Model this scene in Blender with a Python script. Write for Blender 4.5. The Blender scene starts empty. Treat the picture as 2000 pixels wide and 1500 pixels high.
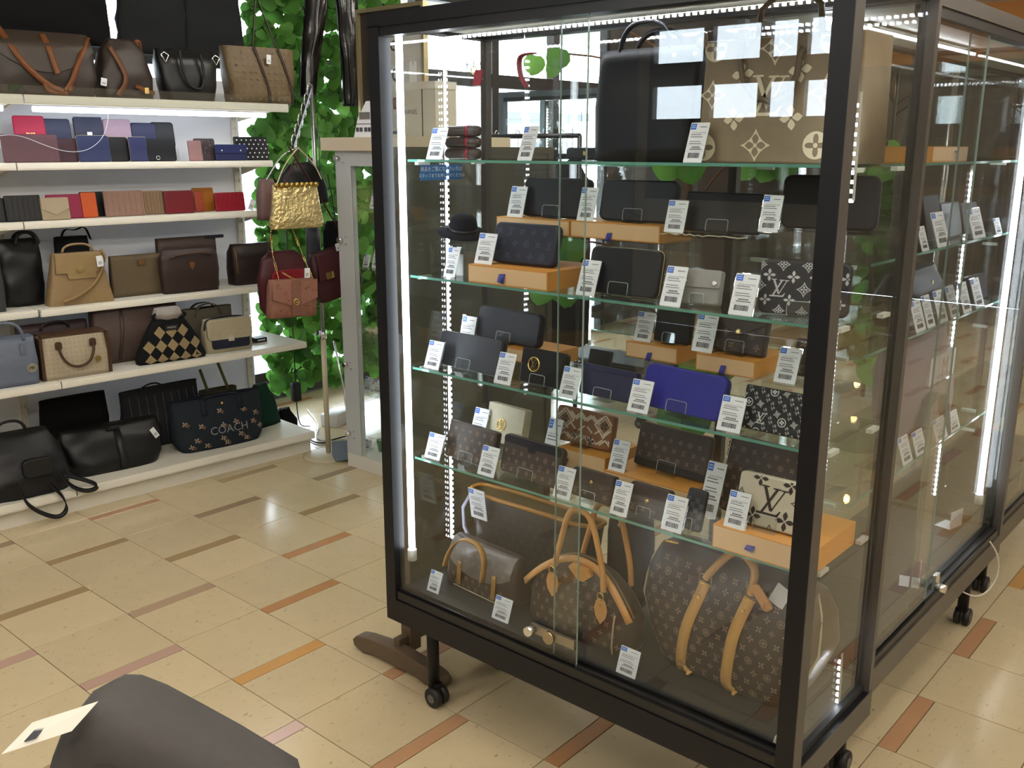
import bpy, bmesh, math, random
from mathutils import Vector, Matrix, Euler
random.seed(7)
S = bpy.context.scene
COL = S.collection
R_ = math.radians

# ------------------------------------------------------------------ camera
CAM = Vector((-1.307357, -3.391190, 1.468341))
RX = Vector((0.65608, -0.75469, 0.00108)); RY = Vector((-0.18127, -0.15900, -0.97049)); RZ = Vector((0.73259, 0.63652, -0.24112))
FPX = 1858.07                       # focal length in pixels of the 2000 x 1500 frame
cd = bpy.data.cameras.new('camera'); cam = bpy.data.objects.new('camera', cd); COL.objects.link(cam)
cd.sensor_width = 36; cd.sensor_fit = 'HORIZONTAL'; cd.lens = FPX / 2000 * 36; cd.clip_start = .02; cd.clip_end = 200
AZ = RZ.normalized(); AX = (RX - AZ * RX.dot(AZ)).normalized(); AY = AZ.cross(AX)
cam.matrix_world = Matrix(((AX.x, -AY.x, -AZ.x, CAM.x), (AX.y, -AY.y, -AZ.y, CAM.y), (AX.z, -AY.z, -AZ.z, CAM.z), (0, 0, 0, 1)))
S.camera = cam
# ------------------------------------------------------------------ world, exposure
w = bpy.data.worlds.new('sky'); S.world = w; w.use_nodes = True
bg = w.node_tree.nodes['Background']; bg.inputs[0].default_value = (.80, .90, 1, 1); bg.inputs[1].default_value = 9.5
S.view_settings.view_transform = 'Standard'; S.view_settings.look = 'None'; S.view_settings.gamma = 1
S.view_settings.use_curve_mapping = False; S.view_settings.exposure = 0.6
S.cycles.transparent_max_bounces = 28; S.cycles.max_bounces = 8; S.cycles.use_denoising = True
S.cycles.glossy_bounces = 3; S.cycles.diffuse_bounces = 3; S.cycles.sample_clamp_indirect = 6
CEIL_E = 38.0       # ceiling tube lights
CASE_E = 9.0       # light bars inside the glass cases
LED_E = 30.0        # LED dots

# ------------------------------------------------------------------ rays: a pixel of the photograph meets a plane of the room
def ray(px, py): return AX * ((px - 1000) / FPX) + AY * ((py - 750) / FPX) + AZ
def at_z(px, py, z):
    d = ray(px, py); return CAM + d * ((z - CAM.z) / d.z)
def at_pl(px, py, p0, n):
    d = ray(px, py); return CAM + d * ((Vector(p0) - CAM).dot(n) / d.dot(n))
def at_x(px, py, X): return at_pl(px, py, (X, 0, 0), Vector((1, 0, 0)))
def at_y(px, py, Y): return at_pl(px, py, (0, Y, 0), Vector((0, 1, 0)))
GA = R_(-3.82)
FR = {'C': (Vector((0, 0, 0)), Vector((0, -1, 0))),       # case facing -X : depth is X
      'D': (Vector((0, 0, 0)), Vector((1, 0, 0))),        # case facing -Y : depth is Y
      'G': (Vector((0, .394, 0)), Vector((math.cos(GA), math.sin(GA), 0)))}
def rotz(v, a): return Vector((v.x * math.cos(a) - v.y * math.sin(a), v.x * math.sin(a) + v.y * math.cos(a), v.z))
def spot(x0, x1, yb, yt, z, fr='C', depth=None, yaw=0, lean=0):
    """base middle, turn about z, width and height of a thing that stands on a level z"""
    p0, e = FR[fr]; n = rotz(e, math.pi / 2); xm = (x0 + x1) / 2
    if depth is None: c = at_z(xm, yb, z)
    else:
        c = at_pl(xm, yb, p0 + n * depth, n)
        if z is None: z = c.z
        c.z = z
    e2 = rotz(e, R_(yaw)); n2 = rotz(e2, math.pi / 2)
    a = at_pl(x0, yb, c, n2); b = at_pl(x1, yb, c, n2); wd = (b - a).dot(e2)
    c = c + e2 * (((a + b) / 2 - c).dot(e2)); c.z = z
    nl = (n2 * math.cos(R_(lean)) - Vector((0, 0, 1)) * math.sin(R_(lean)))
    t = at_pl(xm, yt, c, nl); up = n2 * math.sin(R_(lean)) + Vector((0, 0, 1)) * math.cos(R_(lean))
    return dict(loc=c, rz=math.atan2(e2.y, e2.x), w=wd, h=(t - c).dot(up), lean=lean)

def local(sp, px, py, off=0):
    """(x, z) on the front plane of a placed thing where the pixel falls"""
    e = Vector((math.cos(sp['rz']), math.sin(sp['rz']), 0)); n = rotz(e, math.pi / 2); l = R_(sp['lean'])
    nl = n * math.cos(l) - Vector((0, 0, 1)) * math.sin(l); up = n * math.sin(l) + Vector((0, 0, 1)) * math.cos(l)
    p = at_pl(px, py, sp['loc'] + nl * off, nl) - sp['loc']; return p.dot(e), p.dot(up)

# ------------------------------------------------------------------ materials
MATS = {}
def nodes(m): return m.node_tree.nodes, m.node_tree.links
def mat(name, col, rough=.5, metal=0, spec=.5, emit=0, var=0, scale=30, bump=0, coat=0, rnd=0, trans=0):
    if name in MATS: return MATS[name]
    m = bpy.data.materials.new(name); m.use_nodes = True; N, L = nodes(m); b = N['Principled BSDF']; MATS[name] = m
    c = tuple(col) + (1,)
    b.inputs['Base Color'].default_value = c; b.inputs['Roughness'].default_value = rough; b.inputs['Metallic'].default_value = metal
    b.inputs['Specular IOR Level'].default_value = spec; b.inputs['Coat Weight'].default_value = coat
    if emit: b.inputs['Emission Color'].default_value = c; b.inputs['Emission Strength'].default_value = emit
    if trans: b.inputs['Transmission Weight'].default_value = trans
    if var or bump or rnd:
        tc = N.new('ShaderNodeTexCoord'); no = N.new('ShaderNodeTexNoise'); no.inputs['Scale'].default_value = scale; no.inputs['Detail'].default_value = 3
        L.new(tc.outputs['Object'], no.inputs['Vector'])
        if var or rnd:
            hs = N.new('ShaderNodeHueSaturation'); hs.inputs['Color'].default_value = c
            mr = N.new('ShaderNodeMapRange'); mr.inputs['To Min'].default_value = 1 - var; mr.inputs['To Max'].default_value = 1 + var
            L.new(no.outputs['Fac'], mr.inputs['Value']); src = mr.outputs[0]
            if rnd:
                oi = N.new('ShaderNodeObjectInfo'); m2 = N.new('ShaderNodeMapRange'); m2.inputs['To Min'].default_value = 1 - rnd; m2.inputs['To Max'].default_value = 1 + rnd
                L.new(oi.outputs['Random'], m2.inputs['Value']); mu = N.new('ShaderNodeMath'); mu.operation = 'MULTIPLY'
                L.new(src, mu.inputs[0]); L.new(m2.outputs[0], mu.inputs[1]); src = mu.outputs[0]
            L.new(src, hs.inputs['Value']); L.new(hs.outputs[0], b.inputs['Base Color'])
        if bump:
            bu = N.new('ShaderNodeBump'); bu.inputs['Strength'].default_value = bump; bu.inputs['Distance'].default_value = .002
            L.new(no.outputs['Fac'], bu.inputs['Height']); L.new(bu.outputs[0], b.inputs['Normal'])
    return m
def glass(name, tint=(1, 1, 1), f0=.04, rough=0.0):
    """thin sheet: lets light straight through, mirrors by the angle it is seen at"""
    if name in MATS: return MATS[name]
    m = bpy.data.materials.new(name); m.use_nodes = True; N, L = nodes(m); N.remove(N['Principled BSDF']); MATS[name] = m
    t = N.new('ShaderNodeBsdfTransparent'); t.inputs[0].default_value = tuple(tint) + (1,)
    g = N.new('ShaderNodeBsdfGlossy'); g.inputs['Roughness'].default_value = rough
    lw = N.new('ShaderNodeLayerWeight'); lw.inputs[0].default_value = .5
    p = N.new('ShaderNodeMath'); p.operation = 'POWER'; p.inputs[1].default_value = 5; L.new(lw.outputs['Facing'], p.inputs[0])
    a = N.new('ShaderNodeMath'); a.operation = 'MULTIPLY_ADD'; a.inputs[1].default_value = 1 - f0; a.inputs[2].default_value = f0; L.new(p.outputs[0], a.inputs[0])
    mx = N.new('ShaderNodeMixShader'); L.new(a.outputs[0], mx.inputs[0]); L.new(t.outputs[0], mx.inputs[1]); L.new(g.outputs[0], mx.inputs[2])
    L.new(mx.outputs[0], N['Material Output'].inputs[0]); return m
def emis(name, col, e):
    if name in MATS: return MATS[name]
    m = bpy.data.materials.new(name); m.use_nodes = True; N, L = nodes(m); N.remove(N['Principled BSDF']); MATS[name] = m
    q = N.new('ShaderNodeEmission'); q.inputs[0].default_value = tuple(col) + (1,); q.inputs[1].default_value = e
    L.new(q.outputs[0], N['Material Output'].inputs[0]); return m
def hexc(h):      # sRGB hex to linear
    v = [int(h[i:i + 2], 16) / 255 for i in (0, 2, 4)]
    return tuple(x / 12.92 if x <= .04045 else ((x + .055) / 1.055) ** 2.4 for x in v)
def leather(h, rough=.45, **k): return mat('leather ' + h + str(rough), tuple(c * (.55 if max(hexc(h)) < .03 else .85) for c in hexc(h)), rough, var=.12, scale=60, bump=.15, spec=.32, **k)
def cloth(h): return mat('cloth ' + h, tuple(c * .7 for c in hexc(h)), .9, var=.18, scale=120, bump=.4, spec=.2)
GOLD = mat('gold metal', (.83, .60, .22), .25, 1); SILVER = mat('silver metal', (.78, .78, .77), .25, 1)
BLACK_FRAME = mat('black painted metal', hexc('101013'), .42, spec=.3)
GREY_FRAME = mat('dark bronze metal', hexc('4c4741'), .4, .15)
GLASS = glass('case glass', (.985, .995, .99), .048); SHELF_GLASS = glass('shelf glass', (.93, .975, .955)); ACRYLIC = glass('clear acrylic', (.97, .985, .98), .06)
SHELF_EDGE = mat('green glass edge', hexc('5f9384'), .1, spec=.6)
WHITE = mat('white paint', hexc('d9d6cc'), .45); CARD = mat('white card', hexc('dfe3e8'), .5); INK = mat('black ink', hexc('3c3c44'), .7)
BLUE_INK = mat('blue ink', hexc('2c62c4'), .6)
CANVAS = mat('monogram canvas', hexc('3f342e'), .42, var=.15, scale=50); CANVAS_PRINT = mat('monogram ink', hexc('85715b'), .45)
TAN = mat('natural cowhide', hexc('c79358'), .45, var=.12, scale=40); TAN_DARK = mat('aged cowhide', hexc('9a7136'), .45, var=.12, scale=40)

# ------------------------------------------------------------------ meshes
class MB:
    def __init__(s): s.v = []; s.f = []; s.sm = []
    def add(s, vs, fs, smooth=False):
        o = len(s.v); s.v += [tuple(p) for p in vs]; s.f += [tuple(i + o for i in f) for f in fs]; s.sm += [smooth] * len(fs) if isinstance(smooth, bool) else list(smooth); return s
    def box(s, c, d, rz=0, rx=0):
        M = Matrix.Translation(c) @ Euler((rx, 0, rz)).to_matrix().to_4x4(); x, y, z = d[0] / 2, d[1] / 2, d[2] / 2
        vs = [M @ Vector((a * x, b * y, e * z)) for a in (-1, 1) for b in (-1, 1) for e in (-1, 1)]
        return s.add(vs, [(0, 1, 3, 2), (4, 6, 7, 5), (0, 4, 5, 1), (2, 3, 7, 6), (0, 2, 6, 4), (1, 5, 7, 3)])
    def bx(s, x0, x1, y0, y1, z0, z1): return s.box(((x0 + x1) / 2, (y0 + y1) / 2, (z0 + z1) / 2), (abs(x1 - x0), abs(y1 - y0), abs(z1 - z0)))
    def bar(s, a, b, wd, th, up=(0, 0, 1)):
        a, b = Vector(a), Vector(b); t = (b - a).normalized(); u = Vector(up); r = t.cross(u)
        if r.length < 1e-4: r = t.cross(Vector((1, 0, 0)))
        r.normalize(); u = r.cross(t); vs = []
        for p in (a, b):
            for i, j in ((-1, -1), (1, -1), (1, 1), (-1, 1)): vs.append(p + r * (i * wd / 2) + u * (j * th / 2))
        return s.add(vs, [(3, 2, 1, 0), (4, 5, 6, 7), (0, 1, 5, 4), (1, 2, 6, 5), (2, 3, 7, 6), (3, 0, 4, 7)])
    def tube(s, pts, r, n=8, closed=False, cap=True):
        pts = [Vector(p) for p in pts]; m = len(pts); rs = r if isinstance(r, (list, tuple)) else [r] * m; vs = []; ref = None
        for i, p in enumerate(pts):
            t = (pts[(i + 1) % m] - pts[i - 1]) if closed else (pts[min(i + 1, m - 1)] - pts[max(i - 1, 0)])
            t.normalize()
            if ref is None:
                ref = t.orthogonal().normalized()
            ref = (ref - t * ref.dot(t)); ref = ref.normalized() if ref.length > 1e-6 else t.orthogonal().normalized(); q = t.cross(ref)
            for k in range(n):
                a = 2 * math.pi * k / n; vs.append(p + (ref * math.cos(a) + q * math.sin(a)) * rs[i])
        fs = []
        for i in range(m if closed else m - 1):
            for k in range(n):
                a, b = i * n + k, i * n + (k + 1) % n; c, d = ((i + 1) % m) * n + (k + 1) % n, ((i + 1) % m) * n + k; fs.append((a, b, c, d))
        sm = [True] * len(fs)
        if not closed and cap: fs += [tuple(range(n))[::-1], tuple((m - 1) * n + k for k in range(n))]; sm += [False, False]
        return s.add(vs, fs, sm)
    def ribbon(s, pts, dirs, wd, th):
        """flat strap along pts; dirs: width direction (one or one per point)"""
        pts = [Vector(p) for p in pts]; m = len(pts); vs = []
        for i, p in enumerate(pts):
            t = (pts[min(i + 1, m - 1)] - pts[max(i - 1, 0)]).normalized(); dd = Vector(dirs[i] if isinstance(dirs, list) else dirs); dd = (dd - t * dd.dot(t)).normalized(); u = t.cross(dd)
            ww = wd[i] if isinstance(wd, (list, tuple)) else wd
            for a, b in ((-1, -1), (1, -1), (1, 1), (-1, 1)): vs.append(p + dd * (a * ww / 2) + u * (b * th / 2))
        fs = [tuple(range(4))[::-1], tuple((m - 1) * 4 + k for k in range(4))]; sm = [False, False]
        for i in range(m - 1):
            for k in range(4): fs.append((i * 4 + k, i * 4 + (k + 1) % 4, (i + 1) * 4 + (k + 1) % 4, (i + 1) * 4 + k)); sm.append(True if k % 2 == 0 else False)
        return s.add(vs, fs, sm)
    def lathe(s, prof, n=16, c=(0, 0, 0), axis='z'):
        vs = []; m = len(prof)
        for r, z in prof:
            for k in range(n):
                a = 2 * math.pi * k / n; p = (r * math.cos(a), r * math.sin(a), z)
                if axis == 'y': p = (p[0], z, p[1])
                if axis == 'x': p = (z, p[0], p[1])
                vs.append(Vector(c) + Vector(p))
        fs = []
        for i in range(m - 1):
            for k in range(n): fs.append((i * n + k, i * n + (k + 1) % n, (i + 1) * n + (k + 1) % n, (i + 1) * n + k))
        sm = [True] * len(fs); fs += [tuple(range(n))[::-1], tuple((m - 1) * n + k for k in range(n))]; sm += [False, False]
        if axis == 'y': fs = [f[::-1] for f in fs]
        return s.add(vs, fs, sm)
    def prism(s, out, y0, y1, bev=0, zoff=0):
        """outline in (x, z), from y0 (front) to y1 (back), rounded edges"""
        n = len(out); cx = sum(p[0] for p in out) / n; cz = sum(p[1] for p in out) / n
        hw = max(abs(p[0] - cx) for p in out); hh = max(abs(p[1] - cz) for p in out)
        def ins(d): return [(cx + (p[0] - cx) * (1 - d / max(hw, 1e-6)), cz + (p[1] - cz) * (1 - d / max(hh, 1e-6))) for p in out]
        rings = [(y0, ins(bev)), (y0 + bev * .3, ins(bev * .3)), (y0 + bev, out), (y1 - bev, out), (y1 - bev * .3, ins(bev * .3)), (y1, ins(bev))] if bev else [(y0, out), (y1, out)]
        vs = [(p[0], y, p[1] + zoff) for y, o in rings for p in o]; fs = [tuple(range(n)), tuple((len(rings) - 1) * n + k for k in range(n))[::-1]]; sm = [False, False]
        for i in range(len(rings) - 1):
            for k in range(n): fs.append((i * n + (k + 1) % n, i * n + k, (i + 1) * n + k, (i + 1) * n + (k + 1) % n)); sm.append(bool(bev))
        return s.add(vs, fs, sm)
    def poly(s, pts, smooth=False): return s.add(pts, [tuple(range(len(pts)))], smooth)
    def loft(s, rings, capb=True, capt=True, smooth=True):
        n = len(rings[0]); vs = [p for r in rings for p in r]; fs = []; sm = []
        for i in range(len(rings) - 1):
            for k in range(n): fs.append((i * n + k, i * n + (k + 1) % n, (i + 1) * n + (k + 1) % n, (i + 1) * n + k)); sm.append(smooth)
        if capb: fs.append(tuple(range(n))[::-1]); sm.append(False)
        if capt: fs.append(tuple((len(rings) - 1) * n + k for k in range(n))); sm.append(False)
        return s.add(vs, fs, sm)
    def mesh(s, name):
        me = bpy.data.meshes.new(name); me.from_pydata([tuple(p) for p in s.v], [], s.f); me.polygons.foreach_set('use_smooth', s.sm); me.update(); return me
    def build(s, name, m, parent=None, kind=None, label=None):
        return obj(name, s.mesh(name), m, parent, kind, label)
def obj(name, me, m=None, parent=None, kind=None, label=None):
    o = bpy.data.objects.new(name, me); COL.objects.link(o)
    if m is not None and not me.materials: me.materials.append(m)
    if parent is not None: o.parent = parent
    if kind: o['kind'] = kind
    if label: o['label'] = label
    return o
def tag(o, label, cat, group=None):
    o['label'] = label; o['category'] = cat
    if group: o['group'] = group
    return o
def thing(name, label, cat, loc=(0, 0, 0), rz=0, lean=0, group=None):
    o = bpy.data.objects.new(name, None); COL.objects.link(o); o.empty_display_size = .02
    o.location = loc; o.rotation_euler = (-R_(lean), 0, rz); return tag(o, label, cat, group)
def struct(name, mb, m):
    o = mb.build(name, m); o['kind'] = 'structure'; return o
def rrect(w, h, r, n=4, x=0, z=0):
    """rounded rectangle, base at z, middle at x, counter-clockwise seen from the front"""
    r = min(r, w / 2 - 1e-4, h / 2 - 1e-4); out = []
    for cx, cz, a0 in ((w / 2 - r, r, -90), (w / 2 - r, h - r, 0), (-w / 2 + r, h - r, 90), (-w / 2 + r, r, 180)):
        for k in range(n + 1):
            a = R_(a0 + 90 * k / n); out.append((x + cx + r * math.cos(a), z + cz + r * math.sin(a)))
    return out
_txt = {}
def text(s, size, font_space=1.0):
    """flat letters in (x, z), middle at the origin; returns an MB"""
    key = (s, size)
    cu = bpy.data.curves.new('t', 'FONT'); cu.body = s; cu.size = size; cu.align_x = 'CENTER'; cu.align_y = 'CENTER'; cu.resolution_u = 2; cu.space_character = font_space
    o = bpy.data.objects.new('t', cu); me = o.to_mesh(); mb = MB()
    mb.add([(v.co.x, 0, v.co.y) for v in me.vertices], [tuple(p.vertices) for p in me.polygons]); o.to_mesh_clear(); bpy.data.objects.remove(o); bpy.data.curves.remove(cu)
    return mb
def warp(mb, fn):
    mb.v = [tuple(fn(p)) for p in mb.v]; return mb

# ------------------------------------------------------------------ motifs (x, z outlines of size 1)
def petal4(rot=0, inner=.06, wid=.21, length=.5):
    fs = []
    for k in range(4):
        a = rot + k * math.pi / 2; ca, sa = math.cos(a), math.sin(a); o = []
        for t, wv in ((inner, .05), (.2, wid * .8), (.3, wid), (.4, wid * .6), (length, 0), (.4, -wid * .6), (.3, -wid), (.2, -wid * .8), (inner, -.05)): o.append((t * ca - wv * .62 * sa, t * sa + wv * .62 * ca))
        fs.append(o)
    return fs
def disc(r, n=16, cx=0, cz=0): return [(cx + r * math.cos(2 * math.pi * k / n), cz + r * math.sin(2 * math.pi * k / n)) for k in range(n)]
def annulus(r0, r1, n=16):
    o = []
    for k in range(n):
        a, b = 2 * math.pi * k / n, 2 * math.pi * (k + 1) / n; o.append([(r0 * math.cos(a), r0 * math.sin(a)), (r1 * math.cos(a), r1 * math.sin(a)), (r1 * math.cos(b), r1 * math.sin(b)), (r0 * math.cos(b), r0 * math.sin(b))])
    return o
def cdiamond(s=1, b=.13, n=6):
    o = []; P = [(.5, 0), (0, .5), (-.5, 0), (0, -.5)]
    for k in range(4):
        (x0, z0), (x1, z1) = P[k], P[(k + 1) % 4]; mx, mz = b, b; sx = 1 if x0 + x1 > 0 else -1; sz = 1 if z0 + z1 > 0 else -1
        for i in range(n):
            t = i / n; c = (sx * b, sz * b); o.append((((1 - t) ** 2 * x0 + 2 * t * (1 - t) * c[0] + t * t * x1) * s, ((1 - t) ** 2 * z0 + 2 * t * (1 - t) * c[1] + t * t * z1) * s))
    return o
def ring_of(outer, k=.78):
    n = len(outer); return [[(outer[i][0] * k, outer[i][1] * k), outer[i], outer[(i + 1) % n], (outer[(i + 1) % n][0] * k, outer[(i + 1) % n][1] * k)] for i in range(n)]
def letters_lv():
    q = []
    def st(a, b, t): q.append([(a[0] - t, a[1]), (a[0] + t, a[1]), (b[0] + t, b[1]), (b[0] - t, b[1])])
    st((-.30, -.42), (.14, .42), .05); q.append([(-.5, -.5), (.28, -.5), (.38, -.28), (.33, -.28), (.22, -.42), (-.5, -.42)]); q.append([(0, .47), (.28, .47), (.28, .42), (0, .42)])
    st((.02, -.34), (-.30, .46), .06); st((.02, -.34), (.42, .42), .028); q.append([(-.44, .5), (-.15, .5), (-.15, .45), (-.44, .45)]); q.append([(.30, .46), (.54, .46), (.54, .41), (.30, .41)])
    return q
MOTIF = {'star': petal4(math.pi / 4), 'cross': petal4(0), 'ring': annulus(.4, .5) + [[(p[0] * .62, p[1] * .62) for p in f] for f in petal4(0, wid=.3)],
         'diam': ring_of(cdiamond()) + [[(p[0] * .5, p[1] * .5) for p in f] for f in petal4(0)], 'lv': letters_lv()}
def clip(pl, r):
    for ax, lim, sg in ((0, r[0], 1), (0, r[1], -1), (1, r[2], 1), (1, r[3], -1)):
        o = []
        for i, p in enumerate(pl):
            q = pl[i - 1]; a, b = (p[ax] - lim) * sg, (q[ax] - lim) * sg
            if (a >= 0) != (b >= 0): t = b / (b - a); o.append((q[0] + (p[0] - q[0]) * t, q[1] + (p[1] - q[1]) * t))
            if a >= 0: o.append(p)
        pl = o
        if not pl: return pl
    return pl
def put(mb, motif, x, z, size, fn, rot=0, rect=None):
    ca, sa = math.cos(rot), math.sin(rot)
    for f in MOTIF[motif] if isinstance(motif, str) else motif:
        q = [(x + (p[0] * ca - p[1] * sa) * size, z + (p[0] * sa + p[1] * ca) * size) for p in f]
        if rect: q = clip(q, rect)
        if len(q) > 2: mb.poly([fn(*p) for p in q])
def monogram(mb, x0, x1, z0, z1, fn, step, size, inside=None):
    """rows of motifs laid on a face; fn maps (x, z) to the surface"""
    seq = ['lv', 'star', 'diam', 'cross', 'ring', 'star']; j = 0; z = z0 + step * .45
    while z < z1 - step * .25:
        x = x0 + step * (.4 + .5 * (j % 2)); i = 0
        while x < x1 - step * .25:
            if inside is None or inside(x, z): put(mb, seq[(i + j * 2 + (j // 2)) % 6], x, z, size, fn)
            x += step; i += 1
        z += step * .82; j += 1
    return mb

# ================================================================== the room
T = .3; RM = dict(x0=-5.2, x1=8.5, y0=-6.5, y1=1.3, h=2.75)
def tile_material(name, hx, var, spots):
    m = mat(name, hexc(hx), .17, var=var, scale=9, rnd=.05, spec=.45)
    N, L = nodes(m); b = N['Principled BSDF']
    src = b.inputs['Base Color'].links[0].from_socket
    tc = N.new('ShaderNodeTexCoord'); mp = N.new('ShaderNodeMapping'); mp.inputs['Scale'].default_value = (34, 90, 1); L.new(tc.outputs['Object'], mp.inputs[0])
    oi = N.new('ShaderNodeObjectInfo'); sc = N.new('ShaderNodeVectorMath'); sc.operation = 'ADD'; cm = N.new('ShaderNodeCombineXYZ')
    k = N.new('ShaderNodeMath'); k.operation = 'MULTIPLY'; k.inputs[1].default_value = 90; L.new(oi.outputs['Random'], k.inputs[0])
    for i in (0, 1): L.new(k.outputs[0], cm.inputs[i])
    L.new(mp.outputs[0], sc.inputs[0]); L.new(cm.outputs[0], sc.inputs[1])
    no = N.new('ShaderNodeTexNoise'); no.inputs['Scale'].default_value = 1; no.inputs['Detail'].default_value = 6; no.inputs['Roughness'].default_value = .75; L.new(sc.outputs[0], no.inputs['Vector'])
    rp = N.new('ShaderNodeValToRGB'); rp.color_ramp.elements[0].position = .61; rp.color_ramp.elements[0].color = (0, 0, 0, 1); rp.color_ramp.elements[1].position = .67; L.new(no.outputs['Fac'], rp.inputs[0])
    mu = N.new('ShaderNodeMath'); mu.operation = 'MULTIPLY'; mu.inputs[1].default_value = spots; L.new(rp.outputs[0], mu.inputs[0])
    mx = N.new('ShaderNodeMix'); mx.data_type = 'RGBA'; L.new(mu.outputs[0], mx.inputs[0]); L.new(src, mx.inputs[6]); mx.inputs[7].default_value = hexc('6b5c40') + (1,)
    L.new(mx.outputs[2], b.inputs['Base Color']); return m
TILE = tile_material('beige travertine tile', 'c6b492', .07, .8)
STRIPS = [tile_material('strip ' + c, c, .05, .3) for c in ('c0925a', 'b0825a', '9c8462', 'a68c74', 'b39284', 'ae8564', '988268', 'c9aba0')]
fl = struct('floor', MB().bx(RM['x0'], RM['x1'], RM['y0'], RM['y1'] + .1, -.12, -.004), mat('grout', hexc('5c4e38'), .7))
bev = .0008
def slab_mesh(x0, x1, y0, y1):
    g = .0013; mb = MB(); vs = [(x0 + g, y0 + g, -.006), (x1 - g, y0 + g, -.006), (x1 - g, y1 - g, -.006), (x0 + g, y1 - g, -.006), (x0 + g, y0 + g, -bev), (x1 - g, y0 + g, -bev), (x1 - g, y1 - g, -bev), (x0 + g, y1 - g, -bev),
          (x0 + g + bev, y0 + g + bev, 0), (x1 - g - bev, y0 + g + bev, 0), (x1 - g - bev, y1 - g - bev, 0), (x0 + g + bev, y1 - g - bev, 0)]
    fs = [(8, 9, 10, 11)] + [(a, (a + 1) % 4, 4 + (a + 1) % 4, 4 + a) for a in range(4)] + [(4 + a, 4 + (a + 1) % 4, 8 + (a + 1) % 4, 8 + a) for a in range(4)]
    return mb.add(vs, fs).mesh('tile')
W_ = .154 * T
full = slab_mesh(0, T, -T, 0); part = slab_mesh(0, T, -T, -W_); stm = [slab_mesh(0, T, -W_, 0) for _ in STRIPS]
full.materials.append(TILE); part.materials.append(TILE)
for a, b_ in zip(stm, STRIPS): a.materials.append(b_)
known = {(0, 4): 0, (1, 5): 5, (0, 6): 5, (1, 7): 1, (0, 2): 3, (1, 3): 1, (-1, 3): 4, (-1, 5): 7, (2, 2): 1, (1, 1): 2, (0, 0): 2, (-1, 1): 2, (-2, 2): 4, (1, -1): 5, (2, 0): 6, (3, 1): 2, (3, -1): 2, (3, 9): 5, (4, 8): 5, (5, 9): 5, (7, 9): 0, (6, 8): 5}
far_t = []
for c in range(-5, 28):
    for k in range(-5, 21):
        near = -4 <= c <= 11 and -3 <= k <= 13
        has = (c + k) % 2 == 0; X, Y = c * T, -k * T
        if not near: far_t.append((X, Y, has)); continue
        o = obj('tile', part if has else full, None, fl); o.location = (X, Y, 0)
        if has:
            o = obj('strip', stm[known.get((c, k), (c * 5 + k * 3) % 7)], None, fl); o.location = (X, Y, 0)
mb = MB()
for X, Y, has in far_t: mb.bx(X + .001, X + T - .001, Y - T + .001, Y - .001 - (W_ if has else 0), -.005, 0)
mb.build('tile_field', TILE, fl, kind='stuff')
mb = MB()
for X, Y, has in far_t:
    if has: mb.bx(X + .001, X + T - .001, Y - W_ + .001, Y - .001, -.005, 0)
mb.build('strip_field', STRIPS[1], fl, kind='stuff')
PLASTER = mat('plaster', hexc('b8ac98'), .8, var=.05, scale=5); TANWALL = mat('warm lit ochre wall', hexc('b57a3c'), .7, var=.08, scale=4)
CEILM = mat('ceiling paint', hexc('c9c0b0'), .9); MULL = mat('brown window metal', hexc('2b2522'), .45)
struct('ceiling', MB().bx(RM['x0'], RM['x1'], RM['y0'], RM['y1'] + .1, RM['h'], RM['h'] + .1), CEILM)
struct('wall_front', MB().bx(RM['x0'], RM['x1'], RM['y0'] - .1, RM['y0'], 0, RM['h']), PLASTER)
wr = struct('wall_right', MB().bx(RM['x1'], RM['x1'] + .1, RM['y0'], RM['y1'], 0, 2.25), mat('grey brown wall', hexc('6d6154'), .8, var=.1, scale=4)); MB().bx(RM['x1'], RM['x1'] + .1, RM['y0'], RM['y1'], 2.25, RM['h']).build('upper_band', TANWALL, wr)  # ochre of the upper band includes warm bulb light, painted in
wl = MB(); wy0, wy1, wz0, wz1 = -.45, 1.2, 1.05, 2.45
wl.bx(RM['x0'] - .1, RM['x0'], RM['y0'], wy0, 0, RM['h']); wl.bx(RM['x0'] - .1, RM['x0'], wy1, RM['y1'], 0, RM['h']); wl.bx(RM['x0'] - .1, RM['x0'], wy0, wy1, 0, wz0); wl.bx(RM['x0'] - .1, RM['x0'], wy0, wy1, wz1, RM['h'])
struct('wall_left', wl, PLASTER)
wb = MB(); bx0, bx1, bz0, bz1 = .55, 5.3, .12, 2.45; Y1 = RM['y1']
wb.bx(RM['x0'], bx0, Y1, Y1 + .1, 0, RM['h']); wb.bx(bx1, RM['x1'], Y1, Y1 + .1, 0, RM['h']); wb.bx(bx0, bx1, Y1, Y1 + .1, 0, bz0); wb.bx(bx0, bx1, Y1, Y1 + .1, bz1, RM['h'])
struct('wall_back', wb, mat('dark panelled wall', hexc('4a4340'), .7, var=.1, scale=6))
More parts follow.
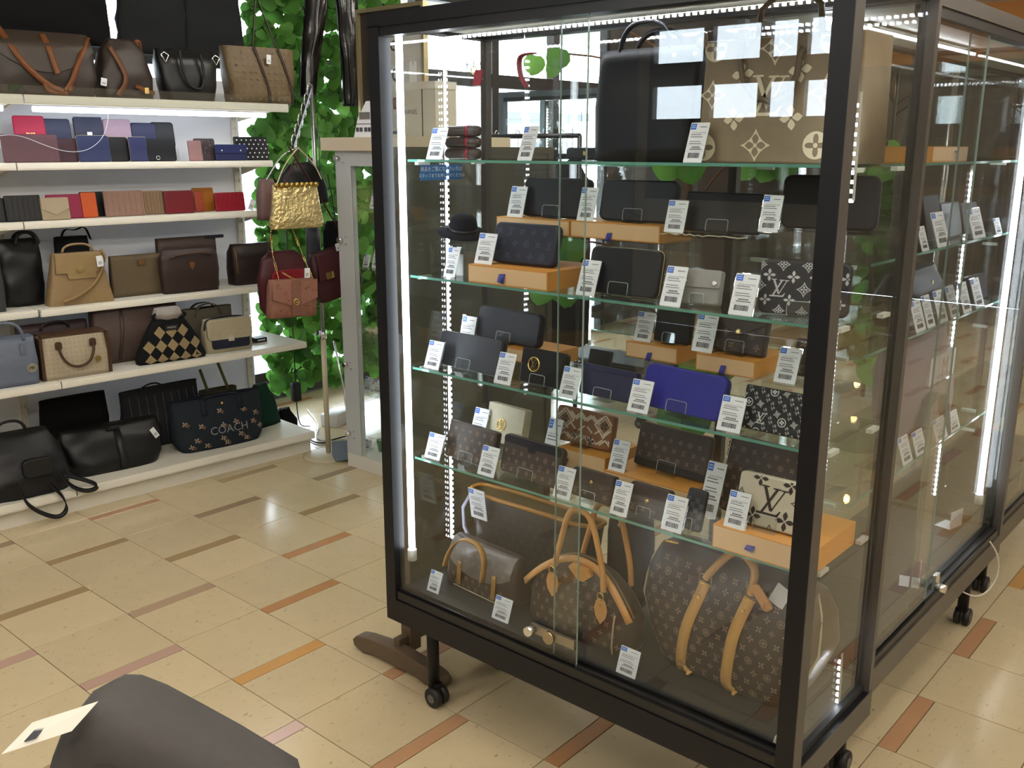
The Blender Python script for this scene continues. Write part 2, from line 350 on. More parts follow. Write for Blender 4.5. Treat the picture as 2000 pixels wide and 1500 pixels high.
# windows
wn = struct('window_1', MB().bx(bx0, bx1, Y1 + .02, Y1 + .08, bz0, bz0 + .05).bx(bx0, bx1, Y1 + .02, Y1 + .08, bz1 - .05, bz1), MULL)
xs = [bx0, 1.42, 2.3, 3.2, 3.93, 4.62, bx1]
for x in xs: MB().bx(x - .035, x + .035, Y1 + .015, Y1 + .085, bz0, bz1).build('mullion', MULL, wn)
MB().bx(bx0, bx1, Y1 + .02, Y1 + .08, 1.88, 1.97).build('transom', MULL, wn)
for a, b_ in zip(xs[:-1], xs[1:]):
    for z0, z1 in ((bz0 + .05, 1.88), (1.97, bz1 - .05)): MB().bx(a + .035, b_ - .035, Y1 + .048, Y1 + .052, z0, z1).build('pane', GLASS, wn)
X0_ = RM['x0']
wn = struct('window_2_offscreen', MB().bx(X0_ - .08, X0_ - .02, wy0, wy1, wz0, wz0 + .05).bx(X0_ - .08, X0_ - .02, wy0, wy1, wz1 - .05, wz1), MULL)
ys = [wy0, -.13, .17, .66, wy1]
for y in ys: MB().bx(X0_ - .085, X0_ - .015, y - .04, y + .04, wz0, wz1).build('mullion', MULL, wn)
MB().bx(X0_ - .08, X0_ - .02, wy0, wy1, 1.96, 2.14).build('transom', MULL, wn)
MB().bx(X0_ - .08, X0_ - .02, wy0, wy1, wz0, 1.7).build('lower_panel', MULL, wn)
for a, b_ in zip(ys[:-1], ys[1:]):
    for z0, z1 in ((1.7, 1.96), (2.14, wz1 - .05)): MB().bx(X0_ - .052, X0_ - .048, a + .04, b_ - .04, z0, z1).build('pane', GLASS, wn)
# ceiling lamps
CEIL_M = emis('tube light', (1, .95, .86), CEIL_E)
def ceiling_lamp(x, y, along, lab):
    t = thing('ceiling_lamp_offscreen', lab, 'lamp', (x, y, RM['h']), 0 if along == 'x' else math.pi / 2, group='strip lamps on the ceiling')
    MB().prism([(-.62, 0), (.62, 0), (.62, -.03), (-.62, -.03)][::-1], -.1, .1).build('housing', WHITE, t)
    for s in (-.05, .05): MB().tube([(-.6, s, -.05), (.6, s, -.05)], .016, 10).build('tube_offscreen', CEIL_M, t)
for x, y, q in ((-3.4, -4.6, 'by the front wall far from the cases'), (-3.4, -2.0, 'near the hanging board'), (-2.2, -1.1, 'at the start of the shelving unit'), (-1.9, -3.2, 'over the aisle behind the jacket'), (.1, -3.5, 'over the corner of the black case'), (-.9, -4.6, 'behind the grey jacket'), (-.6, -2.0, 'over the floor before the black case'), (1.2, -4.6, 'opposite the bronze case'), (1.7, -.9, 'over the white glass cabinet'), (3.8, -4.6, 'opposite the suit jackets'), (4.0, -2.4, 'above the suit jackets'), (6.2, -3.6, 'near the ochre wall'), (6.4, -1.0, 'in the corner of dark wall and ochre wall')):
    ceiling_lamp(x, y, 'x', 'white two-tube ceiling lamp ' + q)
# outside
o = struct('added_sky_blocker', MB().bx(RM['x0'], RM['x1'], Y1 + .1, Y1 + 2.6, RM['h'] - .12, RM['h'] + .1), CEILM)  # overhang added to keep high sky light from entering through window_1
gr = MB().bx(-30, 40, Y1 + .15, 60, -.3, -.15); o = struct('ground_outside', gr, mat('asphalt', hexc('8a8a8a'), .9)); 
gr = MB().bx(-40, X0_ - .15, -30, Y1 + .1, -.3, -.15); o = struct('ground_side', gr, MATS['asphalt'])
HW = mat('house wall', hexc('c8c9cc'), .8); HR = mat('grey roof tile', hexc('73757a'), .7)
p = at_y(872, 330, 11); q = at_y(1042, 330, 11)
hs = thing('house', 'pale house with grey tiled roof seen through the shop window', 'house', (p.x, 11, -.15))
hw = q.x - p.x + 1.5; ez = at_y(960, 214, 11).z + .15; rz_ = at_y(930, 180, 12.5).z + .15
MB().bx(0, hw, 0, 5, 0, ez).build('wall', HW, hs)
MB().add([(-.4, -.5, ez - .05), (hw + .4, -.5, ez - .05), (hw + .4, 2.4, rz_), (-.4, 2.4, rz_), (-.4, 5.4, ez - .05), (hw + .4, 5.4, ez - .05), (-.4, -.5, ez - .2), (hw + .4, -.5, ez - .2)], [(0, 1, 2, 3), (3, 2, 5, 4), (6, 7, 1, 0), (0, 3, 4), (1, 5, 2)]).build('roof', HR, hs)
for xx in (.30, .62, .82):
    f = MB().bx(xx * hw, xx * hw + .5, -.05, 0, 1.05, 1.75).build('window', mat('house window', hexc('56606c'), .3), hs)
p = at_y(917, 330, 9)
tag(MB().tube([(p.x, 9, -.2), (p.x, 9, at_y(917, 112, 9).z)], .05, 8).bar((p.x - .35, 9, 2.75), (p.x + .35, 9, 2.75), .05, .05).bar((p.x - .3, 9, 2.95), (p.x + .3, 9, 2.95), .05, .05).build('utility_pole', mat('pole', hexc('6d6e70'), .7)), 'thin utility pole standing before the pale house', 'pole')

# ================================================================== glass display cases
BAR_M = emis('light bar', (.86, .93, 1), CASE_E); LED_M = emis('led dot', (.9, .93, 1), LED_E)
ZB0, ZB1, ZT0, ZT1 = .25, .314, 1.735, 1.765; P_ = .036
def caster(root, x, y, hub=SILVER):
    c = MB().lathe([(.017, ZB0), (.017, .062)], 12, (x, y, 0)).box((x + .006, y, .058), (.034, .02, .02)).build('caster', BLACK_FRAME, root)
    for s in (-1, 1):
        wv = MB().lathe([(.006, -.0), (.024, 0), (.028, .004), (.028, .016), (.024, .019), (.012, .019)], 20, (x + .012, y, .028), 'y')
        wv.v = [(a, y + (b - y) * s + s * .004, z) for a, b, z in wv.v]
        if s < 0: wv.f = [f[::-1] for f in wv.f]
        wo = wv.build('wheel', mat('black rubber', hexc('161616'), .5), c)
        MB().lathe([(.012, 0), (.0115, .002)], 16, (x + .012, y + s * .0225 - (.002 if s < 0 else 0), .028), 'y').build('hub', mat('grey hub', hexc('6a6a68'), .35, .5), c)
def showcase(lab, loc, rz, L, D, split, shelves, lightx, leds, frame=BLACK_FRAME, side=None, pw=(P_, P_, P_, P_)):
    t = thing('display_case', lab, 'display case', loc, rz)
    side = side or frame
    bs = MB().bx(0, L, 0, D, ZB0, ZB1 - .002)
    bs.build('base', frame, t)
    MB().bx(.012, L - .012, .012, D - .012, ZB1 - .004, ZB1 + .012).build('deck', mat('dark grey deck', hexc('1d2022'), .55, var=.1, scale=20), t)
    MB().bx(P_, L - P_, .004, .045, ZB1 + .0, ZB1 + .022).bx(P_, L - P_, .01, .014, ZB1 + .022, ZB1 + .03).bx(P_, L - P_, .03, .034, ZB1 + .022, ZB1 + .03).build('door_track', mat('black track', hexc('0f0f10'), .4), t)
    MB().bx(P_, L - P_, .004, .04, ZT0 - .02, ZT0).build('door_track', MATS['black track'], t)
    for k, (x, y) in enumerate(((0, 0), (1, 0), (0, 1), (1, 1))):
        q = pw[k]; x, y = x * (L - q), y * (D - q); MB().bx(x, x + q, y, y + q, ZB1 - .002, ZT0 + .002).build('post', frame if k < 2 else side, t)
    for a in ((0, L, 0, P_), (0, L, D - P_, D), (0, P_, P_, D - P_), (L - P_, L, P_, D - P_)): MB().bx(a[0], a[1], a[2], a[3], ZT0, ZT1).build('top_rail', frame, t)
    MB().bx(P_, L - P_, P_, D - P_, ZT0 + .008, ZT1 - .004).build('top_panel', mat('pale inner top', hexc('a9a79c'), .5), t)
    a0, a1 = split
    PE = mat('glass pane edge', hexc('7f938c'), .15, spec=.7)
    for u0, u1, y0, ue in ((P_ - .01, a1, .010, a1), (a0, L - P_ + .01, .026, a0)):
        dr = MB().bx(u0, u1, y0, y0 + .004, ZB1 + .022, ZT0 - .006).build('door', GLASS, t); MB().bx(ue - .0006, ue + .0006, y0 - .0002, y0 + .0042, ZB1 + .022, ZT0 - .006).build('pane_edge', PE, dr)
    MB().bx(.016, .020, P_ - .01, D - P_ + .01, ZB1, ZT0).build('side_pane', GLASS, t); MB().bx(L - .020, L - .016, P_ - .01, D - P_ + .01, ZB1, ZT0).build('side_pane', GLASS, t)
    MB().bx(P_ - .01, L - P_ + .01, D - .020, D - .016, ZB1, ZT0).build('back_pane', GLASS, t)
    for z in shelves:
        s = MB().bx(.038, L - .034, .080, D - .035, z - .006, z).build('shelf', SHELF_GLASS, t)
        MB().bx(.038, L - .034, .0790, .0798, z - .006, z).build('shelf_edge', SHELF_EDGE, s)
        for x in (.030, L - .034): MB().bx(x, x + .012, .11, .15, z - .014, z - .006).bx(x, x + .012, D - .09, D - .05, z - .014, z - .006).build('bracket', mat('shelf clip', hexc('c9cfc6'), .4), s)
    for x, y in lightx:
        l = MB().tube([(x, y, .445), (x, y, ZT0 - .02)], .0085, 12).build('light_bar', BAR_M, t); MB().tube([(x, y, .415), (x, y, .445)], .012, 12).build('end_cap', mat('frosted cap', hexc('d8dcda'), .3), l)
    mb = MB(); sb = MB()
    for a, b in leds:
        a, b = Vector(a), Vector(b); n = int((b - a).length / .0158); d = (b - a).normalized()
        for i in range(n): mb.box(a + d * (i * .0158), (.0058, .0058, .0058))
        vert = abs(d.z) > .5
        off = Vector((-.004 if a.x < L / 2 else .004, 0, 0)) if vert else Vector((0, 0, .004))
        sb.bar(a + off, b + off, .009, .0015, (1, 0, 0) if vert else (0, 0, 1))
    if leds: sb.build('led_tape', mat('white tape', hexc('b9b9b4'), .5), t)
    if leds: mb.build('led_dots', LED_M, t, kind='stuff')
    return t
L1, D1 = 1.143, .40
ZS = {1: 1.441, 2: 1.162, 3: .929, 4: .690, 5: ZB1 + .012}
case1 = showcase('tall black framed glass case on casters holding monogram bags and wallets', (.224, -1.62, 0), -math.pi / 2, L1, D1, (.545, .623), [ZS[k] for k in (1, 2, 3, 4)],
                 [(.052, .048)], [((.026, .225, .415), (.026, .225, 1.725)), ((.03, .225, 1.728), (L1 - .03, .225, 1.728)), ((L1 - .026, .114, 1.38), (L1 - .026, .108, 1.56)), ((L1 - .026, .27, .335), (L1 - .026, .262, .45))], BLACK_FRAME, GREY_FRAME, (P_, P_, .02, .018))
for x, y in ((.1, .07), (L1 - .075, .07), (.1, D1 - .07), (L1 - .075, .6 - .0)):
    caster(case1, x, min(y, D1 - .06))
MB().bx(L1, L1 + .0015, .0, P_, ZB1, ZT0).bx(L1, L1 + .0015, 0, D1, ZB0 + .001, ZB1 - .003).bx(L1, L1 + .0015, 0, D1, ZT0, ZT1).build('lit_side_face', mat('lit side of black frame', hexc('423e39'), .45), case1)  # thin greyer faces: lamplight on the black frame's end put into colour
lp = at_x(1035, 1232, .222); lq = at_x(1119, 1258, .222); lx0, lx1, lz = -1.62 - lp.y, -1.62 - lq.y, (lp.z + lq.z) / 2
lk = MB().bx(lx0, lx1, .002, .010, lz - .011, lz + .011).build('lock', mat('nickel', hexc('9a9486'), .3, .9), case1)
MB().lathe([(.011, -.02), (.011, .002)], 16, (lx0 + .006, .0, lz), 'y').build('key_cylinder', SILVER, lk); MB().lathe([(.015, -.006), (.015, .002)], 16, (lx0 + .055, .0, lz - .004), 'y').build('catch', mat('lock brass', hexc('a59a84'), .3, 1), lk)
case2 = showcase('bronze framed glass case with light bar standing beside the black one', (.640, -2.735, 0), 0, 1.115, .40, (.36, .44), [1.436, 1.234, 1.037, .70],
                 [(1.05, .06)], [((1.115 - .026, .2, .40), (1.115 - .026, .2, 1.42)), ((.03, .225, 1.728), (1.09, .225, 1.728))], GREY_FRAME, None, (.018, .022, .02, .02))
for x, y in ((.09, .07), (1.06, .07), (.09, .33), (1.06, .33)): caster(case2, x, y)
lk = MB().bx(.47, .50, -.002, .008, .36, .40).build('lock', SILVER, case2); MB().lathe([(.011, -.028), (.011, -.002)], 16, (.47, .0, .372), 'y').build('key_cylinder', SILVER, lk)
case3 = showcase('bronze framed glass case at the far end of the row', (1.765, -2.72, 0), 0, 1.13, .40, (.36, .44), [ZS[1], 1.20, .95, .62], [], [], GREY_FRAME, None, (.02, .022, .02, .02))
for x, y in ((.22, .08), (1.06, .07), (.22, .33), (1.06, .33)): caster(case3, x, y)

# ================================================================== builders for small goods
def flat(y=-.0006): return lambda x, z: (x, y, z)
def root_at(name, lab, cat, sp, d=0, group=None):
    l = Vector(sp['loc']); l.z += d * math.sin(R_(sp['lean'])); return thing(name, lab, cat, l, sp['rz'], sp['lean'], group)
def easel(sp, desc, d):
    w, h = min(.05, sp['w'] * .36), min(.026, sp['h'] * .3); t = root_at('acrylic_easel', 'clear acrylic easel holding ' + desc, 'stand', sp, d, 'acrylic easels in the glass cases')
    o = rrect(w, h, .005, 3); tl = math.tan(R_(sp['lean'])); ya, yb = -.0105, d + .02; za, zb = (ya - d) * tl + .0002, (yb - d) * tl + .0002; mb = MB().prism([(-w / 2, za)] + [(w / 2, za)] + o[5:15], -.0105, -.009)
    mb.add([(x, y, z + k) for k in (0, .0012) for x, y, z in ((-w / 2, ya, za), (w / 2, ya, za), (w / 2, yb, zb), (-w / 2, yb, zb))], [(3, 2, 1, 0), (4, 5, 6, 7), (0, 1, 5, 4), (1, 2, 6, 5), (2, 3, 7, 6), (3, 0, 4, 7)]); mb.build('sheet', ACRYLIC, t)
    MB().tube([(-w / 2, -.0098, .001)] + [(p[0], -.0098, p[1]) for p in (o[14:15] + o[10:15][::-1] + o[5:10][::-1])][1:] + [(w / 2, -.0098, .001)], .0007, 5).build('edge', mat('acrylic edge', hexc('aab4b4'), .2, spec=.8), t)
    return t
_tag = {}
def price_tag(x0, x1, yb, yt, z, desc, fr='C', depth=None, lean=20, yaw=0):
    sp = spot(x0, x1, yb, yt, z, fr, depth, yaw, lean)
    if not _tag:
        W, H = .036, .072
        _tag['card'] = MB().prism(rrect(W, H, .001, 1), -.0006, .0006).mesh('card'); _tag['card'].materials.append(CARD)
        _tag['logo'] = MB().bx(-W / 2 + .001, -W / 2 + .0115, -.0009, -.0006, H - .0125, H - .002).mesh('logo'); _tag['logo'].materials.append(BLUE_INK)
        mw = MB()
        for k in range(2): mw.bx(-W / 2 + .0025, -W / 2 + .010, -.0011, -.0009, H - .0062 - k * .0036, H - .0045 - k * .0036)
        _tag['logo_lines'] = mw.mesh('logo_lines'); _tag['logo_lines'].materials.append(mat('pale blue ink', hexc('9db8ea'), .6))
        m = MB(); rr = random.Random(3)
        def txt(s, size, x, zz): q = text(s, size); n = len(m.v); m.v += [(a + x, -.0009, c + zz) for a, b, c in q.v]; m.f += [tuple(i + n for i in f) for f in q.f]; m.sm += q.sm
        txt('LOUIS VUITTON', .0036, .001, H - .019)
        for zz, ww, hh in ((.0275, .016, .0026), (.0238, .022, .0022)):
            x = .001 - ww / 2
            while x < .001 + ww / 2: m.bx(x, x + .0016, -.0009, -.0007, zz - hh / 2, zz + hh / 2); x += .0023
        for zz in (.050, .046, .038, .034): m.bx(-.014, -.014 + rr.uniform(.018, .028), -.0009, -.0007, zz - .0005, zz + .0005)
        for zz in (.0315, .020): m.bx(-.017, .017, -.0009, -.0007, zz - .0001, zz + .0001)
        m.bx(.001, .014, -.0009, -.0007, H - .0085, H - .0075)
        x = -.011
        while x < .011: bw = rr.choice((.0004, .0008, .0012)); m.bx(x, x + bw, -.0009, -.0007, .008, .0175); x += bw + rr.choice((.0004, .0008))
        _tag['print'] = m.mesh('print'); _tag['print'].materials.append(INK)
        h = MB().prism(rrect(W + .003, H + .003, .001, 1, 0, -.001), .0008, .0018); _tag['holder'] = h.mesh('holder'); _tag['holder'].materials.append(ACRYLIC)
    t = thing('price_tag', 'white barcode price tag ' + desc, 'price tag', sp['loc'], sp['rz'], sp['lean'], 'price tags in the glass cases'); t.scale = (sp['w'] / .036, 1, sp['h'] / .072)
    if lean > 0:
        cy_, sz_ = math.cos(R_(lean)), math.sin(R_(lean)); q = [(x, y * cy_ - kk * sz_, (y * sz_ + kk * cy_) / t.scale[2]) for kk in (.0002, .0013) for x, y in ((-.018, .001), (.018, .001), (.018, .022), (-.018, .022))]
        MB().add(q, [(3, 2, 1, 0), (4, 5, 6, 7), (0, 1, 5, 4), (1, 2, 6, 5), (2, 3, 7, 6), (3, 0, 4, 7)]).build('holder_foot', ACRYLIC, t)
    for k in ('card', 'logo', 'print', 'holder'):
        o = obj(k, _tag[k], None, t)
        if k == 'logo': obj('logo_lines', _tag['logo_lines'], None, o)
    return t
def gift_box(x0, x1, yb, yt, z, lab, depth=None, dp=.16, tab=(.5, .4), yaw=0, body='c98a3a', front='d6b48a', tabsize=(.012, .018), fr='C'):
    sp = spot(x0, x1, yb, yt, z, fr, depth, yaw); w, h = sp['w'], sp['h']
    t = root_at('gift_box', lab, 'box', sp, 0, 'orange drawer boxes in the glass case'); th = .002
    OR = mat('orange board ' + body, hexc(body), .5, var=.05, scale=20); FRM = mat('peach board ' + front, hexc(front), .5)
    s = MB().bx(-w / 2, w / 2, 0, dp, 0, th).bx(-w / 2, w / 2, 0, dp, h - th, h).bx(-w / 2, -w / 2 + th, 0, dp, th, h - th).bx(w / 2 - th, w / 2, 0, dp, th, h - th).bx(-w / 2 + th, w / 2 - th, dp - th, dp, th, h - th)
    s.build('sleeve', OR, t); dr = MB().bx(-w / 2 + th + .0004, w / 2 - th - .0004, -.0005, dp - .01, th + .0004, h - th - .0004).build('drawer', FRM, t)
    x = -w / 2 + w * tab[0]; zz = h * tab[1]
    MB().ribbon([(x, -.0005, zz + tabsize[1] * .4), (x + .001, -.006, zz + .002), (x - .001, -.007, zz - tabsize[1] * .4), (x - .002, -.005, zz - tabsize[1] * .6)], (1, 0, 0), tabsize[0], .001).build('pull_tab', mat('blue ribbon', hexc('2b2f86'), .6), dr)
    return t, sp
def wallet(x0, x1, yb, yt, z, desc, m, d=.022, r=.012, depth=None, lean=16, yaw=0, zipper=None, name='wallet', stand=True, fr='C'):
    sp = spot(x0, x1, yb, yt, z, fr, depth, yaw, lean); w, h = sp['w'], sp['h']
    t = root_at(name, desc, 'wallet', sp, d, 'wallets in the glass case'); sp['d'] = d
    MB().prism(rrect(w, h, r, 5), 0, d, min(.004, d * .25)).build('body', m, t)
    if zipper:
        MB().prism(rrect(w + .0012, h + .0012, r, 5, 0, -.0002), d * .42, d * .58).build('zipper', zipper, t)
    if stand: easel(sp, desc, d)
    sp['t'] = t; return sp
def canvas_print(sp, m=CANVAS_PRINT, step=.026, size=.013, z0=0, z1=None, name='print', y=-.0006):
    w, h = sp['w'], sp['h']; mb = monogram(MB(), -w / 2 + .004, w / 2 - .004, z0 + .002, (z1 or h) - .002, flat(y), step, size)
    return mb.build(name, m, sp['t'])
def snap(sp, x, z, r=.006, m=GOLD, y=-.001): return MB().lathe([(r * .6, -.003), (r, -.0022), (r, 0)], 16, (x, y, z), 'y').build('snap_button', m, sp['t'])
def flap(sp, out, m, y=-.003): return MB().prism(out, y, .0, .0012).build('flap', m, sp['t'])
def gold_emblem(sp, x, z, r, m=GOLD, y=-.004):
    mb = MB().tube([(x + r * math.cos(a), y, z + r * math.sin(a)) for a in [2 * math.pi * k / 24 for k in range(24)]], r * .11, 6, True)
    for f in MOTIF['lv']: mb.add([(x + p[0] * r * 1.55, yy, z + p[1] * r * 1.55) for yy in (y - .001, y + .001) for p in f], [tuple(range(len(f))), tuple(range(len(f), 2 * len(f)))[::-1]] + [(i, (i + 1) % len(f), len(f) + (i + 1) % len(f), len(f) + i)[::-1] for i in range(len(f))])
    return mb.build('emblem', m, sp['t'])
def riser(x0, x1, y0, y1, z0, z1, lab):
    """clear acrylic bridge: top sheet, two side sheets (world axes)"""
    t = thing('acrylic_riser', lab, 'riser', ((x0 + x1) / 2, (y0 + y1) / 2, z0), 0, group='acrylic risers in the glass case'); hx, hy, h = (x1 - x0) / 2, (y1 - y0) / 2, z1 - z0
    MB().bx(-hx, hx, -hy, hy, h - .003, h - .0002).build('top_sheet', ACRYLIC, t)
    for s in (-1, 1): MB().bx(-hx, hx, s * hy - .0015, s * hy + .0015, 0, h - .003).build('side_sheet', ACRYLIC, t)
    return t
BLK = leather('24252b', .5); BLK2 = leather('2f3138', .42); NAVY = leather('2a2d4a', .45); DKGREY = leather('3a3d45', .4)
ZIPD = mat('dark zip', hexc('17171a'), .5); ZIPG = mat('gold zip', (.75, .6, .3), .3, 1)

# ------------------------------------------------------------------ bags as soft lofts
class Bag:
    """cross-sections (z, width, depth, centre y, exponent) from the base up"""
    def __init__(s, prof, seg=36, steps=4):
        s.p = prof; s.seg = seg; s.steps = steps
    def at(s, z):
        p = s.p
        for a, b in zip(p[:-1], p[1:]):
            if z <= b[0]:
                t = max(0, min(1, (z - a[0]) / max(1e-6, b[0] - a[0]))); return [a[i] + (b[i] - a[i]) * t for i in range(5)]
        return list(p[-1])
    def front(s, x, z, off=.0008):
        _, w, d, cy, n = s.at(z); u = min(.999, abs(2 * x / w)); return (x, cy - d / 2 * (1 - u ** n) ** (1 / n) - off, z)
    def half(s, z): return s.at(z)[1] / 2
    def rings(s, wob=0, seed=1):
        rr = random.Random(seed); ph = [rr.uniform(0, 6) for _ in range(6)]; out = []
        zs = []
        for a, b in zip(s.p[:-1], s.p[1:]): zs += [a[0] + (b[0] - a[0]) * k / s.steps for k in range(s.steps)]
        zs.append(s.p[-1][0])
        for z in zs:
            _, w, d, cy, n = s.at(z); r = []
            for k in range(s.seg):
                a = 2 * math.pi * k / s.seg; c, q = math.cos(a), math.sin(a); x = w / 2 * math.copysign(abs(c) ** (2 / n), c); y = d / 2 * math.copysign(abs(q) ** (2 / n), q)
                f = wob * (math.sin(3 * a + z * 40 + ph[0]) + math.sin(5 * a - z * 55 + ph[1]) + .7 * math.sin(9 * a + z * 80 + ph[2])) * .4 if wob else 0
                r.append((x + f * .5, y + cy + f * (1 if q < 0 else -1), z + f * .3 * (z / max(1e-6, s.p[-1][0]))))
            out.append(r)
        return out
    def body(s, name, m, parent, wob=0, seed=1, open_top=False): return MB().loft(s.rings(wob, seed), True, not open_top).build(name, m, parent)
def arc(x0, x1, z, h, y=0, n=14, sx=1.0, lean=0):
    """handle curve from (x0, z) up to z + h and down to (x1, z)"""
    cx, r = (x0 + x1) / 2, (x1 - x0) / 2; o = []
    for k in range(n + 1):
        a = math.pi * (1 - k / n); c = math.cos(a); s_ = math.sin(a); o.append((cx + r * math.copysign(abs(c) ** .8, c) * sx, y + lean * s_, z + h * s_ ** .85))
    return o
def chain(mb, pts, r=.004, th=.0012):
    """oval links along a path"""
    pts = [Vector(p) for p in pts]; acc = 0; step = r * 2.1
    for a, b in zip(pts[:-1], pts[1:]):
        L = (b - a).length; d = (b - a).normalized(); s_ = -acc
        k = 0
        while acc + step <= L + 1e-9 or k == 0 and L > 0:
            p = a + d * min(acc, L); u = d.orthogonal().normalized(); v = d.cross(u)
            if int((acc + k) / step) % 2: u = v
            mb.tube([p + d * (math.cos(q) * r * 1.3) + u * (math.sin(q) * r * .8) for q in [2 * math.pi * i / 8 for i in range(8)]], th, 4, True)
            acc += step; k += 1
            if acc > L: break
        acc = max(0, acc - L)
    return mb

# ================================================================== inside the black case
CX = dict(f=.345, m=.42, b=.50)
# --- top shelf
z1 = ZS[1]
price_tag(832, 862, 311, 250, z1, 'by the small red strapped rolls on the top glass shelf', depth=.33)
price_tag(1010, 1038, 312, 247, z1, 'between rolls and black tote on the top shelf', depth=.33)
price_tag(1334, 1370, 311, 240, z1, 'leaning on the big taupe tote', depth=.33)
# three rolled dark pouches with a red strap
for i, (yb, yt, hh) in enumerate(((305, 287, 0), (281, 260, 1), (255, 233, 2))):
    sp = spot(872, 938, yb, yt, None, 'C', .40); r = abs(sp['h']) / 2
    t = thing('rolled_pouch', ['dark rolled monogram pouch lowest in the strapped pile', 'dark rolled pouch in the middle of the strapped pile', 'dark rolled pouch on top of the strapped pile'][i], 'pouch', (sp['loc'].x, sp['loc'].y, z1 + i * .0262), sp['rz'], group='rolled pouches')
    MB().lathe([(.006, -sp['w'] / 2), (.0115, -sp['w'] / 2 + .005), (.0130, -sp['w'] / 2 + .014), (.0130, sp['w'] / 2 - .014), (.0115, sp['w'] / 2 - .005), (.006, sp['w'] / 2)], 14, (0, 0, .0131), 'x').build('roll', CANVAS, t)
    MB().lathe([(.0134, -.005), (.0134, .005)], 14, (.02, 0, .0131), 'x').build('strap', mat('red leather', hexc('8c1626'), .4), t)
# big taupe tote
sp = spot(1338, 1648, 316, 72, z1, 'C', .375); sp['w'] = min(sp['w'], .40); TW, TH = sp['w'], sp['h']
sp['loc'].y = -2.728 + TW / 2
TAUPE = leather('8f8069', .5); CREAM = mat('cream print', hexc('d8cfb4'), .6)
t = thing('tote_bag', 'large taupe tote with cream flower motifs and looped handles', 'bag', sp['loc'], sp['rz'])
MB().prism([(-TW / 2 + .0, 0), (TW / 2, 0), (TW / 2 - .004, TH), (-TW / 2 + .012, TH)], 0, .13, .004).build('body', TAUPE, t)
pm = MB(); po = MB(); pd = MB(); rc = (-TW / 2 + .006, TW / 2 - .003, .003, TH - .004)
S4p = [[(p[0] * .92, p[1] * .92) for p in f] for f in petal4(0, inner=.02, wid=.34, length=.4)]
QUA = [[((.27 + .15 * math.cos(4 * a)) * math.cos(a), (.27 + .15 * math.cos(4 * a)) * math.sin(a)) for a in [2 * math.pi * k / 40 for k in range(40)]]]
pxs = (at_x(1500, 200, .375) - at_x(1501, 200, .375)).length
for k, px, py, r in (('c', 1399, 96, 22), ('c', 1630, 76, 24), ('c', 1374, 288, 24), ('c', 1593, 284, 23), ('d', 1516, 93, 27), ('d', 1614, 180, 28), ('d', 1475, 284, 26), ('d', 1392, 186, 24), ('s', 1451, 145, 20), ('s', 1563, 136, 20), ('s', 1433, 233, 19), ('s', 1545, 230, 20), ('lv', 1500, 186, 34)):
    x, zz = local(sp, px, py); s_ = r * 2 * pxs * 1.05
    if k == 'c': put(pm, [disc(.5, 24)], x, zz, s_, flat(-.0006), 0, rc); put(po, QUA, x, zz, s_, flat(-.0010), 0, rc); put(pd, [disc(.09, 10)], x, zz, s_, flat(-.0014), 0, rc)
    if k == 'd': put(pm, [cdiamond(1.1)], x, zz, s_, flat(-.0006), 0, rc); put(po, [[(p[0] * .78, p[1] * .78) for p in f] for f in petal4(0, .02, .26)], x, zz, s_, flat(-.0010), 0, rc); put(pd, [disc(.07, 10)], x, zz, s_, flat(-.0014), 0, rc)
    if k == 's': put(pm, petal4(.12, wid=.27), x, zz, s_ * 1.05, flat(-.0006), 0, rc)
    if k == 'lv': put(pm, 'lv', x, zz, s_, flat(-.0006), 0, rc)
pb = pm.build('flower_print', CREAM, t); po.build('print_petals', TAUPE, pb); pd.build('print_dots', CREAM, pb)
HND = leather('6a5d4c', .45)
hp = [local(sp, *q) for q in ((1453, 84), (1450, 120), (1457, 160), (1480, 190), (1512, 200), (1546, 182), (1562, 145), (1568, 104), (1574, 92))]
MB().tube([(x, -.008 - .006 * min(i, 8 - i) / 4, zz) for i, (x, zz) in enumerate(hp)], .0058, 8).build('handle', HND, t)
MB().tube([(x * .98 + .012, .005, TH - .002 + zz) for x, zz in ((-.06, 0), (-.055, .05), (-.02, .075), (.03, .075), (.06, .05), (.066, 0))], .0058, 8).build('handle', HND, t)
for x, zz in (hp[0], hp[-1]): MB().prism(rrect(.022, .03, .005, 3, x, zz - .006), -.006, 0, .001).build('handle_tab', TAUPE, t)
x, zz = local(sp, 1372, 78); MB().prism(rrect(.024, .03, .01, 3, x, zz - .016), -.003, 0, .001).build('corner_tab', TAUPE, t); MB().lathe([(.003, -.006), (.003, 0)], 10, (x, 0, zz), 'y').build('stud', GOLD, t)
